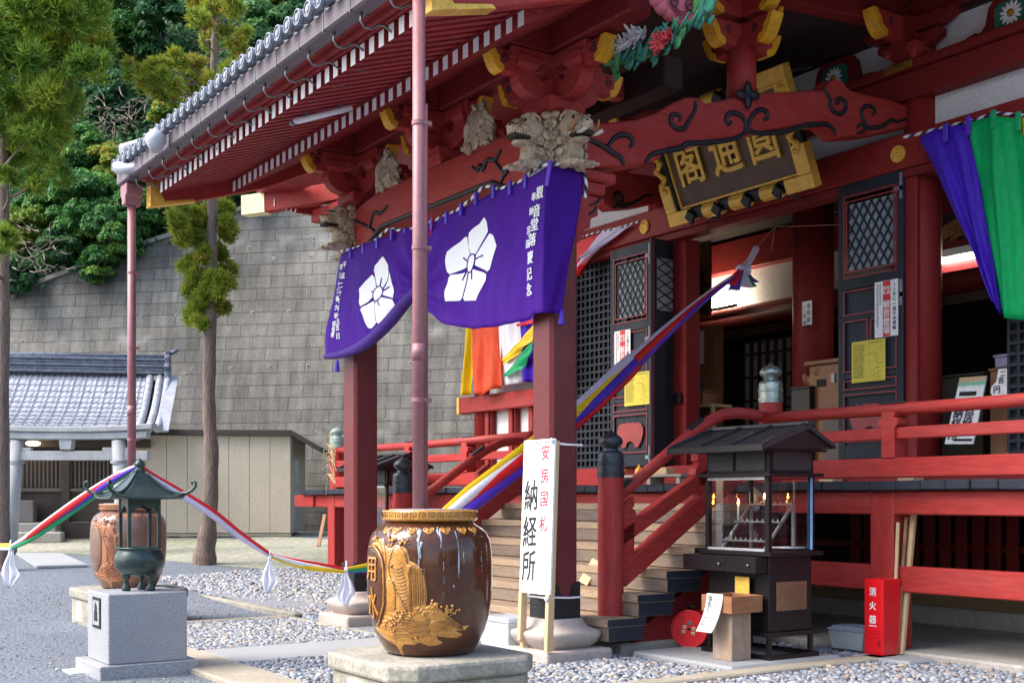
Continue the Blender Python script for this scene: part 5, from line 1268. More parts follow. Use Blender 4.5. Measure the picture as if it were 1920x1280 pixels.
# ------------------------------------------------------------------ upright paper sign leaning on the near column
SG = thing('signboard', 'white upright signboard with black and red brush writing, tied to the near column', 'sign', (1.9,-.3,.13))
a0, a1, b0, b1 = onY(979,826,-.30), onY(1036,826,-.30), onY(978,1110,-.36), onY(1036,1114,-.36)
x0, x1 = (a0.x+b0.x)/2, (a1.x+b1.x)/2; zt, zb = a0.z, b0.z
def sgp(x, z, off=0): t = (zt-z)/(zt-zb); return V((x, -.295-.055*t - off, z))
SGR = 1.0
q = MB(); q.add([sgp(x0,zt,.012),sgp(x1,zt,.012),sgp(x1,zb,.012),sgp(x0,zb,.012),sgp(x0,zt,-.012),sgp(x1,zt,-.012),sgp(x1,zb,-.012),sgp(x0,zb,-.012)], [(0,3,2,1),(4,5,6,7),(0,1,5,4),(1,2,6,5),(2,3,7,6),(3,0,4,7)])
obj('sign_panel', q, PAPER, SG, bevel=.004)
for x in (x0+.03, x1-.025):
    obj('leg', MB().bar(sgp(x,zt-.02,-.03), sgp(x,.14,-.03) , .045, .04, (0,1,0)).bar(sgp(x,zb+.01,.0), sgp(x,.14 if x > 1.9 else .20,.0), .05, .045, (0,1,0)), NEWW, SG, bevel=.004)
A_ = V((1,0,0)); B2 = V((0,.055/(zt-zb),1)).normalized(); W_ = x1-x0; Hh = zt-zb
q = MB(); r2 = MB()
for ch, f in zip('納経所', (.36,.595,.82)): write(q, ch, sgp(x0+W_*.30, zt-Hh*f, .014), A_, B2, .30, sx=.74, bold=.012, shear=.05)
for ch, f in zip('安房国札', (.085,.235,.385,.545)): write(r2, ch, sgp(x0+W_*.73, zt-Hh*f, .014), A_, B2, .15, sx=.85, shear=.06, bold=.014)
obj('black_lettering', q, INK, SG); obj('red_lettering', r2, REDINK, SG)
for z, x in ((zt-.02, 0), (zb-.03, 0)):
    obj('white_tie', MB().tube([(x0+.02,-.31,z),(x1,-.32,z),(2.07,-.17,z-.01),(2.09,0,z-.02),(2.08,.17,z-.02),(1.7,.18,z-.02),(1.69,-.17,z)], .010, 6), CWHITE, SG)
    obj('tie_knot', MB().ball(sgp(x1-.02,z,.03), .025, .02, .025, 8), CWHITE, SG, smooth=True)
# ------------------------------------------------------------------ black candle cabinet
CABR = mat('black sheet roof', (.016,.017,.020), .36, .25, 5, c2=(.034,.034,.037), metal=.1, bump=.08)
CB = mat('black cabinet lacquer', (.008,.007,.008), .38, .3, 3, c2=(.016,.010,.012), bump=.05, spec=.35)
def cabinet(x0, x1, y0, y1, zf, label):
    T = thing('candle_cabinet', label, 'candle cabinet', (x0, y0, zf), 'black candle cabinets')
    zg0, zg1 = 1.03, 1.70
    q = MB()
    for x in (x0+.02, x1-.06):
        for y in (y0+.02, y1-.06): q.box(x, x+.04, y, y+.04, zf, zf+.20)
    q.box(x0-.02,x1+.02,y0-.02,y0+.03,zf,zf+.04).box(x0-.02,x1+.02,y1-.03,y1+.02,zf,zf+.04).box(x0-.02,x0+.03,y0+.03,y1-.03,zf,zf+.04).box(x1-.03,x1+.02,y0+.03,y1-.03,zf,zf+.04)
    q.box(x0-.01,x1+.01,y0-.01,y1+.01,zf+.20,zf+.24)
    obj('stand', q, CB, T, bevel=.004)
    obj('cabinet_body', MB().box(x0+.03,x1-.03,y0+.03,y1-.03,zf+.24,.99), CB, T, bevel=.006)
    obj('table_ledge', MB().box(x0-.04,x1+.04,y0-.03,y1+.05,.99,1.03), CB, T, bevel=.005)
    xm = (x0+x1)/2 - .02
    for a, b in ((x0-.16, xm-.003), (xm+.003, x1-.05)):
        d = obj('drawer', MB().box(a, b, y0-.12, y0+.2, .84, .985), CB, T, bevel=.006)
        obj('drawer_knob', MB().ball((b-.06 if a < xm-.2 else a+.3, y0-.13, .91), .015, n=8), STEEL, d, smooth=True)
    obj('metal_plate', MB().box(x1-.029,x1-.022,y0+.12,y1-.10,.50,.76), mat('copper plate', (.30,.19,.12), .35, .15, 4, metal=.6), T, bevel=.008)
    q = MB()
    for x in (x0+.01, x1-.06):
        for y in (y0+.01, y1-.05): q.box(x, x+.045, y, y+.04, 1.03, 1.70)
    obj('corner_post', q, CB, T)
    for (a, b, c_, d) in ((x0+.055,x1-.06,y0+.03,y0+.034),(x0+.055,x1-.06,y1-.034,y1-.03)): obj('glass_pane', MB().box(a,b,c_,d,1.03,1.70), GLASS, T)
    for x in (x0+.03, x1-.034): obj('glass_pane', MB().box(x,x+.004,y0+.05,y1-.05,1.03,1.70), GLASS, T)
    al = mat('aluminium strip', (.70,.70,.76), .35, .05, 5, metal=.6)
    obj('sliding_track', MB().box(x0+.05,x1-.06,y0+.0,y0+.028,1.033,1.055), al, T); obj('sliding_track', MB().box(x0+.05,x1-.06,y0+.0,y0+.028,1.672,1.70), al, T)
    obj('sliding_track', MB().box(x1-.025,x1-.005,y1-.055,y1-.045,1.04,1.695), mat('sky blue strip', (.25,.45,.80), .4), T)
    obj('head_frame', MB().box(x0-.05,x1+.05,y0-.05,y1+.05,1.70,1.735), CB, T, bevel=.005)
    obj('vent_box', MB().box(x0+.02,x1-.02,y0+.02,y1-.02,1.735,1.95), CB, T)
    mesh_m = mat('dark vent mesh', (.05,.045,.045), .5, .5, 90, bump=.5, bscale=150)
    for a, b in ((x0+.06, xm-.02), (xm+.02, x1-.06)): obj('vent_grille', MB().box(a,b,y0+.008,y0+.018,1.755,1.93), mesh_m, T)
    obj('vent_grille', MB().box(x1-.018,x1-.008,y0+.06,y1-.06,1.755,1.93), mesh_m, T)
    # roof: gable along the front, front slope long
    ym = y0 + .31; ex0, ex1 = x0-.21, x1+.19
    pr = [(y0-.26,1.93),(y0-.26,1.965),(ym,2.165),(y1+.05,1.985),(y1+.05,1.95),(ym,2.12)]
    rf = obj('roof', MB().prism(pr, (ex0,0,0), (0,1,0), (0,0,1), (ex1-ex0,0,0)), CABR, T, bevel=.004)
    obj('gable_board', MB().prism([(y0-.24,1.935),(y1+.03,1.95),(ym,2.115)], (x1+.13,0,0), (0,1,0), (0,0,1), (.03,0,0)), CB, rf)
    obj('gable_board', MB().prism([(y0-.24,1.935),(y1+.03,1.95),(ym,2.115)], (x0-.15,0,0), (0,1,0), (0,0,1), (.03,0,0)), CB, rf)
    obj('ridge_cap', MB().bar((ex0-.02,ym,2.172),(ex1+.02,ym,2.172), .10, .035), CABR, rf, bevel=.006)
    for k_ in range(4):
        x = ex0+.02 + (ex1-ex0-.04)*k_/3; obj('roof_seam', MB().bar((x,y0-.265,1.975),(x,ym,2.178), .035, .03), CABR, rf, bevel=.004)
    obj('eave_board', MB().box(ex0,ex1,y0-.28,y0-.26,1.915,1.975), CB, rf, bevel=.003)
    obj('soffit', MB().box(x0-.1,x1+.1,y0-.2,y1+.03,1.925,1.945), CB, rf)
    return T
CX0, CX1, CY0, CY1 = 2.63, 3.46, 1.19, 1.80
cabinet(CX0, CX1, CY0, CY1, .075, 'black lacquered candle cabinet with glass sides and a sheet roof, beside the offering post')
# candle rack and candles inside
RK = thing('candle_rack', 'wax spattered steel candle rack inside the glass case', 'candle rack', (CX0+.1, CY0+.1, 1.03))
WAX = mat('wax spattered steel', (.20,.20,.21), .5, .25, 12, c2=(.36,.34,.31), metal=.4, bump=.3)
xa, xb = CX0+.16, CX1-.10
bars = [(CY0+.10,1.12),(CY0+.25,1.29),(CY0+.42,1.45)]
for y, z in bars:
    b = obj('rack_bar', MB().bar((xa,y,z),(xb,y,z), .02, .014), WAX, RK)
    q = MB()
    for k_ in range(9):
        x = xa + (xb-xa)*(k_+.5)/9; q.lathe([(.003,0),(.012,.004),(.011,.012),(.002,.03)], (x,y,z), 8)
    o = obj('candle_pin', q, WAX, b)
for x in (xa+.02, xb-.02):
    obj('rack_brace', MB().bar((x,CY0+.06,1.04),(x,CY0+.44,1.46), .025, .02).bar((x,CY0+.44,1.035),(x,CY0+.44,1.46), .03, .022, (0,1,0)), WAX, RK)
CW = mat('white candle wax', (.80,.78,.72), .4, .05, 5)
FL = lampmat('candle flame', (1,.38,.07), 18)
def candle(x, y, z, h, lit, label):
    T = thing('candle', label, 'candle', (x,y,z), 'candles on the rack'); r = .011 if lit else .006
    obj('wax_stick', MB().lathe([(r,0),(r,h),(r*.6,h+.003)], (x,y,z), 12), CW, T, smooth=True)
    if lit: obj('flame', MB().lathe([(.002,0),(.010,.012),(.011,.022),(.006,.040),(.0008,.056)], (x,y,z+h+.006), 10), FL, T, smooth=True)
candle(xa+.04, bars[1][0], 1.30, .14, True, 'thick burning candle on the middle bar of the rack')
candle(xb-.36, bars[2][0], 1.46, .035, True, 'short burning candle stub on the top bar of the rack')
candle(xa+.10, bars[0][0], 1.13, .07, False, 'thin unlit candle on the lowest bar of the rack')
candle(xa+.02, bars[2][0], 1.46, .10, False, 'thin unlit candle at the very end of the top bar')
candle(xa+.09, bars[2][0], 1.46, .10, False, 'thin unlit candle second from the end of the top bar')
tr = obj('candle_tray', MB().box(CX1-.30,CX1-.06,CY1-.28,CY1-.08,1.05,1.062), CWHITE, bevel=.003); tag(tr, 'small white tray lying on the floor of the glass case', 'tray')
cabinet(-5.55, -4.7, 1.75, 2.40, .03, 'black candle cabinet half hidden behind the far stair rail')

# ------------------------------------------------------------------ small things by the steps
# offering post
T = thing('incense_post', 'square wooden post with a shallow box on top and a handwritten price note', 'offering box', (3.2,.96,.075))
obj('post', MB().box(3.09,3.33,.86,1.10,.075,.52), mat('weathered box wood', (.28,.18,.12), .75, .3, 4, c2=(.36,.30,.25), fine=.2, bump=.3, stretch=(5,5,.8)), T, bevel=.006)
bw = mat('reddish box wood', (.33,.14,.06), .6, .25, 3, bump=.2, stretch=(1,1,5))
obj('box_tray', MB().box(3.02,3.40,.79,.812,.50,.65).box(3.02,3.40,1.15,1.172,.50,.65).box(3.02,3.042,.812,1.15,.50,.65).box(3.378,3.40,.812,1.15,.50,.65).box(3.042,3.378,.812,1.15,.50,.52), bw, T, bevel=.004)
nq = MB(); rows = []
for i in range(9):
    t = i/8; rows.append([V((3.10 + .20*s_ - .07*t*t, .785 - .02*t - .05*t*t, .665 - .34*t)) for s_ in np.linspace(0,1,5)])
nt = obj('price_note', nq.grid(rows), PAPER, T, smooth=True, thick=.003)
iq = MB()
for i, ch in enumerate('線香五十円'): write(iq, ch, V((3.15-.07*((.12+.17*i)**2), .779-.02*(.12+.17*i)-.05*(.12+.17*i)**2, .665-.34*(.12+.17*i))), (1,0,0), (-.1,.1,1), .065, sx=.9)
for i, ch in enumerate('ロウソク五十円'): write(iq, ch, V((3.245-.07*((.10+.125*i)**2), .779-.02*(.10+.125*i)-.05*(.10+.125*i)**2, .665-.34*(.10+.125*i))), (1,0,0), (-.1,.1,1), .05, sx=.9)
obj('note_lettering', iq, INK, nt)
tag(obj('brass_plate', MB().box(3.06,3.24,1.165,1.172,.60,.80), GOLDL, bevel=.004), 'brass padlock plate on the cabinet front above the offering post', 'metal plate')
# cable reel
RL = thing('cable_reel', 'round red cable reel with cream sockets standing by the black stair ends', 'cable reel', (2.42,1.0,.05))
rc = onZ(1283, 1212, .06); rc = V((rc.x+.05, rc.y+.05, .245)); ax = (EYE-rc); ax.z = 0; ax.normalize(); ax = (ax + V((-.25,-.1,0))).normalized(); s_ = V((-ax.y, ax.x, 0))
def disc(c, r, d, n=36):
    return MB().tube([c - ax*d, c + ax*d], r, n)
obj('reel_face', disc(rc + ax*.08, .178, .008), FIRER, RL, bevel=.004); obj('reel_face', disc(rc - ax*.09, .178, .008), FIRER, RL)
obj('wound_cable', disc(rc, .15, .07), BLACK, RL)
obj('rim', MB().tube([rc + ax*.09 + s_*(.176*math.cos(t)) + V((0,0,.176*math.sin(t))) for t in np.linspace(0,6.283,33)[:-1]], .010, 6, closed=True), FIRER, RL, smooth=True)
CRM = mat('cream socket', (.75,.66,.42), .5)
for a, b in ((-.045,.02),(-.055,-.025),(.045,.005),(.04,-.04)):
    so_ = obj('socket', MB().obox(rc + ax*.092 + s_*a + V((0,0,b)), s_*.018, V((0,0,.016)), ax*.006), CRM, RL, bevel=.004)
    obj('socket_slot', MB().obox(rc + ax*.099 + s_*(a-.005) + V((0,0,b)), s_*.002, V((0,0,.007)), ax*.001).obox(rc + ax*.099 + s_*(a+.005) + V((0,0,b)), s_*.002, V((0,0,.007)), ax*.001), INK, so_)
obj('hub', MB().tube([rc + ax*.085, rc + ax*.10], .014, 12), BLACK, RL)
obj('breaker', MB().obox(rc + ax*.092 + s_*.005 + V((0,0,.06)), s_*.022, V((0,0,.018)), ax*.006), STEEL, RL, bevel=.003)
q = MB(); r_ = random.Random(8)
for k_ in range(16):
    a = r_.uniform(0,6.28); r2 = r_.uniform(.05,.155); q.ball(rc + ax*.087 + s_*(r2*math.cos(a)) + V((0,0,r2*math.sin(a))), .006*r_.uniform(.6,2.2), .004, .006*r_.uniform(.6,1.5), 6)
obj('worn_spots', q, mat('rust spots', (.20,.02,.02), .7), RL)
obj('reel_stand', MB().tube([rc + s_*.14 - V((0,0,.185)) + ax*.10, rc - V((0,0,.0)) + ax*.10 - ax*.01, rc - s_*.14 - V((0,0,.185)) + ax*.10], .008, 6).tube([rc + s_*.16 - V((0,0,.185)) + ax*.11, rc + s_*.16 - V((0,0,.185)) - ax*.14], .010, 6).tube([rc - s_*.16 - V((0,0,.185)) + ax*.11, rc - s_*.16 - V((0,0,.185)) - ax*.14], .010, 6) if False else MB().bar(rc + s_*.15 - V((0,0,.187)) - ax*.12, rc + s_*.15 - V((0,0,.187)) + ax*.12, .02, .015).bar(rc - s_*.15 - V((0,0,.187)) - ax*.12, rc - s_*.15 - V((0,0,.187)) + ax*.12, .02, .015), BLACK, RL)
obj('handle', MB().tube([rc - s_*.03 + V((0,0,.17)), rc - s_*.03 + V((0,0,.21)), rc + s_*.03 + V((0,0,.21)), rc + s_*.03 + V((0,0,.17))], .012, 8), BLACK, RL, smooth=True)
obj('plug_lead', MB().tube(smoothpath([rc + s_*-.05 - V((0,0,.19)), rc - s_*.2 + ax*.05 - V((0,0,.19)), rc - s_*.33 + ax*.12 - V((0,0,.19)), rc - s_*.42 + ax*.0 - V((0,0,.185))]), .012, 6), BLACK, RL, smooth=True)
# extinguisher box
fx, fy = 3.55, 2.35; fz = .062
T = thing('extinguisher_box', 'bright red steel fire extinguisher box lettered in white', 'fire extinguisher box', (fx, fy, fz))
obj('box_body', MB().prism([(0,0),(.215,0),(.215,.70),(0,.70)], (fx,fy,fz), (1,0,0), (0,0,1), (0,.25,0)), FIRER, T, bevel=.004)
dr = obj('box_door', MB().box(fx+.012,fx+.203,fy-.008,fy+.001,fz+.02,fz+.685), FIRER, T, bevel=.003)
for z in (.165,.195,.225): obj('louvre', MB().box(fx+.04,fx+.18,fy-.016,fy-.007,fz+z,fz+z+.010), FIRER, dr, bevel=.003)
obj('pull', MB().box(fx+.16,fx+.19,fy-.014,fy-.007,fz+.08,fz+.14), mat('dark red recess', (.35,.01,.015), .4), dr)
q = MB()
for ch, z in (('消',.585),('火',.455),('器',.325)): write(q, ch, (fx+.105, fy-.010, fz+z), (1,0,0), (0,0,1), .082, bold=.022)
for i in range(7): q.box(fx+.062+i*.013, fx+.071+i*.013, fy-.0105, fy-.0095, fz+.262, fz+.272)
obj('white_lettering', q, WINK, dr)
# poles
for k_, (dx, dy, L, w_, lab) in enumerate(((0,0,1.22,.035,'short pale wooden pole leaning on the red deck post'),(.06,.04,1.27,.03,'rough bark pole between two planed poles against the deck post'),(.10,.05,1.42,.05,'tallest planed wooden batten leaning on the red deck post'))):
    p = V((3.74+.012*k_, 2.52+k_*.045, .062)); q_ = p + V((-.02+.02*k_, .10+.035*k_, L))
    m_ = NEWW if k_ != 1 else mat('bark brown wood', (.25,.15,.08), .8, .4, 8)
    o = obj('wooden_pole', MB().bar(p, q_, w_, w_*.8, (0,1,0)) if k_ else MB().tube([p, q_], .018, 10), m_, bevel=.003 if k_ else 0); tag(o, lab, 'wooden pole', 'poles leaning on the deck post')
# plastic bins
PLAS = bpy.data.materials.new('clear plastic'); PLAS.use_nodes = True
N, L, b = nodes_of(PLAS); b.inputs['Base Color'].default_value = (.78,.82,.88,1); b.inputs['Roughness'].default_value = .25; b.inputs['Alpha'].default_value = .42
PLID = mat('cloudy plastic lid', (.60,.66,.75), .3, .1, 3, alpha=.55)
def bin_(x, y, z, a, b_, h, label, seed, rot, mcol):
    T = thing('plastic_bin', label, 'storage bin', (x,y,z), 'clear plastic storage bins')
    A_ = V((math.cos(rot), math.sin(rot), 0)); B_2 = V((-math.sin(rot), math.cos(rot), 0)); c = V((x,y,z)); vs = []
    for zz, f in ((0,.86),(h,1.0)):
        for i, j in ((-1,-1),(1,-1),(1,1),(-1,1)): vs.append(c + A_*(a*f*i) + B_2*(b_*f*j) + V((0,0,zz)))
    obj('bin_body', MB().add(vs, [(0,3,2,1),(0,1,5,4),(1,2,6,5),(2,3,7,6),(3,0,4,7)]), PLAS, T, thick=.004)
    obj('bin_rim', MB().obox(c + V((0,0,h+.015)), A_*(a*1.06), B_2*(b_*1.06), V((0,0,.012))), PLID, T, bevel=.006)
    obj('bin_lid', MB().obox(c + V((0,0,h+.035)), A_*(a*.92), B_2*(b_*.92), V((0,0,.014))), PLID, T, bevel=.01)
    for s2 in (-1,1): obj('lid_clip', MB().obox(c + V((0,0,h*.93)) + A_*(a*1.05*s2), A_*.008, B_2*.05, V((0,0,.03))), PLID, T, bevel=.004)
    q = MB(); r_ = random.Random(seed)
    for k_ in range(14): q.ball(c + A_*(a*r_.uniform(-.65,.65)) + B_2*(b_*r_.uniform(-.65,.65)) + V((0,0,r_.uniform(.04,h*.6))), r_.uniform(.03,.06), r_.uniform(.03,.06), r_.uniform(.02,.04), 8)
    obj('stored_goods', q, mcol, T)
bin_(3.23, 2.62, .06, .21, .15, .17, 'lidded clear plastic bin on the pebbles beside the red extinguisher box', 3, .0, mat('pale goods', (.60,.60,.62), .7, .3, 9))
p = at(952, 1205, 11.5); bin_(p.x, p.y, .05, .26, .17, .28, 'clear plastic bin of pinkish bags half hidden between the jar and the signboard', 9, .0, mat('pinkish goods', (.55,.30,.27), .7, .4, 9, c2=(.3,.33,.5)))
# posters on the doors
def poster(x0, x1, y, z0, z1, label):
    W_ = x1-x0; h = z1-z0; T = thing('poster', label, 'poster', ((x0+x1)/2, y, z0), 'red and white notices on the doors')
    obj('sheet', MB().box(x0,x1,y-.003,y,z0,z1), PAPER, T)
    obj('red_band', MB().box(x0+W_*.36,x0+W_*.68,y-.0045,y-.0032,z0+.004,z1-.004), CRED, T)
    wq, bq = MB(), MB()
    for ch, f in zip('観音霊場', (.42,.575,.735,.885)): write(wq, ch, (x0+W_*.52, y-.006, z1-h*f), (1,0,0), (0,0,1), W_*.30, sx=1.0, bold=.02)
    for ch, a, f in (('安',.60,.13),('房',.60,.21),('国',.44,.13),('札',.44,.21)): write(wq, ch, (x0+W_*a, y-.006, z1-h*f), (1,0,0), (0,0,1), W_*.15, bold=.02)
    for i, ch in enumerate('12年に一度の本開帳'): write(bq, ch, (x0+W_*.85, y-.0042, z1-h*(.09+.085*i)), (1,0,0), (0,0,1), W_*.155, bold=.02)
    obj('white_lettering', wq, WINK, T); obj('black_lettering', bq, INK, T)
    gq_ = MB(); r_ = random.Random(1)
    for cx_, n0 in ((.24,.42),(.13,.8)):
        z = z1-h*.05
        while z > z0 + h*(1-n0): gq_.box(x0+W_*(cx_-.03), x0+W_*(cx_+.03), y-.0042, y-.0035, z-.022, z); z -= .028
    obj('small_print', gq_, GREYINK, T)
def ysheet(x0, x1, y, z0, z1, label):
    T = thing('yellow_notice', label, 'notice', ((x0+x1)/2, y, z0), 'yellow notices on the doors')
    obj('sheet', MB().box(x0,x1,y-.003,y,z0,z1), YPAPER, T); W_ = x1-x0; h = z1-z0; q = MB(); r_ = random.Random(4)
    for i in range(26): q.box(x0+W_*.05, x0+W_*(.40-.06*r_.random()), y-.0045, y-.0035, z1-h*(.09+.032*i), z1-h*(.09+.032*i)+.007)
    q.box(x0+W_*.5, x0+W_*.92, y-.0045, y-.0035, z1-h*.075, z1-h*.05)
    P_ = [(.5,.3),(.6,.35),(.7,.33),(.78,.42),(.72,.5),(.8,.6),(.9,.55)]
    for (a, b), (c_, d) in zip(P_, P_[1:]): q.bar((x0+W_*a,y-.004,z1-h*b),(x0+W_*c_,y-.004,z1-h*d), .005,.002,(0,1,0))
    for i in range(7): q.box(x0+W_*(.5+.3*r_.random()), x0+W_*(.62+.3*r_.random()), y-.0045, y-.0035, z1-h*(.68+.04*i), z1-h*(.68+.04*i)+.006)
    obj('printed_lines', q, mat('olive print', (.30,.25,.05), .8), T)
a = onY(1640,530,4.84); b = onY(1684,628,4.84); poster(a.x, b.x, 4.842, b.z, a.z, 'white notice with a red band on the lattice door beside the violet and green drape')
a = onY(1152,622,4.64); b = onY(1182,696,4.64); poster(a.x, b.x, 4.642, b.z-.05, a.z, 'white notice with a red band on the lattice door, partly behind the ribbon')
a = onY(1597,642,4.84); b = onY(1660,712,4.84); ysheet(a.x, b.x, 4.842, b.z, a.z, 'yellow map notice low on the lattice door beside the violet and green drape')
a = onY(1171,701,4.64); b = onY(1218,757,4.64); ysheet(a.x, b.x, 4.642, b.z, a.z, 'yellow map notice low on the lattice door beside the black grid shutter')
# paper on the inner pillar
a = onY(1505,566,6.3); b = onY(1523,608,6.3)
T = thing('paper_slip', 'white handwritten slip pasted on the round inner pillar', 'paper slip', (a.x,6.3,b.z))
obj('sheet', MB().box(a.x,b.x,6.29,6.295,b.z,a.z), PAPER, T); q = MB()
for i, ch in enumerate('本尊撮影'): write(q, ch, (a.x+(b.x-a.x)*.68, 6.286, a.z-.07-.1*i), (1,0,0), (0,0,1), .085)
for i, ch in enumerate('ご遠慮'): write(q, ch, (a.x+(b.x-a.x)*.25, 6.286, a.z-.10-.1*i), (1,0,0), (0,0,1), .07)
obj('lettering', q, INK, T)

# ------------------------------------------------------------------ name plaque over the entrance
PQ = thing('name_plaque', 'large brown name plaque with three raised golden characters in a black and gold frame', 'plaque', (-.16, 4.4, 5.3))
pu = V((0, 3.95-4.5, 6.58-5.29)).normalized(); pn = V((0, -pu.z, pu.y)); PW, PH = 2.52, 1.42; pc0 = V((-.16,4.5,5.29))
def pp(a, b, n=0): return pc0 + V((1,0,0))*a + pu*b + pn*n
def pbox(mb, a0, a1, b0, b1, n0, n1):
    vs = [pp(a,b,n) for n in (n0,n1) for a, b in ((a0,b0),(a1,b0),(a1,b1),(a0,b1))]; return mb.add(vs, [(0,1,2,3),(7,6,5,4),(0,4,5,1),(1,5,6,2),(2,6,7,3),(3,7,4,0)])
h_ = PW/2
PBR = mat('brown plaque board', (.13,.075,.042), .5, .25, 5, bump=.15)
obj('board', pbox(MB(), -h_+.22, h_-.22, .18, PH-.18, -.02, .02), PBR, PQ)
q = MB()
for bb in ((-h_+.20,h_-.20,.155,.19),(-h_+.20,h_-.20,PH-.19,PH-.155),(-h_+.20,-h_+.235,.19,PH-.19),(h_-.235,h_-.20,.19,PH-.19)): pbox(q, *bb, -.02, .05)
obj('gold_moulding', q, GOLDL, PQ, bevel=.006)
q = MB()
for bb in ((-h_,h_,.0,.155),(-h_,h_,PH-.155,PH),(-h_,-h_+.20,.155,PH-.155),(h_-.20,h_,.155,PH-.155)): pbox(q, *bb, -.03, .09)
obj('black_frame', q, BLACK, PQ, bevel=.02)
for sx in (-1,1):
    for bz in (0, 1):
        q = MB(); z0, z1 = (-.03,.155) if bz == 0 else (PH-.155, PH+.03); xs_ = sorted((sx*(h_+.03), sx*(h_-.42))); pbox(q, xs_[0], xs_[1], z0, z1, -.035, .115)
        xs_ = sorted((sx*(h_+.03), sx*(h_-.17))); zz = (.155,.52) if bz == 0 else (PH-.52,PH-.155); pbox(q, xs_[0], xs_[1], zz[0], zz[1], -.035, .115)
        obj('gilt_corner', q, GOLDL, PQ, bevel=.01)
    q = MB(); path = [pp(sx*(h_-.09 + .05*math.sin(i*.9)), .45+.75*i/24, .11) for i in range(25)]
    q.tube(smoothpath(path, 2), .035, 6)
    for i in range(0, 25, 3): q.ball(path[i] + pn*.01, .05, .045, .04, 8)
    obj('gilt_dragon_scroll', q, GOLDL, PQ, smooth=True)
for z0 in (-.02, PH-.14):
    for x in (-.62, -.12, .42):
        q = MB()
        for k_ in range(8):
            pass
        q.tube([pp(x, z0+.08, .03), pp(x+.30, z0+.08, .03)], .105, 14); obj('gilt_band', q, GOLDL, PQ, bevel=.01)
    for x in (-.87,-.37,.17,.70):
        q = MB(); pl = [(-.10,0),(-.04,.05),(0,.10),(.04,.05),(.10,0),(.05,-.06),(0,-.12),(-.05,-.06)]
        obj('black_star_boss', MB().prism(pl, pp(x+.02, z0+.07, .09), (1,0,0), pu, pn*.05), BLACK, PQ, bevel=.01)
for ch, a in (('閣',-.66),('通',.0),('圓',.64)):
    q = MB(); write(q, ch, pp(a, PH*.53, .024), (1,0,0), pu, .72, sx=.72, bold=.012)
    o = obj('golden_character', q, GOLDL, PQ); sm = o.modifiers.new('t', 'SOLIDIFY'); sm.thickness = .035; sm.offset = 1
obj('hanger', MB().tube([pp(-.8,PH,-.03), V((-.95,4.9,6.9))], .015, 6).tube([pp(.8,PH,-.03), V((.65,4.9,6.9))], .015, 6), STEEL, PQ)
obj('rest_hook', MB().bar(pp(-.7,0,-.03), V((-.86,4.82,5.25)), .03,.03).bar(pp(.7,0,-.03), V((.54,4.82,5.25)), .03,.03), STEEL, PQ)
q = MB()
for u, v in ((1328,420),(1298,410)): p = onY(u, v, 4.6); q.tube([p + V((0,0,.12)), p, p - V((0,0,.14))], .006, 5)
obj('dangling_wire', q, INK, PQ)

# ------------------------------------------------------------------ five coloured temple curtains
def satin(T, name, top, bot, yv, m, nf=3.0, amp=.05, seed=0, n=20, k=26):
    """cloth between two pixel polylines on a real plane, with soft folds"""
    r_ = random.Random(seed); ph = r_.uniform(0,6); cols = []
    def pick(pl, t):
        t *= len(pl)-1; i = min(int(t), len(pl)-2); f = t-i; return (pl[i][0]+(pl[i+1][0]-pl[i][0])*f, pl[i][1]+(pl[i+1][1]-pl[i][1])*f)
    for i in range(n+1):
        s_ = i/n; a = onY(*pick(top, s_), yv); b = onY(*pick(bot, s_), yv); col = []
        for j in range(k+1):
            t = j/k; p = a.lerp(b, t)
            y = amp*(.25+.75*math.sin(t*1.6))*(math.sin(s_*6.283*nf + ph + t*2.2) + .45*math.sin(s_*6.283*nf*2.3 + t*5 + ph)) + .3*amp*math.sin(t*9 + s_*7 + ph)
            col.append(p + V((0, y, 0)))
        cols.append(col)
    return obj(name, MB().grid(cols), m, T, smooth=True, thick=.004)
def damask(name, c, c2):
    m = mat(name, c, .5, .1, 4, fine=.10, fscale=14, bump=.6, bscale=4, stretch=(1.6,1,.5), bdist=.05, spec=.2); N, L, b = nodes_of(m)
    vo = N.new('ShaderNodeTexVoronoi'); vo.feature = 'DISTANCE_TO_EDGE'; vo.inputs['Scale'].default_value = 9
    tc = N.new('ShaderNodeTexCoord'); L.new(tc.outputs['Object'], vo.inputs[0])
    mr = N.new('ShaderNodeMapRange'); mr.inputs['From Min'].default_value = .02; mr.inputs['From Max'].default_value = .05; mr.inputs['To Min'].default_value = .38; mr.inputs['To Max'].default_value = .58
    L.new(vo.outputs['Distance'], mr.inputs[0]); L.new(mr.outputs[0], b.inputs['Roughness'])
    return m
DV, DG, DY, DO = damask('violet damask', (.060,.016,.46), 0), damask('green damask', (.0,.36,.10), 0), damask('yellow damask', (.85,.55,.01), 0), damask('orange damask', (.80,.10,.035), 0)
T = thing('temple_drape', 'gathered violet, green and yellow satin drape hung before the dark doorway with the price board', 'drape', (3.3,4.6,4.5), 'five coloured drapes on the hall front')
satin(T, 'violet_panel', [(1720,258),(1750,245),(1785,238),(1818,231)], [(1866,562),(1870,572),(1876,585),(1880,592)], 4.60, DV, 2.2, .05, 1)
satin(T, 'green_panel', [(1815,231),(1840,222),(1862,217),(1880,220),(1911,222)], [(1876,590),(1890,597),(1905,599),(1940,600),(1980,600)], 4.585, DG, 1.6, .05, 2)
satin(T, 'yellow_panel', [(1910,222),(1930,220),(1950,218)], [(1975,600),(2000,600),(2040,600)], 4.57, DY, 1, .04, 3)
rp = smoothpath([onY(*p, 4.66) for p in ((1695,257),(1720,252),(1780,236),(1818,228),(1862,214),(1885,214),(1920,217),(1990,222))]); twisted('twisted_cord', rp, .018, T, CWHITE, mat('violet black cord', (.05,.02,.10), .7))
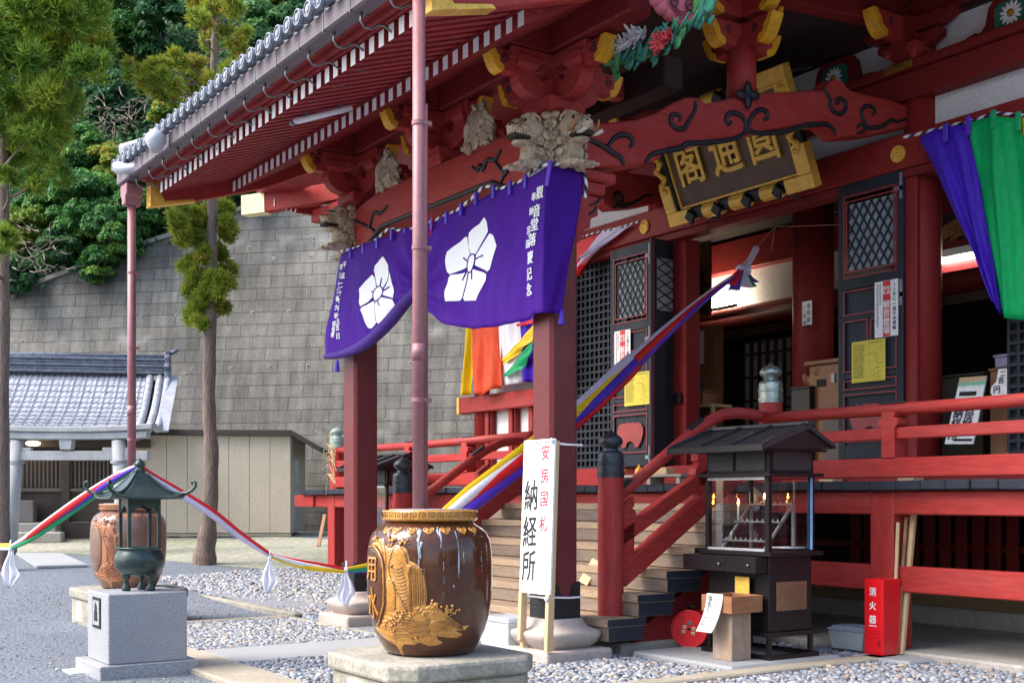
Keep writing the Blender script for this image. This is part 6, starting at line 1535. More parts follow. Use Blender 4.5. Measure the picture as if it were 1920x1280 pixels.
for u, v, m_ in ((1772,246,VIOLET),(1815,232,VIOLET),(1862,220,CGREEN),(1909,224,CGREEN)):
    p = onY(u, v, 4.55); obj('hanging_loop', MB().box(p.x-.03,p.x+.03,p.y-.01,p.y+.02,p.z-.12,p.z+.08), m_, T, bevel=.008)
T = thing('temple_drape', 'yellow, orange, white and violet satin drape over the far end of the hall front', 'drape', (-6.2,4.7,4.0), 'five coloured drapes on the hall front')
yv = 4.72
satin(T, 'yellow_panel', [(878,520),(890,520)], [(866,742),(884,738)], yv, DY, 1, .05, 4)
satin(T, 'orange_panel', [(886,520),(934,520)], [(890,738),(905,742),(925,730),(940,724)], yv-.03, DO, 1.5, .06, 5)
satin(T, 'white_panel', [(931,520),(972,520)], [(940,722),(955,722),(975,718),(985,712)], yv, CWHITE, 1.5, .06, 6)
satin(T, 'violet_panel', [(970,520),(1040,520)], [(984,716),(1000,716),(1045,716)], yv-.02, DV, 2, .05, 7)
satin(T, 'turned_yellow_flap', [(1000,606),(975,640),(940,672)], [(1000,640),(975,658),(944,684)], yv-.10, CYELL, 1, .03, 8)
satin(T, 'turned_green_flap', [(1000,640),(975,665),(944,703)], [(1000,658),(978,690),(950,707)], yv-.12, CGREEN, 1, .03, 9)
satin(T, 'turned_red_flap', [(968,608),(1000,598)], [(970,612),(1000,606)], yv-.1, CRED, 1, .01, 10)
T = thing('temple_drape', 'red and lilac cloth looped up to a gilt medallion beside the curtain', 'drape', (-3.0,4.7,5.0), 'five coloured drapes on the hall front')
yv = 4.74
satin(T, 'red_panel', [(1080,452),(1110,440),(1142,432)], [(1080,520),(1086,516),(1090,512)], yv+.03, CRED, 1, .04, 11)
satin(T, 'lilac_panel', [(1130,432),(1160,426),(1190,418)], [(1080,505),(1100,486),(1112,478)], yv, CLILAC, 1.2, .04, 12)
satin(T, 'lilac_panel', [(1142,432),(1165,424),(1185,419)], [(1080,492),(1086,486),(1095,482)], yv-.02, CLILAC, 1.2, .03, 13)
rp = smoothpath([onY(*p, 4.72) for p in ((1070,455),(1110,438),(1150,430),(1188,418),(1200,415))]); twisted('twisted_cord', rp, .015, T)

# ------------------------------------------------------------------ things on the deck and inside
a = onY(1812,703,5.0); 
T = thing('price_board', 'leaning white board with a green and tan top edge and brush writing', 'board', (2.8,5.0,2.0))
P4 = [onY(*p, y) for p, y in (((1771,832),4.94),((1824,832),4.94),((1850,704),5.08),((1800,708),5.08))]
qd = MB().add([*P4, *[p + V((0,.02,0)) for p in P4]], [(0,1,2,3),(7,6,5,4),(0,4,5,1),(1,5,6,2),(2,6,7,3),(3,7,4,0)]); obj('board_face', qd, PAPER, T)
def bil(s_, t, off=0): return (P4[0].lerp(P4[1], s_)).lerp(P4[3].lerp(P4[2], s_), t) - V((0,off,0))
obj('tan_band', MB().add([bil(0,.93,.004),bil(1,.93,.004),bil(1,1,.004),bil(0,1,.004)], [(0,1,2,3)]), NEWW, T); obj('green_band', MB().add([bil(0,.87,.004),bil(1,.87,.004),bil(1,.928,.004),bil(0,.928,.004)], [(0,1,2,3)]), mat('pale green band', (.25,.55,.38), .7), T)
q = MB(); A_ = (P4[1]-P4[0]).normalized(); B2 = (P4[3]-P4[0]).normalized()
write(q, '1', bil(.45,.75,.008), B2, -A_, .30, bold=.03)
for ch, s_, t, sz in (('安',.66,.55,.13),('房',.66,.40,.13),('国',.66,.25,.13),('納',.26,.46,.13),('経',.26,.30,.13),('所',.26,.14,.13),('一',.62,.06,.25)): write(q, ch, bil(s_,t,.008), A_, B2, sz, bold=.02)
obj('lettering', q, INK, T)
T = thing('price_tag', 'small white cut-out price tag beside the dark grid shutter', 'price tag', (3.2,5.0,2.6))
P_ = [(1859,725),(1868,715),(1872,692),(1888,690),(1888,742),(1862,744),(1857,735)]
pts = [onY(u, v, 4.98) for u, v in P_]; qd = MB().prism([(p.x, p.z) for p in pts], (0,4.98,0), (1,0,0), (0,0,1), (0,.01,0)); obj('card', qd, PAPER, T)
q = MB()
for ch, u, v, sz in (('二',1880,700,.07),('百',1877,713,.075),('円',1869,730,.09)): write(q, ch, onY(u, v, 4.97), (1,0,.05), (0,0,1), sz, bold=.02)
obj('lettering', q, INK, T)
def simplebox(name, label, cat, x0, x1, y0, y1, z0, z1, m, lid=None):
    T = thing(name, label, cat, ((x0+x1)/2, (y0+y1)/2, z0)); obj('box_body', MB().box(x0,x1,y0,y1,z0,z1), m, T, bevel=.01)
    obj('box_lid', MB().box(x0-.015,x1+.015,y0-.015,y1+.015,z1,z1+.03), lid or m, T, bevel=.006); return T
a, b = onY(1865,690,5.4), onY(1890,668,5.4); simplebox('carton', 'lilac printed carton stacked behind the small price tag', 'carton', a.x, b.x+.1, 5.4, 5.6, a.z, b.z, mat('lilac card', (.40,.36,.52), .7))
a, b = onY(1856,725,5.45), onY(1876,694,5.45); simplebox('wooden_box', 'small brown wooden box under the lilac carton', 'box', a.x, b.x+.2, 5.45, 5.65, 1.72, b.z, BROWNW)
a, b = onY(1758,828,5.6), onY(1800,706,5.6); simplebox('dark_chest', 'dark olive chest behind the leaning white board', 'chest', a.x, b.x+.3, 5.6, 6.0, 1.72, b.z, mat('dark olive chest', (.045,.040,.022), .6))
a, b = onY(1522,800,6.15), onY(1578,680,6.15)
T = thing('offertory_cabinet', 'upright orange brown wooden cabinet with a slot, beside the lattice door', 'wooden cabinet', (-.3,6.1,1.7)); CBW = mat('orange brown cabinet wood', (.30,.125,.045), .5, .25, 3, bump=.15, stretch=(4,4,.8))
obj('cabinet_body', MB().box(a.x,b.x+.5,6.1,6.6,1.71,b.z), CBW, T, bevel=.01); obj('cabinet_top', MB().box(a.x-.05,b.x+.55,6.04,6.65,b.z,b.z+.06), CBW, T, bevel=.01)
obj('slot', MB().box(a.x+.14,a.x+.30,6.09,6.105,b.z-.30,b.z-.20), INK, T); obj('front_panel', MB().box(a.x+.26,b.x+.45,6.08,6.105,1.75,b.z-.62), mat('grey brown panel', (.17,.13,.11), .6), T); obj('latch', MB().box(a.x+.40,a.x+.46,6.08,6.105,b.z-.26,b.z-.14), STEEL, T)
a, b = onY(1483,765,6.0), onY(1518,727,6.0); T = simplebox('dark_chest', 'black brown chest with a carved lion on top beside the orange cabinet', 'chest', a.x, b.x, 6.0, 6.4, 1.72, b.z, mat('black brown chest', (.03,.022,.018), .5))
o = obj('carved_animal', MB().ball(((a.x+b.x)/2+.05,6.2,b.z+.12), .14,.08,.09,12).ball(((a.x+b.x)/2+.2,6.15,b.z+.22), .08,.07,.08,12).ball(((a.x+b.x)/2-.08,6.2,b.z+.16), .05,.05,.09,10), BROWNW, smooth=True); tag(o, 'small brown carved guardian animal on the black brown chest', 'carving')
a, b = onY(1296,815,5.7), onY(1345,757,5.7)
T = thing('side_table', 'pale wooden side table with stacked papers just inside the red jamb', 'table', (a.x,5.7,1.7))
obj('table_top', MB().box(a.x-.2,b.x,5.6,6.0,b.z-.04,b.z), NEWW, T, bevel=.005)
for x in (a.x-.15, b.x-.06): obj('leg', MB().box(x,x+.05,5.62,5.67,1.71,b.z-.04), NEWW, T)
obj('shelf_board', MB().box(a.x-.15,b.x-.03,5.65,5.95,2.1,2.13), NEWW, T)
q = MB(); r_ = random.Random(3)
for k_ in range(7): q.box(a.x-.12+k_*.07, a.x-.07+k_*.07, 5.66, 5.9, 2.131, 2.131+r_.uniform(.15,.24))
tag(obj('paper_bundle', q, mat('grey paper bundles', (.30,.30,.28), .8, .4, 9)), 'row of grey paper bundles on the shelf of the pale side table', 'paper bundles')
a, b = onY(1297,757,5.8), onY(1338,735,5.8); simplebox('wooden_box', 'orange wooden tray box on the pale side table', 'box', a.x-.15, b.x-.05, 5.65, 5.95, b.z-.24, b.z, BROWNW)
T = thing('low_bench', 'low pale slatted bench on the deck below the lattice door', 'bench', (-1.7,4.3,1.67))
obj('bench_top', MB().box(-2.35,-1.0,4.2,4.5,1.80,1.835), mat('grey bench wood', (.38,.35,.30), .7), T, bevel=.005)
for x in (-2.3,-1.72,-1.12): obj('leg', MB().box(x,x+.07,4.22,4.48,1.67,1.80), MATS['grey bench wood'], T)
o = obj('gilt_bell', MB().lathe([(.06,0),(.065,.03),(.055,.08),(.03,.11),(.012,.115),(.02,.13),(.005,.15)], (-2.0,4.32,1.836), 16), GOLDP, smooth=True); tag(o, 'small golden bell on the low slatted bench', 'bell')
o = obj('wooden_block', MB().box(-1.72,-1.35,4.25,4.4,1.836,1.93).box(-1.62,-1.58,4.3,4.34,1.93,2.02), NEWW, bevel=.006); tag(o, 'pale wooden block with a peg on the low slatted bench', 'wooden block')
simplebox('yellow_box', 'ochre yellow box at the end of the low bench behind the stair post', 'box', -2.55, -2.4, 4.2, 4.4, 1.67, 1.90, GOLDP)
for x in (1.0, 2.15): tag(obj('door_wedge', MB().box(x,x+.22,4.62,4.82,1.70,1.76).box(x+.08,x+.16,4.66,4.8,1.76,1.86), NEWW, bevel=.006), 'pale wooden wedge under the lattice door, on the side %s' % ('of the orange cabinet' if x < 2 else 'of the drape'), 'door wedge', 'wedges under the lattice door')
# long lamp under the rafters
def onraft(u, v):
    r = ray(u, v); return EYE + r*((5.07 + .33*(EYE.y+2.1) - EYE.z)/(r.z - .33*r.y))
a, b = onraft(550,229), onraft(660,202)
T = thing('eave_lamp', 'long unlit white tube lamp fixed under the porch rafters', 'lamp', a)
obj('tube_cover', MB().tube([a, b], .03, 12), CWHITE, T, smooth=True); obj('end_cap', MB().tube([a - V((.03,0,0)), a + V((.02,0,0))], .036, 12), STEEL, T)
for f_ in (.2,.8): c_ = a.lerp(b, f_); obj('bracket', MB().box(c_.x-.02,c_.x+.02,c_.y-.02,c_.y+.02,c_.z,c_.z+.06), STEEL, T)
# ------------------------------------------------------------------ block retaining wall
WA = (RGT*.984 - FWD*.177).normalized(); WN = V((-WA.y, WA.x, 0)); WN = WN if WN.dot(FWD) > 0 else -WN
W0 = at(600, 1010, 32.0); LEAN = .22
def onW(u, v):
    r = ray(u, v); n = WA.cross(V((0,0,1)) + WN*LEAN); t = (W0-EYE).dot(n)/r.dot(n); return EYE + r*t
def wl(p): d = p - W0; return (d.dot(WA), d.dot(WN), d.z)
WALLM = mat('concrete block wall', (.23,.225,.21), .9, .2, 1.2, bump=0)
N, L, b = nodes_of(WALLM)
tc = N.new('ShaderNodeTexCoord'); sx_ = N.new('ShaderNodeSeparateXYZ'); cx_ = N.new('ShaderNodeCombineXYZ'); br = N.new('ShaderNodeTexBrick')
L.new(tc.outputs['Object'], sx_.inputs[0]); L.new(sx_.outputs['X'], cx_.inputs['X']); L.new(sx_.outputs['Z'], cx_.inputs['Y']); L.new(cx_.outputs[0], br.inputs['Vector'])
br.inputs['Scale'].default_value = 1; br.inputs['Brick Width'].default_value = .80; br.inputs['Row Height'].default_value = .352; br.inputs['Mortar Size'].default_value = .011; br.inputs['Mortar Smooth'].default_value = .3
br.inputs['Color1'].default_value = (.178,.169,.148,1); br.inputs['Color2'].default_value = (.132,.127,.115,1); br.inputs['Mortar'].default_value = (.072,.068,.06,1); br.inputs['Bias'].default_value = 0
n1 = N.new('ShaderNodeTexNoise'); n1.inputs['Scale'].default_value = .55; n1.inputs['Detail'].default_value = 8; n1.inputs['Roughness'].default_value = .65
n2 = N.new('ShaderNodeTexNoise'); n2.inputs['Scale'].default_value = 26; n2.inputs['Detail'].default_value = 5
m1 = N.new('ShaderNodeMapRange'); m1.inputs['From Min'].default_value = .3; m1.inputs['From Max'].default_value = .7; m1.inputs['To Min'].default_value = .60; m1.inputs['To Max'].default_value = 1.35
m2 = N.new('ShaderNodeMapRange'); m2.inputs['From Min'].default_value = .3; m2.inputs['From Max'].default_value = .7; m2.inputs['To Min'].default_value = .75; m2.inputs['To Max'].default_value = 1.25
L.new(tc.outputs['Object'], n1.inputs[0]); L.new(tc.outputs['Object'], n2.inputs[0]); L.new(n1.outputs[0], m1.inputs[0]); L.new(n2.outputs[0], m2.inputs[0])
mu = N.new('ShaderNodeMath'); mu.operation = 'MULTIPLY'; L.new(m1.outputs[0], mu.inputs[0]); L.new(m2.outputs[0], mu.inputs[1])
hs = N.new('ShaderNodeHueSaturation'); L.new(br.outputs['Color'], hs.inputs['Color']); L.new(mu.outputs[0], hs.inputs['Value'])
# lime streaks under some courses
wv = N.new('ShaderNodeMath'); wv.operation = 'PINGPONG'; wv.inputs[1].default_value = 1.41; L.new(sx_.outputs['Z'], wv.inputs[0])
vm_ = N.new('ShaderNodeMapping'); vm_.inputs['Scale'].default_value = (2.2,1,.18); L.new(tc.outputs['Object'], vm_.inputs[0]); n4 = N.new('ShaderNodeTexNoise'); n4.inputs['Scale'].default_value = 1.6; n4.inputs['Detail'].default_value = 7; L.new(vm_.outputs[0], n4.inputs[0]); m4 = N.new('ShaderNodeMapRange'); m4.inputs['From Min'].default_value = .35; m4.inputs['From Max'].default_value = .62; m4.inputs['To Min'].default_value = .74; m4.inputs['To Max'].default_value = 1.12; L.new(n4.outputs[0], m4.inputs[0]); mu2 = N.new('ShaderNodeMath'); mu2.operation = 'MULTIPLY'; L.new(mu.outputs[0], mu2.inputs[0]); L.new(m4.outputs[0], mu2.inputs[1]); L.new(mu2.outputs[0], hs.inputs['Value'])
ms = N.new('ShaderNodeMapRange'); ms.inputs['From Min'].default_value = .22; ms.inputs['From Max'].default_value = .02; L.new(wv.outputs[0], ms.inputs[0])
n3 = N.new('ShaderNodeTexNoise'); n3.inputs['Scale'].default_value = 1.3; n3.inputs['Detail'].default_value = 7; L.new(tc.outputs['Object'], n3.inputs[0])
m3 = N.new('ShaderNodeMapRange'); m3.inputs['From Min'].default_value = .52; m3.inputs['From Max'].default_value = .72; m3.inputs['To Max'].default_value = .6; L.new(n3.outputs[0], m3.inputs[0])
mm = N.new('ShaderNodeMath'); mm.operation = 'MULTIPLY'; L.new(ms.outputs[0], mm.inputs[0]); L.new(m3.outputs[0], mm.inputs[1])
mx = N.new('ShaderNodeMixRGB'); mx.inputs['Color2'].default_value = (.38,.37,.35,1); L.new(mm.outputs[0], mx.inputs['Fac']); L.new(hs.outputs[0], mx.inputs['Color1']); L.new(mx.outputs[0], b.inputs['Base Color'])
bp = N.new('ShaderNodeBump'); bp.inputs['Strength'].default_value = .7; bp.inputs['Distance'].default_value = .03
ad = N.new('ShaderNodeMath'); ad.operation = 'MULTIPLY_ADD'; ad.inputs[1].default_value = .25; L.new(n2.outputs[0], ad.inputs[0]); iv_ = N.new('ShaderNodeMath'); iv_.operation = 'SUBTRACT'; iv_.inputs[0].default_value = 1; L.new(br.outputs['Fac'], iv_.inputs[1]); L.new(iv_.outputs[0], ad.inputs[2])
L.new(ad.outputs[0], bp.inputs['Height']); L.new(bp.outputs[0], b.inputs['Normal'])
TOPW = [(-330,690),(-120,612),(10,556),(130,511),(225,474),(320,444),(400,415),(480,384),(560,355),(660,322),(800,285),(1000,240),(1200,200)]
WT = thing('retaining_wall', 'tall grey concrete block retaining wall with weep holes at the foot of the hill', 'retaining wall', W0)
lp = [wl(onW(u, v)) for u, v in TOPW]
poly = [(a, c) for a, b_, c in lp]; poly += [(poly[-1][0], -.6), (poly[0][0], -.6)]
q = MB(); nn = len(poly)
q.add([(a, c*LEAN, c) for a, c in poly] + [(a, c*LEAN+.5, c) for a, c in poly], [tuple(range(nn)), tuple(range(2*nn-1,nn-1,-1))] + [(i,nn+i,nn+(i+1)%nn,(i+1)%nn) for i in range(nn)])
wo = obj('wall_blocks', q, WALLM, WT, world=False); WT.rotation_euler = (0,0,math.atan2(WA.y, WA.x))
cq = MB()
for (a0, _, c0), (a1, _, c1) in zip(lp, lp[1:]): cq.bar((a0, c0*LEAN+.2, c0+.05), (a1, c1*LEAN+.2, c1+.05), .62, .12)
obj('wall_coping', cq, CONC, WT, world=False)
WH = mat('weep pipe', (.50,.50,.48), .7)
for u, v in [(260+a/3.2, 360+c/3.2) for a, c in ((1038,275),(658,335),(563,407),(812,398),(1032,388),(1155,387),(18,745),(230,738),(680,722),(902,716),(1135,708),(322,1060),(551,1057),(782,1046),(1015,1040),(75,300),(250,415))] + [(613,790),(725,787),(868,785),(770,680),(845,678),(95,470),(40,640),(345,700)]:
    a, _, c_ = wl(onW(u, v)); 
    o = obj('weep_hole', MB().tube([(a, c_*LEAN-.02, c_),(a, c_*LEAN+.05, c_)], .045, 12).tube([(a, c_*LEAN-.022, c_),(a, c_*LEAN-.019, c_)], .03, 12, m=1), [WH, INK], WT, world=False)
    
# ------------------------------------------------------------------ hillside
def ztop(u):
    for (u0,v0),(u1,v1) in zip(TOPW, TOPW[1:]):
        if u0 <= u <= u1: v = v0+(v1-v0)*(u-u0)/(u1-u0); return onW(u, v)
    return onW(*TOPW[0]) if u < TOPW[0][0] else onW(*TOPW[-1])
q = MB(); rows = []
us = list(range(-330, 1201, 45))
for k_ in range(14):
    d = .35 + k_*2.2; rows.append([ztop(u) + FWD*(d + RGT.x*0) + V((0,0,-.1 + d*1.0 + .5*math.sin(u*.03+k_))) for u in us])
q.grid(rows)
HS = mat('leaf litter slope', (.055,.050,.028), .95, .4, .7, c2=(.03,.045,.018), fine=.4, fscale=8, bump=.6, bscale=8, bdist=.1)
struct(obj('hillside', q, HS, smooth=True))
def hill(u, v):
    """point of the slope seen at this pixel"""
    zt = ztop(u); d0 = (zt-EYE).dot(FWD); k_ = (VH-v)/FPX
    D = (zt.z - .1 - 1.5 - d0)/(k_-1.0); return at(u, v, max(D, d0+.3)), max(D, d0+.3)

# ------------------------------------------------------------------ foliage
def leafmat(name, ramp, trans=.35):
    m = bpy.data.materials.new(name); m.use_nodes = True; N, L, b = nodes_of(m)
    a = N.new('ShaderNodeAttribute'); a.attribute_name = 'tone'; r = N.new('ShaderNodeValToRGB'); e = r.color_ramp.elements
    e[0].position, e[0].color = ramp[0][0], (*ramp[0][1], 1); e[1].position, e[1].color = ramp[-1][0], (*ramp[-1][1], 1)
    for p_, c_ in ramp[1:-1]: k_ = e.new(p_); k_.color = (*c_, 1)
    L.new(a.outputs['Fac'], r.inputs[0]); L.new(r.outputs[0], b.inputs['Base Color']); b.inputs['Roughness'].default_value = .55; b.inputs['Specular IOR Level'].default_value = .3
    tr = N.new('ShaderNodeBsdfTranslucent'); L.new(r.outputs[0], tr.inputs[0]); mx = N.new('ShaderNodeMixShader'); mx.inputs[0].default_value = trans
    L.new(b.outputs[0], mx.inputs[1]); L.new(tr.outputs[0], mx.inputs[2]); L.new(mx.outputs[0], N['Material Output'].inputs[0]); return m
LCED = leafmat('cedar foliage', [(0,(.045,.12,.022)),(.35,(.13,.25,.03)),(.7,(.27,.37,.04)),(1,(.40,.43,.05))])
LCED2 = leafmat('young cedar foliage', [(0,(.06,.13,.020)),(.4,(.19,.29,.032)),(.75,(.35,.40,.045)),(.94,(.46,.40,.06)),(1,(.40,.22,.06))])
LBR = leafmat('broad leaf foliage', [(0,(.020,.075,.028)),(.4,(.048,.165,.045)),(.75,(.10,.26,.055)),(1,(.23,.38,.07))])
LBR2 = leafmat('dark evergreen foliage', [(0,(.020,.065,.032)),(.5,(.048,.145,.055)),(1,(.115,.25,.07))])
LBR3 = leafmat('yellow green foliage', [(0,(.05,.12,.024)),(.5,(.16,.27,.04)),(.85,(.32,.36,.06)),(1,(.46,.32,.06))])
BARK = mat('cedar bark', (.21,.155,.125), .9, .3, 3, c2=(.13,.095,.08), fine=.25, fscale=14, bump=1.0, bscale=16, bdist=.04, stretch=(3,3,.5))
TWIG = mat('grey brown twig', (.22,.18,.15), .9, .3, 8)
def mesh_np(name, P, F, k, tone, m, parent=None):
    me = bpy.data.meshes.new(name); n = len(P); me.vertices.add(n); me.vertices.foreach_set('co', P.astype(np.float32).ravel())
    me.loops.add(F.size); me.loops.foreach_set('vertex_index', F.astype(np.int32).ravel()); me.polygons.add(len(F)); me.polygons.foreach_set('loop_start', np.arange(0, F.size, k, dtype=np.int32))
    a = me.attributes.new('tone', 'FLOAT', 'FACE'); a.data.foreach_set('value', tone.astype(np.float32)); me.update(); me.materials.append(m)
    o = bpy.data.objects.new(name, me); COL.objects.link(o)
    if parent: o.parent = parent; o.location = -wloc(parent)
    return o
def subclump(cl, k, seed, f=.50):
    r_ = random.Random(seed); out = []
    for c, r in cl:
        for _ in range(k):
            d = V((r_.gauss(0,1), r_.gauss(0,1), r_.gauss(0,.9))); d.normalize(); out.append((c + d*(r*r_.uniform(.35,.95)), r*f*r_.uniform(.6,1.2)))
    return out
def unit(a): return a/np.linalg.norm(a, axis=-1, keepdims=True)
def leaves(clumps, n, size, seed, tone_c=.5, tone_s=.25):
    """broad leaves: clumps = (centre, radius); leaves sit mostly in each clump's shell"""
    rg = np.random.default_rng(seed); C_ = np.array([tuple(c) for c, r in clumps]); Rr = np.array([r for c, r in clumps]); w_ = Rr**2/np.sum(Rr**2)
    k_ = rg.choice(len(clumps), n, p=w_); d = unit(rg.normal(0,1,(n,3))); d[:,2] = np.abs(d[:,2])*.9 - .25*rg.random(n); d = unit(d)
    P0 = C_[k_] + d*(Rr[k_]*rg.uniform(.45,1.08,n)**.6)[:,None]*np.array([1,1,.8])
    nrm = unit(d*.7 + rg.normal(0,.55,(n,3)) + np.array([0,0,.35])); t = unit(np.cross(nrm, rg.normal(0,1,(n,3)))); bt = np.cross(nrm, t)
    s_ = size*rg.uniform(.6,1.3,n)[:,None]
    Q = np.stack([P0-t*s_, P0+bt*s_*.42+nrm*s_*.12, P0+t*s_, P0-bt*s_*.42+nrm*s_*.12], 1).reshape(-1,3)
    ct = rg.normal(0,.16,len(clumps)); tone = np.clip(tone_c + ct[k_] + rg.normal(0,tone_s*.6,n), 0, 1)
    return Q, np.arange(n*4).reshape(-1,4), tone
def sprays(clumps, n, L_, w_, seed, tone_c=.5):
    """cedar sprays: thin pointed tufts that leave each clump outwards and upwards"""
    rg = np.random.default_rng(seed); C_ = np.array([tuple(c) for c, r in clumps]); Rr = np.array([r for c, r in clumps]); pw = Rr**2/np.sum(Rr**2)
    m = n//9; k_ = rg.choice(len(clumps), m, p=pw); d = unit(rg.normal(0,1,(m,3)) + np.array([0,0,.10])); root = C_[k_] + d*(Rr[k_]*rg.uniform(.15,.85,m))[:,None]
    dirs = unit(d + np.array([0,0,.55]) + rg.normal(0,.25,(m,3)))
    K = 9; r2 = np.repeat(root, K, 0) + np.repeat(dirs, K, 0)*(np.tile(np.linspace(0,1,K), m)*np.repeat(Rr[k_]*.55, K))[:,None]
    dd = unit(np.repeat(dirs, K, 0)*.8 + rg.normal(0,.5,(m*K,3)) + np.array([0,0,.2])); l_ = (L_*rg.uniform(.6,1.3,m*K))[:,None]
    sd_ = unit(np.cross(dd, rg.normal(0,1,(m*K,3))))*w_
    Q = np.stack([r2-sd_, r2+sd_, r2+dd*l_*.7+sd_*.6, r2+dd*l_, r2+dd*l_*.7-sd_*.6], 1).reshape(-1,3)
    ct = rg.normal(0,.14,len(clumps)); tone = np.clip(np.repeat(tone_c + ct[k_] + rg.normal(0,.12,m), K) + rg.normal(0,.08,m*K), 0, 1)
    return Q, np.arange(m*K*5).reshape(-1,5), tone
def trunk(pts, rads, parent, m=BARK, n=14):
    P = smoothpath([V(p) for p in pts], 5); N_ = len(P); rs = [np.interp(i/(N_-1), np.linspace(0,1,len(rads)), rads)*(1+.07*math.sin(i*1.7)) for i in range(N_)]
    return obj('trunk', MB().tube(P, rs, n), m, parent, smooth=True)
def limb(parent, p0, p1, r0, m=BARK, name='limb'):
    p0, p1 = V(p0), V(p1); mid = p0.lerp(p1, .5) + V((R.uniform(-.1,.1), R.uniform(-.1,.1), -.10*(p1-p0).length*.5))
    obj(name, MB().tube(smoothpath([p0, mid, p1], 4), [r0*(1-.8*i/8) for i in range(9)], 6), m, parent, smooth=True)
# left cedar
D1 = 21.0
b1 = at(4, 1078, D1); T = thing('cedar_tree', 'big cedar with shaggy yellow green crown and bare trunk in front of the stone torii', 'cedar tree', b1)
tp = at(2, -140, D1); trunk([b1 - V((0,0,.3)), at(4, 820, D1), at(6, 500, D1), at(4, 200, D1), tp], [.16,.12,.11,.09,.05], T)
cl = []
for u, v, r in ((150,20,62),(105,30,60),(175,75,48),(60,20,60),(20,20,60),(120,100,55),(160,130,42),(70,110,60),(25,110,55),(40,190,58),(-20,60,70),(90,190,45),(125,180,40),(10,240,50),(60,250,46),(100,250,38),(30,290,40),(85,300,34),(60,345,28),(110,330,24),(20,205,52),(-40,200,70),(-60,120,80),(4,445,26),(-10,470,30),(60,-40,80),(140,-50,70),(20,-60,80),(12,340,26)):
    cl.append((at(u, v, D1 + R.uniform(-1.4,1.2)), r*D1/FPX*.80))
Q, F, t = sprays(subclump(cl, 8, 1, .50), 125000, .13, .011, 3, .52); mesh_np('crown', Q, F, 5, t, LCED, T)
for c, r in cl[::2]:
    z = min(c.z-.3, tp.z); p = V((b1.x, b1.y, z)); limb(T, p, c, .035)
# slender cedar between shrine and porch
D2 = 22.0
b2 = at(384, 1052, D2); T = thing('cedar_tree', 'slender cedar with tufted trunk standing before the beige shed', 'cedar tree', b2)
trunk([b2 - V((0,0,.2)), b2 + V((0,0,.12)), at(391, 980, D2), at(396, 860, D2), at(392, 760, D2), at(393, 650, D2), at(396, 500, D2), at(398, 330, D2), at(400, 150, D2), at(404, 0, D2), at(406, -90, D2)], [.27,.20,.15,.135,.115,.12,.10,.085,.06,.045,.03], T)
cl = []
for u, v, r in ((385,560,42),(372,590,32),(410,540,34),(360,545,28),(390,520,36),(345,500,20),(370,480,34),(400,470,30),(425,505,20),(352,450,34),(380,430,30),(340,415,28),(372,405,34),(420,420,26),(430,440,20),(412,395,26),(345,400,24),(380,610,20),(415,575,22),(335,430,16),(428,530,14)): cl.append((at(u, v, D2 + R.uniform(-.5,.5)), r*D2/FPX*.78))
up = []
for u, v, r in ((255,140,26),(285,150,34),(320,150,34),(350,135,30),(300,120,26),(335,110,30),(370,120,28),(390,75,30),(375,40,28),(400,20,32),(420,60,28),(440,90,26),(455,70,22),(465,110,20),(430,130,30),(400,160,36),(440,160,26),(370,165,32),(330,180,28),(380,200,30),(300,175,22),(240,120,16),(350,215,22),(400,230,24),(370,5,30),(430,10,30),(395,-30,40),(270,170,16),(415,270,20)): up.append((at(u, v, D2 + R.uniform(-.9,.9)), r*D2/FPX*.70))
Q, F, t = sprays(subclump(cl, 7, 2, .42), 42000, .12, .010, 5, .58); mesh_np('crown', Q, F, 5, t, LCED2, T)
Q, F, t = sprays(subclump(up, 5, 3, .42), 26000, .13, .010, 6, .68); mesh_np('upper_crown', Q, F, 5, t, LCED2, T)
for c, r in up[::1]: limb(T, V((at(400, 300, D2).x, at(400,300,D2).y, c.z - .25)), c, .022)
# shrubs and trees of the slope
kinds = {'g': ('broadleaf_tree', LBR, .58), 'd': ('evergreen_shrub', LBR2, .55), 'y': ('yellowing_shrub', LBR3, .55)}
spots = [(150,300,70,'g','round green tree showing under the crown of the shaggy cedar'),(235,50,85,'g','green broadleaf tree high on the slope between the two cedar tops'),(300,60,70,'d','dark tree filling the gap behind the slender cedar top'),
 (215,190,60,'d','dark shrub above the tangle of bare twigs'),(160,395,80,'g','glossy green tree overhanging the wall behind the corner downpipe'),(215,440,65,'g','green shrub spilling over the wall top beside the corner downpipe'),(90,370,70,'g','leafy tree behind the trunk of the shaggy cedar'),
 (50,430,60,'y','yellowish thicket low on the slope beside the shaggy cedar trunk'),(25,520,45,'d','dark low shrub at the lowest end of the wall top'),(110,470,45,'d','dark shrub on the wall top beside the glossy green tree'),(280,320,60,'d','dark shrub just beside the porch roof corner'),
 (260,400,55,'g','green shrub under the porch roof corner'),(210,320,55,'y','olive shrub between the twigs and the roof corner'),(520,40,80,'d','dark tree behind the tiled eaves'),(560,20,60,'y','bright yellow green tree high up, just beside the tiled eaves'),(480,100,60,'d','shadowy tree between the slender cedar and the tiled eaves'),
 (440,230,60,'d','dark shrub behind the lower tiled eaves'),(170,150,70,'d','shadowy tree between the two cedar crowns'),(330,240,60,'y','olive tree behind the lower limbs of the slender cedar'),(600,-40,90,'g','large green tree at the top behind the porch roof'),(70,250,80,'d','dark tree hidden behind the shaggy cedar crown'),(440,340,50,'g','green shrub on the wall top behind the slender cedar'),(330,390,40,'g','green shrub on the wall top behind the tufted trunk'),(185,500,40,'g','low green shrub hanging over the wall edge near the pale post')]
rg_ = random.Random(12)
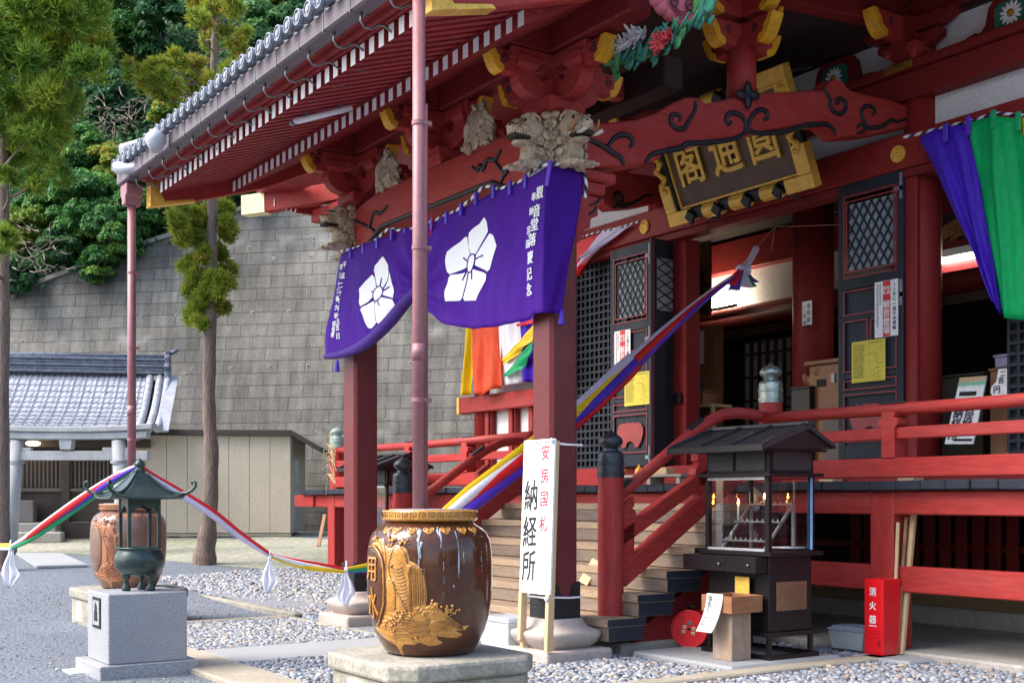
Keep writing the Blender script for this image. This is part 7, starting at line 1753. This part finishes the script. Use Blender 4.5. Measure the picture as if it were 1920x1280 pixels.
for i, (u, v, r, kd, lab) in enumerate(spots):
    nm, lm, tc_ = kinds[kd]; hp, D = hill(u, min(v+r*.7, 600)); D -= .8; c = at(u, v, D); rm = r*D/FPX
    T = thing(nm, lab, 'tree' if 'tree' in lab else 'shrub', hp - V((0,0,.2)))
    if 'tree' in lab: T.name = 'broadleaf_tree'
    cls = []
    for k_ in range(26):
        d = V((rg_.gauss(0,1), rg_.gauss(0,1), rg_.gauss(0,.9))); d.normalize(); cls.append((c + V((d.x*rm*.75, d.y*rm*.6, d.z*rm*.72)), rm*rg_.uniform(.22,.42)))
    Q, F, t = leaves(cls, 11000 if kd != 'd' else 7500, .085 if D < 38 else .105, 100+i, tc_, .3); mesh_np('crown', Q, F, 4, t, lm, T)
    b0 = hp - V((0,0,.3)); trunk([b0, b0.lerp(c, .5) + V((.15,0,0)), c], [.10,.07,.03], T, TWIG, 8)
    for cc, rr2 in cls[:7]: limb(T, b0.lerp(c, .6), cc, .03, TWIG)
# undergrowth covering the slope
rg = np.random.default_rng(40); n = 84000; uu = rg.uniform(-325, 720, n); vv = rg.uniform(-60, 560, n); P0 = []
for a, b_ in zip(uu, vv):
    zt = ztop(a); kk = (zt.z-1.5)/((zt-EYE).dot(FWD)); vt = VH - kk*FPX
    if b_ > vt - 2: b_ = vt - 2 - (b_-vt)*.2 - 5
    p, D = hill(a, b_); P0.append(tuple(p))
P0 = np.array(P0); P0 += rg.normal(0,.25,P0.shape) + np.array([0,0,.12]); nrm = unit(rg.normal(0,.7,(n,3)) + np.array([.5,-.4,.8])); t_ = unit(np.cross(nrm, rg.normal(0,1,(n,3)))); bt = np.cross(nrm, t_); s_ = .12*rg.uniform(.5,1.4,n)[:,None]
Q = np.stack([P0-t_*s_, P0+bt*s_*.45, P0+t_*s_, P0-bt*s_*.45], 1).reshape(-1,3)
struct(mesh_np('undergrowth', Q, np.arange(n*4).reshape(-1,4), 4, np.clip(.5 + .25*np.sin(P0[:,0]*.9)*np.sin(P0[:,2]*.8) + rg.normal(0,.16,n), 0, 1), LBR2), 'stuff')
# wood on the far side of the court, behind the viewer: it shows in the glass and the glazes
n = 15000; cc_ = rg.integers(0, 16, n); gx = rg.uniform(-34, 34, 16); gd = rg.uniform(15, 24, 16); ghh = rg.uniform(4, 8, 16); d = unit(rg.normal(0,1,(n,3))); base = np.array(EYE)*np.array([1,1,0]) + np.array(RGT)*gx[cc_][:,None] - np.array(FWD)*gd[cc_][:,None]
P0 = base + d*np.array([4.2,4.2,1])*rg.uniform(.5,1,n)[:,None] + np.array([0,0,1])*(ghh[cc_] + d[:,2]*(ghh[cc_]*.8-1))[:,None]; P0[:,2] = np.maximum(P0[:,2], .3); nrm = unit(rg.normal(0,1,(n,3))); t_ = unit(np.cross(nrm, rg.normal(0,1,(n,3)))); bt = np.cross(nrm, t_); s_ = .42*rg.uniform(.6,1.4,n)[:,None]
Q = np.stack([P0-t_*s_, P0+bt*s_*.5, P0+t_*s_, P0-bt*s_*.5], 1).reshape(-1,3); struct(mesh_np('grove', Q, np.arange(n*4).reshape(-1,4), 4, rg.random(n), LBR), 'stuff')
# tangles of bare twigs
for (u, v, w_, h_, n_, lab) in ((230,215,70,38,34,'tangle of bare grey twigs on the slope between the cedars'),(60,480,55,40,30,'bare brown bramble tangle beside the shaggy cedar trunk'),(190,255,40,50,22,'bare hanging vines below the tangle of grey twigs'),(500,25,70,30,14,'bare crooked branches at the top near the tiled eaves')):
    hp, D = hill(u, v); D -= 2.6; q = MB()
    for k_ in range(n_):
        u0, v0 = u + R.gauss(0,w_*.5), v + R.gauss(0,h_*.5); a = R.uniform(0,6.28); pts = []
        for s_ in range(6):
            pts.append(at(u0, v0, D + R.uniform(-.2,.2))); a += R.uniform(-.7,.7); u0 += 9*math.cos(a); v0 += 8*math.sin(a)
        q.tube(smoothpath(pts, 2), [.022*(1-.8*i/10) for i in range(11)], 4)
    tag(obj('bare_twigs', q, TWIG), lab, 'twigs')
# fence on the wall top
PB_ = mat('pale blue fence post', (.42,.50,.60), .5)
F_ = thing('wire_fence', 'pale blue posts and thin wires along the sloping wall top', 'fence', onW(313, 440))
posts = [(128,511,482),(313,446,392),(30,548,515),(480,384,330)]
for u, v0, v1 in posts: a = onW(u, v0) + WN*.2; obj('fence_post', MB().tube([a - V((0,0,.1)), a + V((0,0,(v0-v1)*34/FPX))], .05, 8), PB_, F_)
pp_ = sorted(posts)
for k_ in range(3):
    f = .35 + .3*k_; obj('wire', MB().tube([onW(u, v0) + WN*.2 + V((0,0,(v0-v1)*34/FPX*f)) for u, v0, v1 in pp_], .008, 4), STEEL, F_)

# ------------------------------------------------------------------ storage shed
SH0 = at(545, 1003, 28.0); SX, SY = (RGT*.996 + FWD*.08).normalized(), None; SY = V((-SX.y, SX.x, 0)); SY = SY if SY.dot(FWD) > 0 else -SY
T = thing('storage_shed', 'beige prefab storage shed with a dark flat roof edge below the wall', 'shed', SH0)
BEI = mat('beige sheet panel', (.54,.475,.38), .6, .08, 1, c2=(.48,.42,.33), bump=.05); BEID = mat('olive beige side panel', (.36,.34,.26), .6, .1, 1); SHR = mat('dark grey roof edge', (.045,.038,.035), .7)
def sp(a, b, z): return SH0 + SX*a + SY*b + V((0,0,z))
def sbox(mb, a0, a1, b0, b1, z0, z1, m=0): return mb.obox(sp((a0+a1)/2,(b0+b1)/2,(z0+z1)/2), SX*((a1-a0)/2), SY*((b1-b0)/2), V((0,0,(z1-z0)/2)), m)
for i in range(8): obj('wall_panel', sbox(MB(), -.475*(i+1)+.004, -.475*i-.004, 0, .05, .06, 2.36), BEI, T, bevel=.006)
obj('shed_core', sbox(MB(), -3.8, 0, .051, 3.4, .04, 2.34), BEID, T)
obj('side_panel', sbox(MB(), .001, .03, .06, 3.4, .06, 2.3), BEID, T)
dr = obj('side_door', sbox(MB(), .031, .05, .5, 1.35, .12, 1.80), mat('aluminium door frame', (.50,.52,.55), .4, metal=.5), T)
obj('door_glass', sbox(MB(), .051, .055, .58, 1.27, .95, 1.72).add([], []), mat('frosted glass', (.30,.36,.40), .3), dr); obj('door_panel', sbox(MB(), .051, .055, .58, 1.27, .2, .88), mat('frosted glass', (.30,.36,.40), .3), dr)
obj('roof_slab', MB().prism([(-4.1,2.46),(.02,2.46),(.70,2.06),(.70,1.94),(.02,2.32),(-4.1,2.32)], SH0 - SY*.12, SX, (0,0,1), SY*3.9), SHR, T, bevel=.01)
for a in (-3.6,-2.4,-1.2,-.15): obj('foundation_block', sbox(MB(), a-.15, a+.15, .05, .3, -.12, .06), CONC, T)
obj('base_beam', sbox(MB(), -3.8, 0, .02, .08, -.02, .05), BEID, T)
o = obj('wooden_stake', MB().bar(at(597,1024,25.5), at(609,965,26.0), .07, .05), BROWNW); tag(o, 'brown wooden stake leaning against the far deck end beam', 'stake')
q = MB()
for k_ in range(16):
    p = at(628 + R.uniform(-6,4), 900 + R.uniform(-60,10), 18.9); q.tube(smoothpath([p, p + V((R.uniform(-.25,-.05), 0, R.uniform(.1,.3))), p + V((R.uniform(-.5,-.2), 0, R.uniform(-.25,.35)))], 3), .006, 4)
tag(obj('dry_grass', q, mat('straw', (.45,.36,.20), .8)), 'dry straw stalks sticking out behind the far red railing post', 'dry grass')

# ------------------------------------------------------------------ small tiled shrine
YW = math.radians(11); X_ = (RGT*math.cos(YW) + FWD*math.sin(YW)); Y_ = (RGT*math.sin(YW) - FWD*math.cos(YW))    # Y_ points to the front
S0 = at(275, 668, 29.6); S0 = V((S0.x, S0.y, .6))        # under the right end of the ridge
zR, zE, HS_ = 4.55, 3.03, 2.72
T = thing('small_shrine', 'small dark timber shrine under a silver grey tiled roof behind the stone torii', 'shrine', S0)
def spt(a, b, z): return V((S0.x, S0.y, 0)) + X_*a + Y_*b + V((0,0,z))
def rb(mb, a0, a1, b0, b1, z0, z1): return mb.obox(spt((a0+a1)/2,(b0+b1)/2,(z0+z1)/2), X_*((a1-a0)/2), Y_*((b1-b0)/2), V((0,0,(z1-z0)/2)))
pit = .255; ncol = 22; NC = 12; rows = []
for ci in range(NC):
    for e in (0, 1):
        row = []; fr = (ci+e)/NC; b_ = HS_*fr; z0 = zR - (zR-zE)*(fr + .12*math.sin(fr*3.14))
        for i in range(ncol*8+1):
            xx = i/8; ph = xx % 1; prof = .055*math.exp(-((ph-.5)/.13)**2) + .02*math.cos((ph)*6.283)
            row.append(spt(-xx*pit, b_ , z0 + prof + (.035 if e == 1 else 0)))
        rows.append(row)
tm = mat('silver shrine tile', (.33,.345,.39), .45, .2, 5, c2=(.23,.245,.285), fine=.15, fscale=20, bump=.1)
obj('tiled_roof', MB().grid(rows), tm, T)
obj('roof_deck', MB().prism([(-HS_,zE-.12),(0,zR-.12),(.7,zR-.70),(HS_,zE-.10),(HS_,zE-.18),(0,zR-.9),(-HS_,zE-.2)], spt(.25,0,0), Y_, (0,0,1), X_*-6.2), OLDW, T)
for a in (.10, .33, .52):
    pts = [spt(a, HS_*f, zR-(zR-zE)*(f+.12*math.sin(f*3.14))+.06) for f in np.linspace(0,1,13)]
    o = obj('verge_tile_row', MB().tube(pts, .085, 10), tm, T, smooth=True)
    for p in pts[1:]: obj('tile_ring', MB().tube([p - V((0,0,.002)), p + (pts[1]-pts[0])*.12], .094, 10), tm, o)
obj('verge_board', MB().bar(spt(.62,0,zR-.02), spt(.62,HS_,zE-.0), .28, .05, (0,0,1)), tm, T)
RG = mat('blue black ridge tile', (.060,.075,.105), .5, .4, 6, c2=(.16,.18,.22), fine=.4, fscale=18, bump=.6, bscale=20)
for k_, (hw, z) in enumerate(((.22,.02),(.19,.10),(.20,.18),(.17,.26),(.18,.34))): obj('ridge_course', rb(MB(), -6, .45, -hw, hw, zR+z, zR+z+.07), RG, T, bevel=.015)
obj('ridge_cap', MB().tube([spt(-6,0,zR+.44), spt(.5,0,zR+.44)], .075, 10), RG, T, smooth=True)
o = obj('ridge_end', MB().prism([(-.32,-.25),(.32,-.25),(.26,.0),(.34,.1),(.22,.2),(.26,.34),(.12,.42),(.14,.52),(-.14,.52),(-.12,.42),(-.26,.34),(-.22,.2),(-.34,.1),(-.26,0)], spt(.45,0,zR+.1), Y_, (0,0,1), X_*.12), RG, T, bevel=.02)
obj('ridge_tail', MB().tube([spt(.4,0,zR+.52), spt(.62,0,zR+.58), spt(.75,0,zR+.66)], .05, 8), RG, T, smooth=True)
fz_ = .62
obj('shrine_wall', rb(MB(), -5.5, .05, -1.8, 1.75, fz_+.35, zE+.05), OLDW, T)
obj('eave_beam', rb(MB(), -5.8, .3, 1.95, 2.1, zE-.35, zE-.18), OLDW, T)
for a in (-.05,-1.6,-3.1,-4.6): obj('corner_post', rb(MB(), a-.09, a+.09, 1.70, 1.88, fz_, zE-.2), OLDW, T)
lq = MB()
for i in range(15):
    for a0 in (-1.5, -3.0): rb(lq, a0+.09*i, a0+.09*i+.03, 1.76, 1.80, fz_+1.15, zE-.45)
obj('lattice_window', lq, mat('grey lattice wood', (.16,.13,.115), .8), T)
obj('window_rail', rb(MB(), -3.1, -.1, 1.76, 1.84, fz_+1.05, fz_+1.13), mat('grey lattice wood', (.16,.13,.115), .8), T)
obj('offering_chest', rb(MB(), -3.6, -2.2, 1.9, 2.35, fz_+.35, fz_+.85), mat('grey weathered chest', (.16,.15,.15), .8), T, bevel=.02)
obj('stone_step', rb(MB(), -4.4, -1.7, 1.8, 2.5, fz_-.1, fz_+.35), CONC, T, bevel=.03); obj('stone_step', rb(MB(), -4.6, -1.5, 2.5, 2.95, fz_-.1, fz_+.15), CONC, T, bevel=.03)
obj('dark_plinth', rb(MB(), -1.55, .1, 1.6, 1.9, fz_-.1, fz_+.34), OLDW, T)
lm_ = at(62, 831, 26.8); tag(obj('hanging_lamp', MB().ball(lm_, .16, .16, .055, 16), lampmat('warm shrine lamp', (1,.86,.58), 5), smooth=True), 'small lit oval lamp hanging under the eaves of the tiled shrine', 'lamp')
# stone torii
TG = mat('pale torii stone', (.40,.415,.43), .8, .15, 3, c2=(.29,.305,.315), fine=.15, fscale=40, bump=.3, bscale=40)
DT = 24.0; TT = thing('stone_torii', 'pale grey stone torii gate before the small tiled shrine', 'torii gate', at(125, 1045, DT))
for u0, u1 in ((14,32),(236,222)): obj('gate_post', MB().tube([at(u0, 1050, DT) - V((0,0,.1)), at((u0+u1)/2, 940, DT), at(u1, 825, DT)], [.165,.15,.135], 20), TG, TT, smooth=True)
for u in (31,223): 
    a = at(u, 866, DT); obj('post_ring', MB().tube([a - V((0,0,.03)), a + V((0,0,.03))], .165, 20), mat('iron band', (.30,.33,.37), .5), TT)
a, b = at(-40, 854, DT), at(279, 854, DT); obj('tie_beam', MB().bar(a, b, .14, .19), TG, TT, bevel=.015)
for u in (31,223):
    for s_ in (-1,1): a = at(u+s_*20, 842, DT); obj('wedge', MB().obox(a, RGT*.10, FWD*.06, V((0,0,.035))), TG, TT, bevel=.01)
a = at(126, 834, DT); obj('centre_strut', MB().prism([(-.11,-.10),(.11,-.10),(.14,.13),(-.14,.13)], a - FWD*.1, RGT, (0,0,1), FWD*.2), TG, TT, bevel=.012)
def curvedbeam(z0, z1, half, lift, tk, name):
    c = at(125, 812, DT); top_, bot_ = [], []
    for i in range(21):
        t = -1+2*i/20; x = half*t; l = lift*abs(t)**2.6; top_.append((x, z1+l)); bot_.append((x*.985, z0+l*.9))
    obj(name, MB().prism(bot_ + top_[::-1], c - FWD*(tk/2), RGT, (0,0,1), FWD*tk), TG, TT, bevel=.015)
curvedbeam(-.125, .015, 1.66, .03, .26, 'lower_lintel'); curvedbeam(.017, .13, 1.78, .07, .34, 'top_lintel')
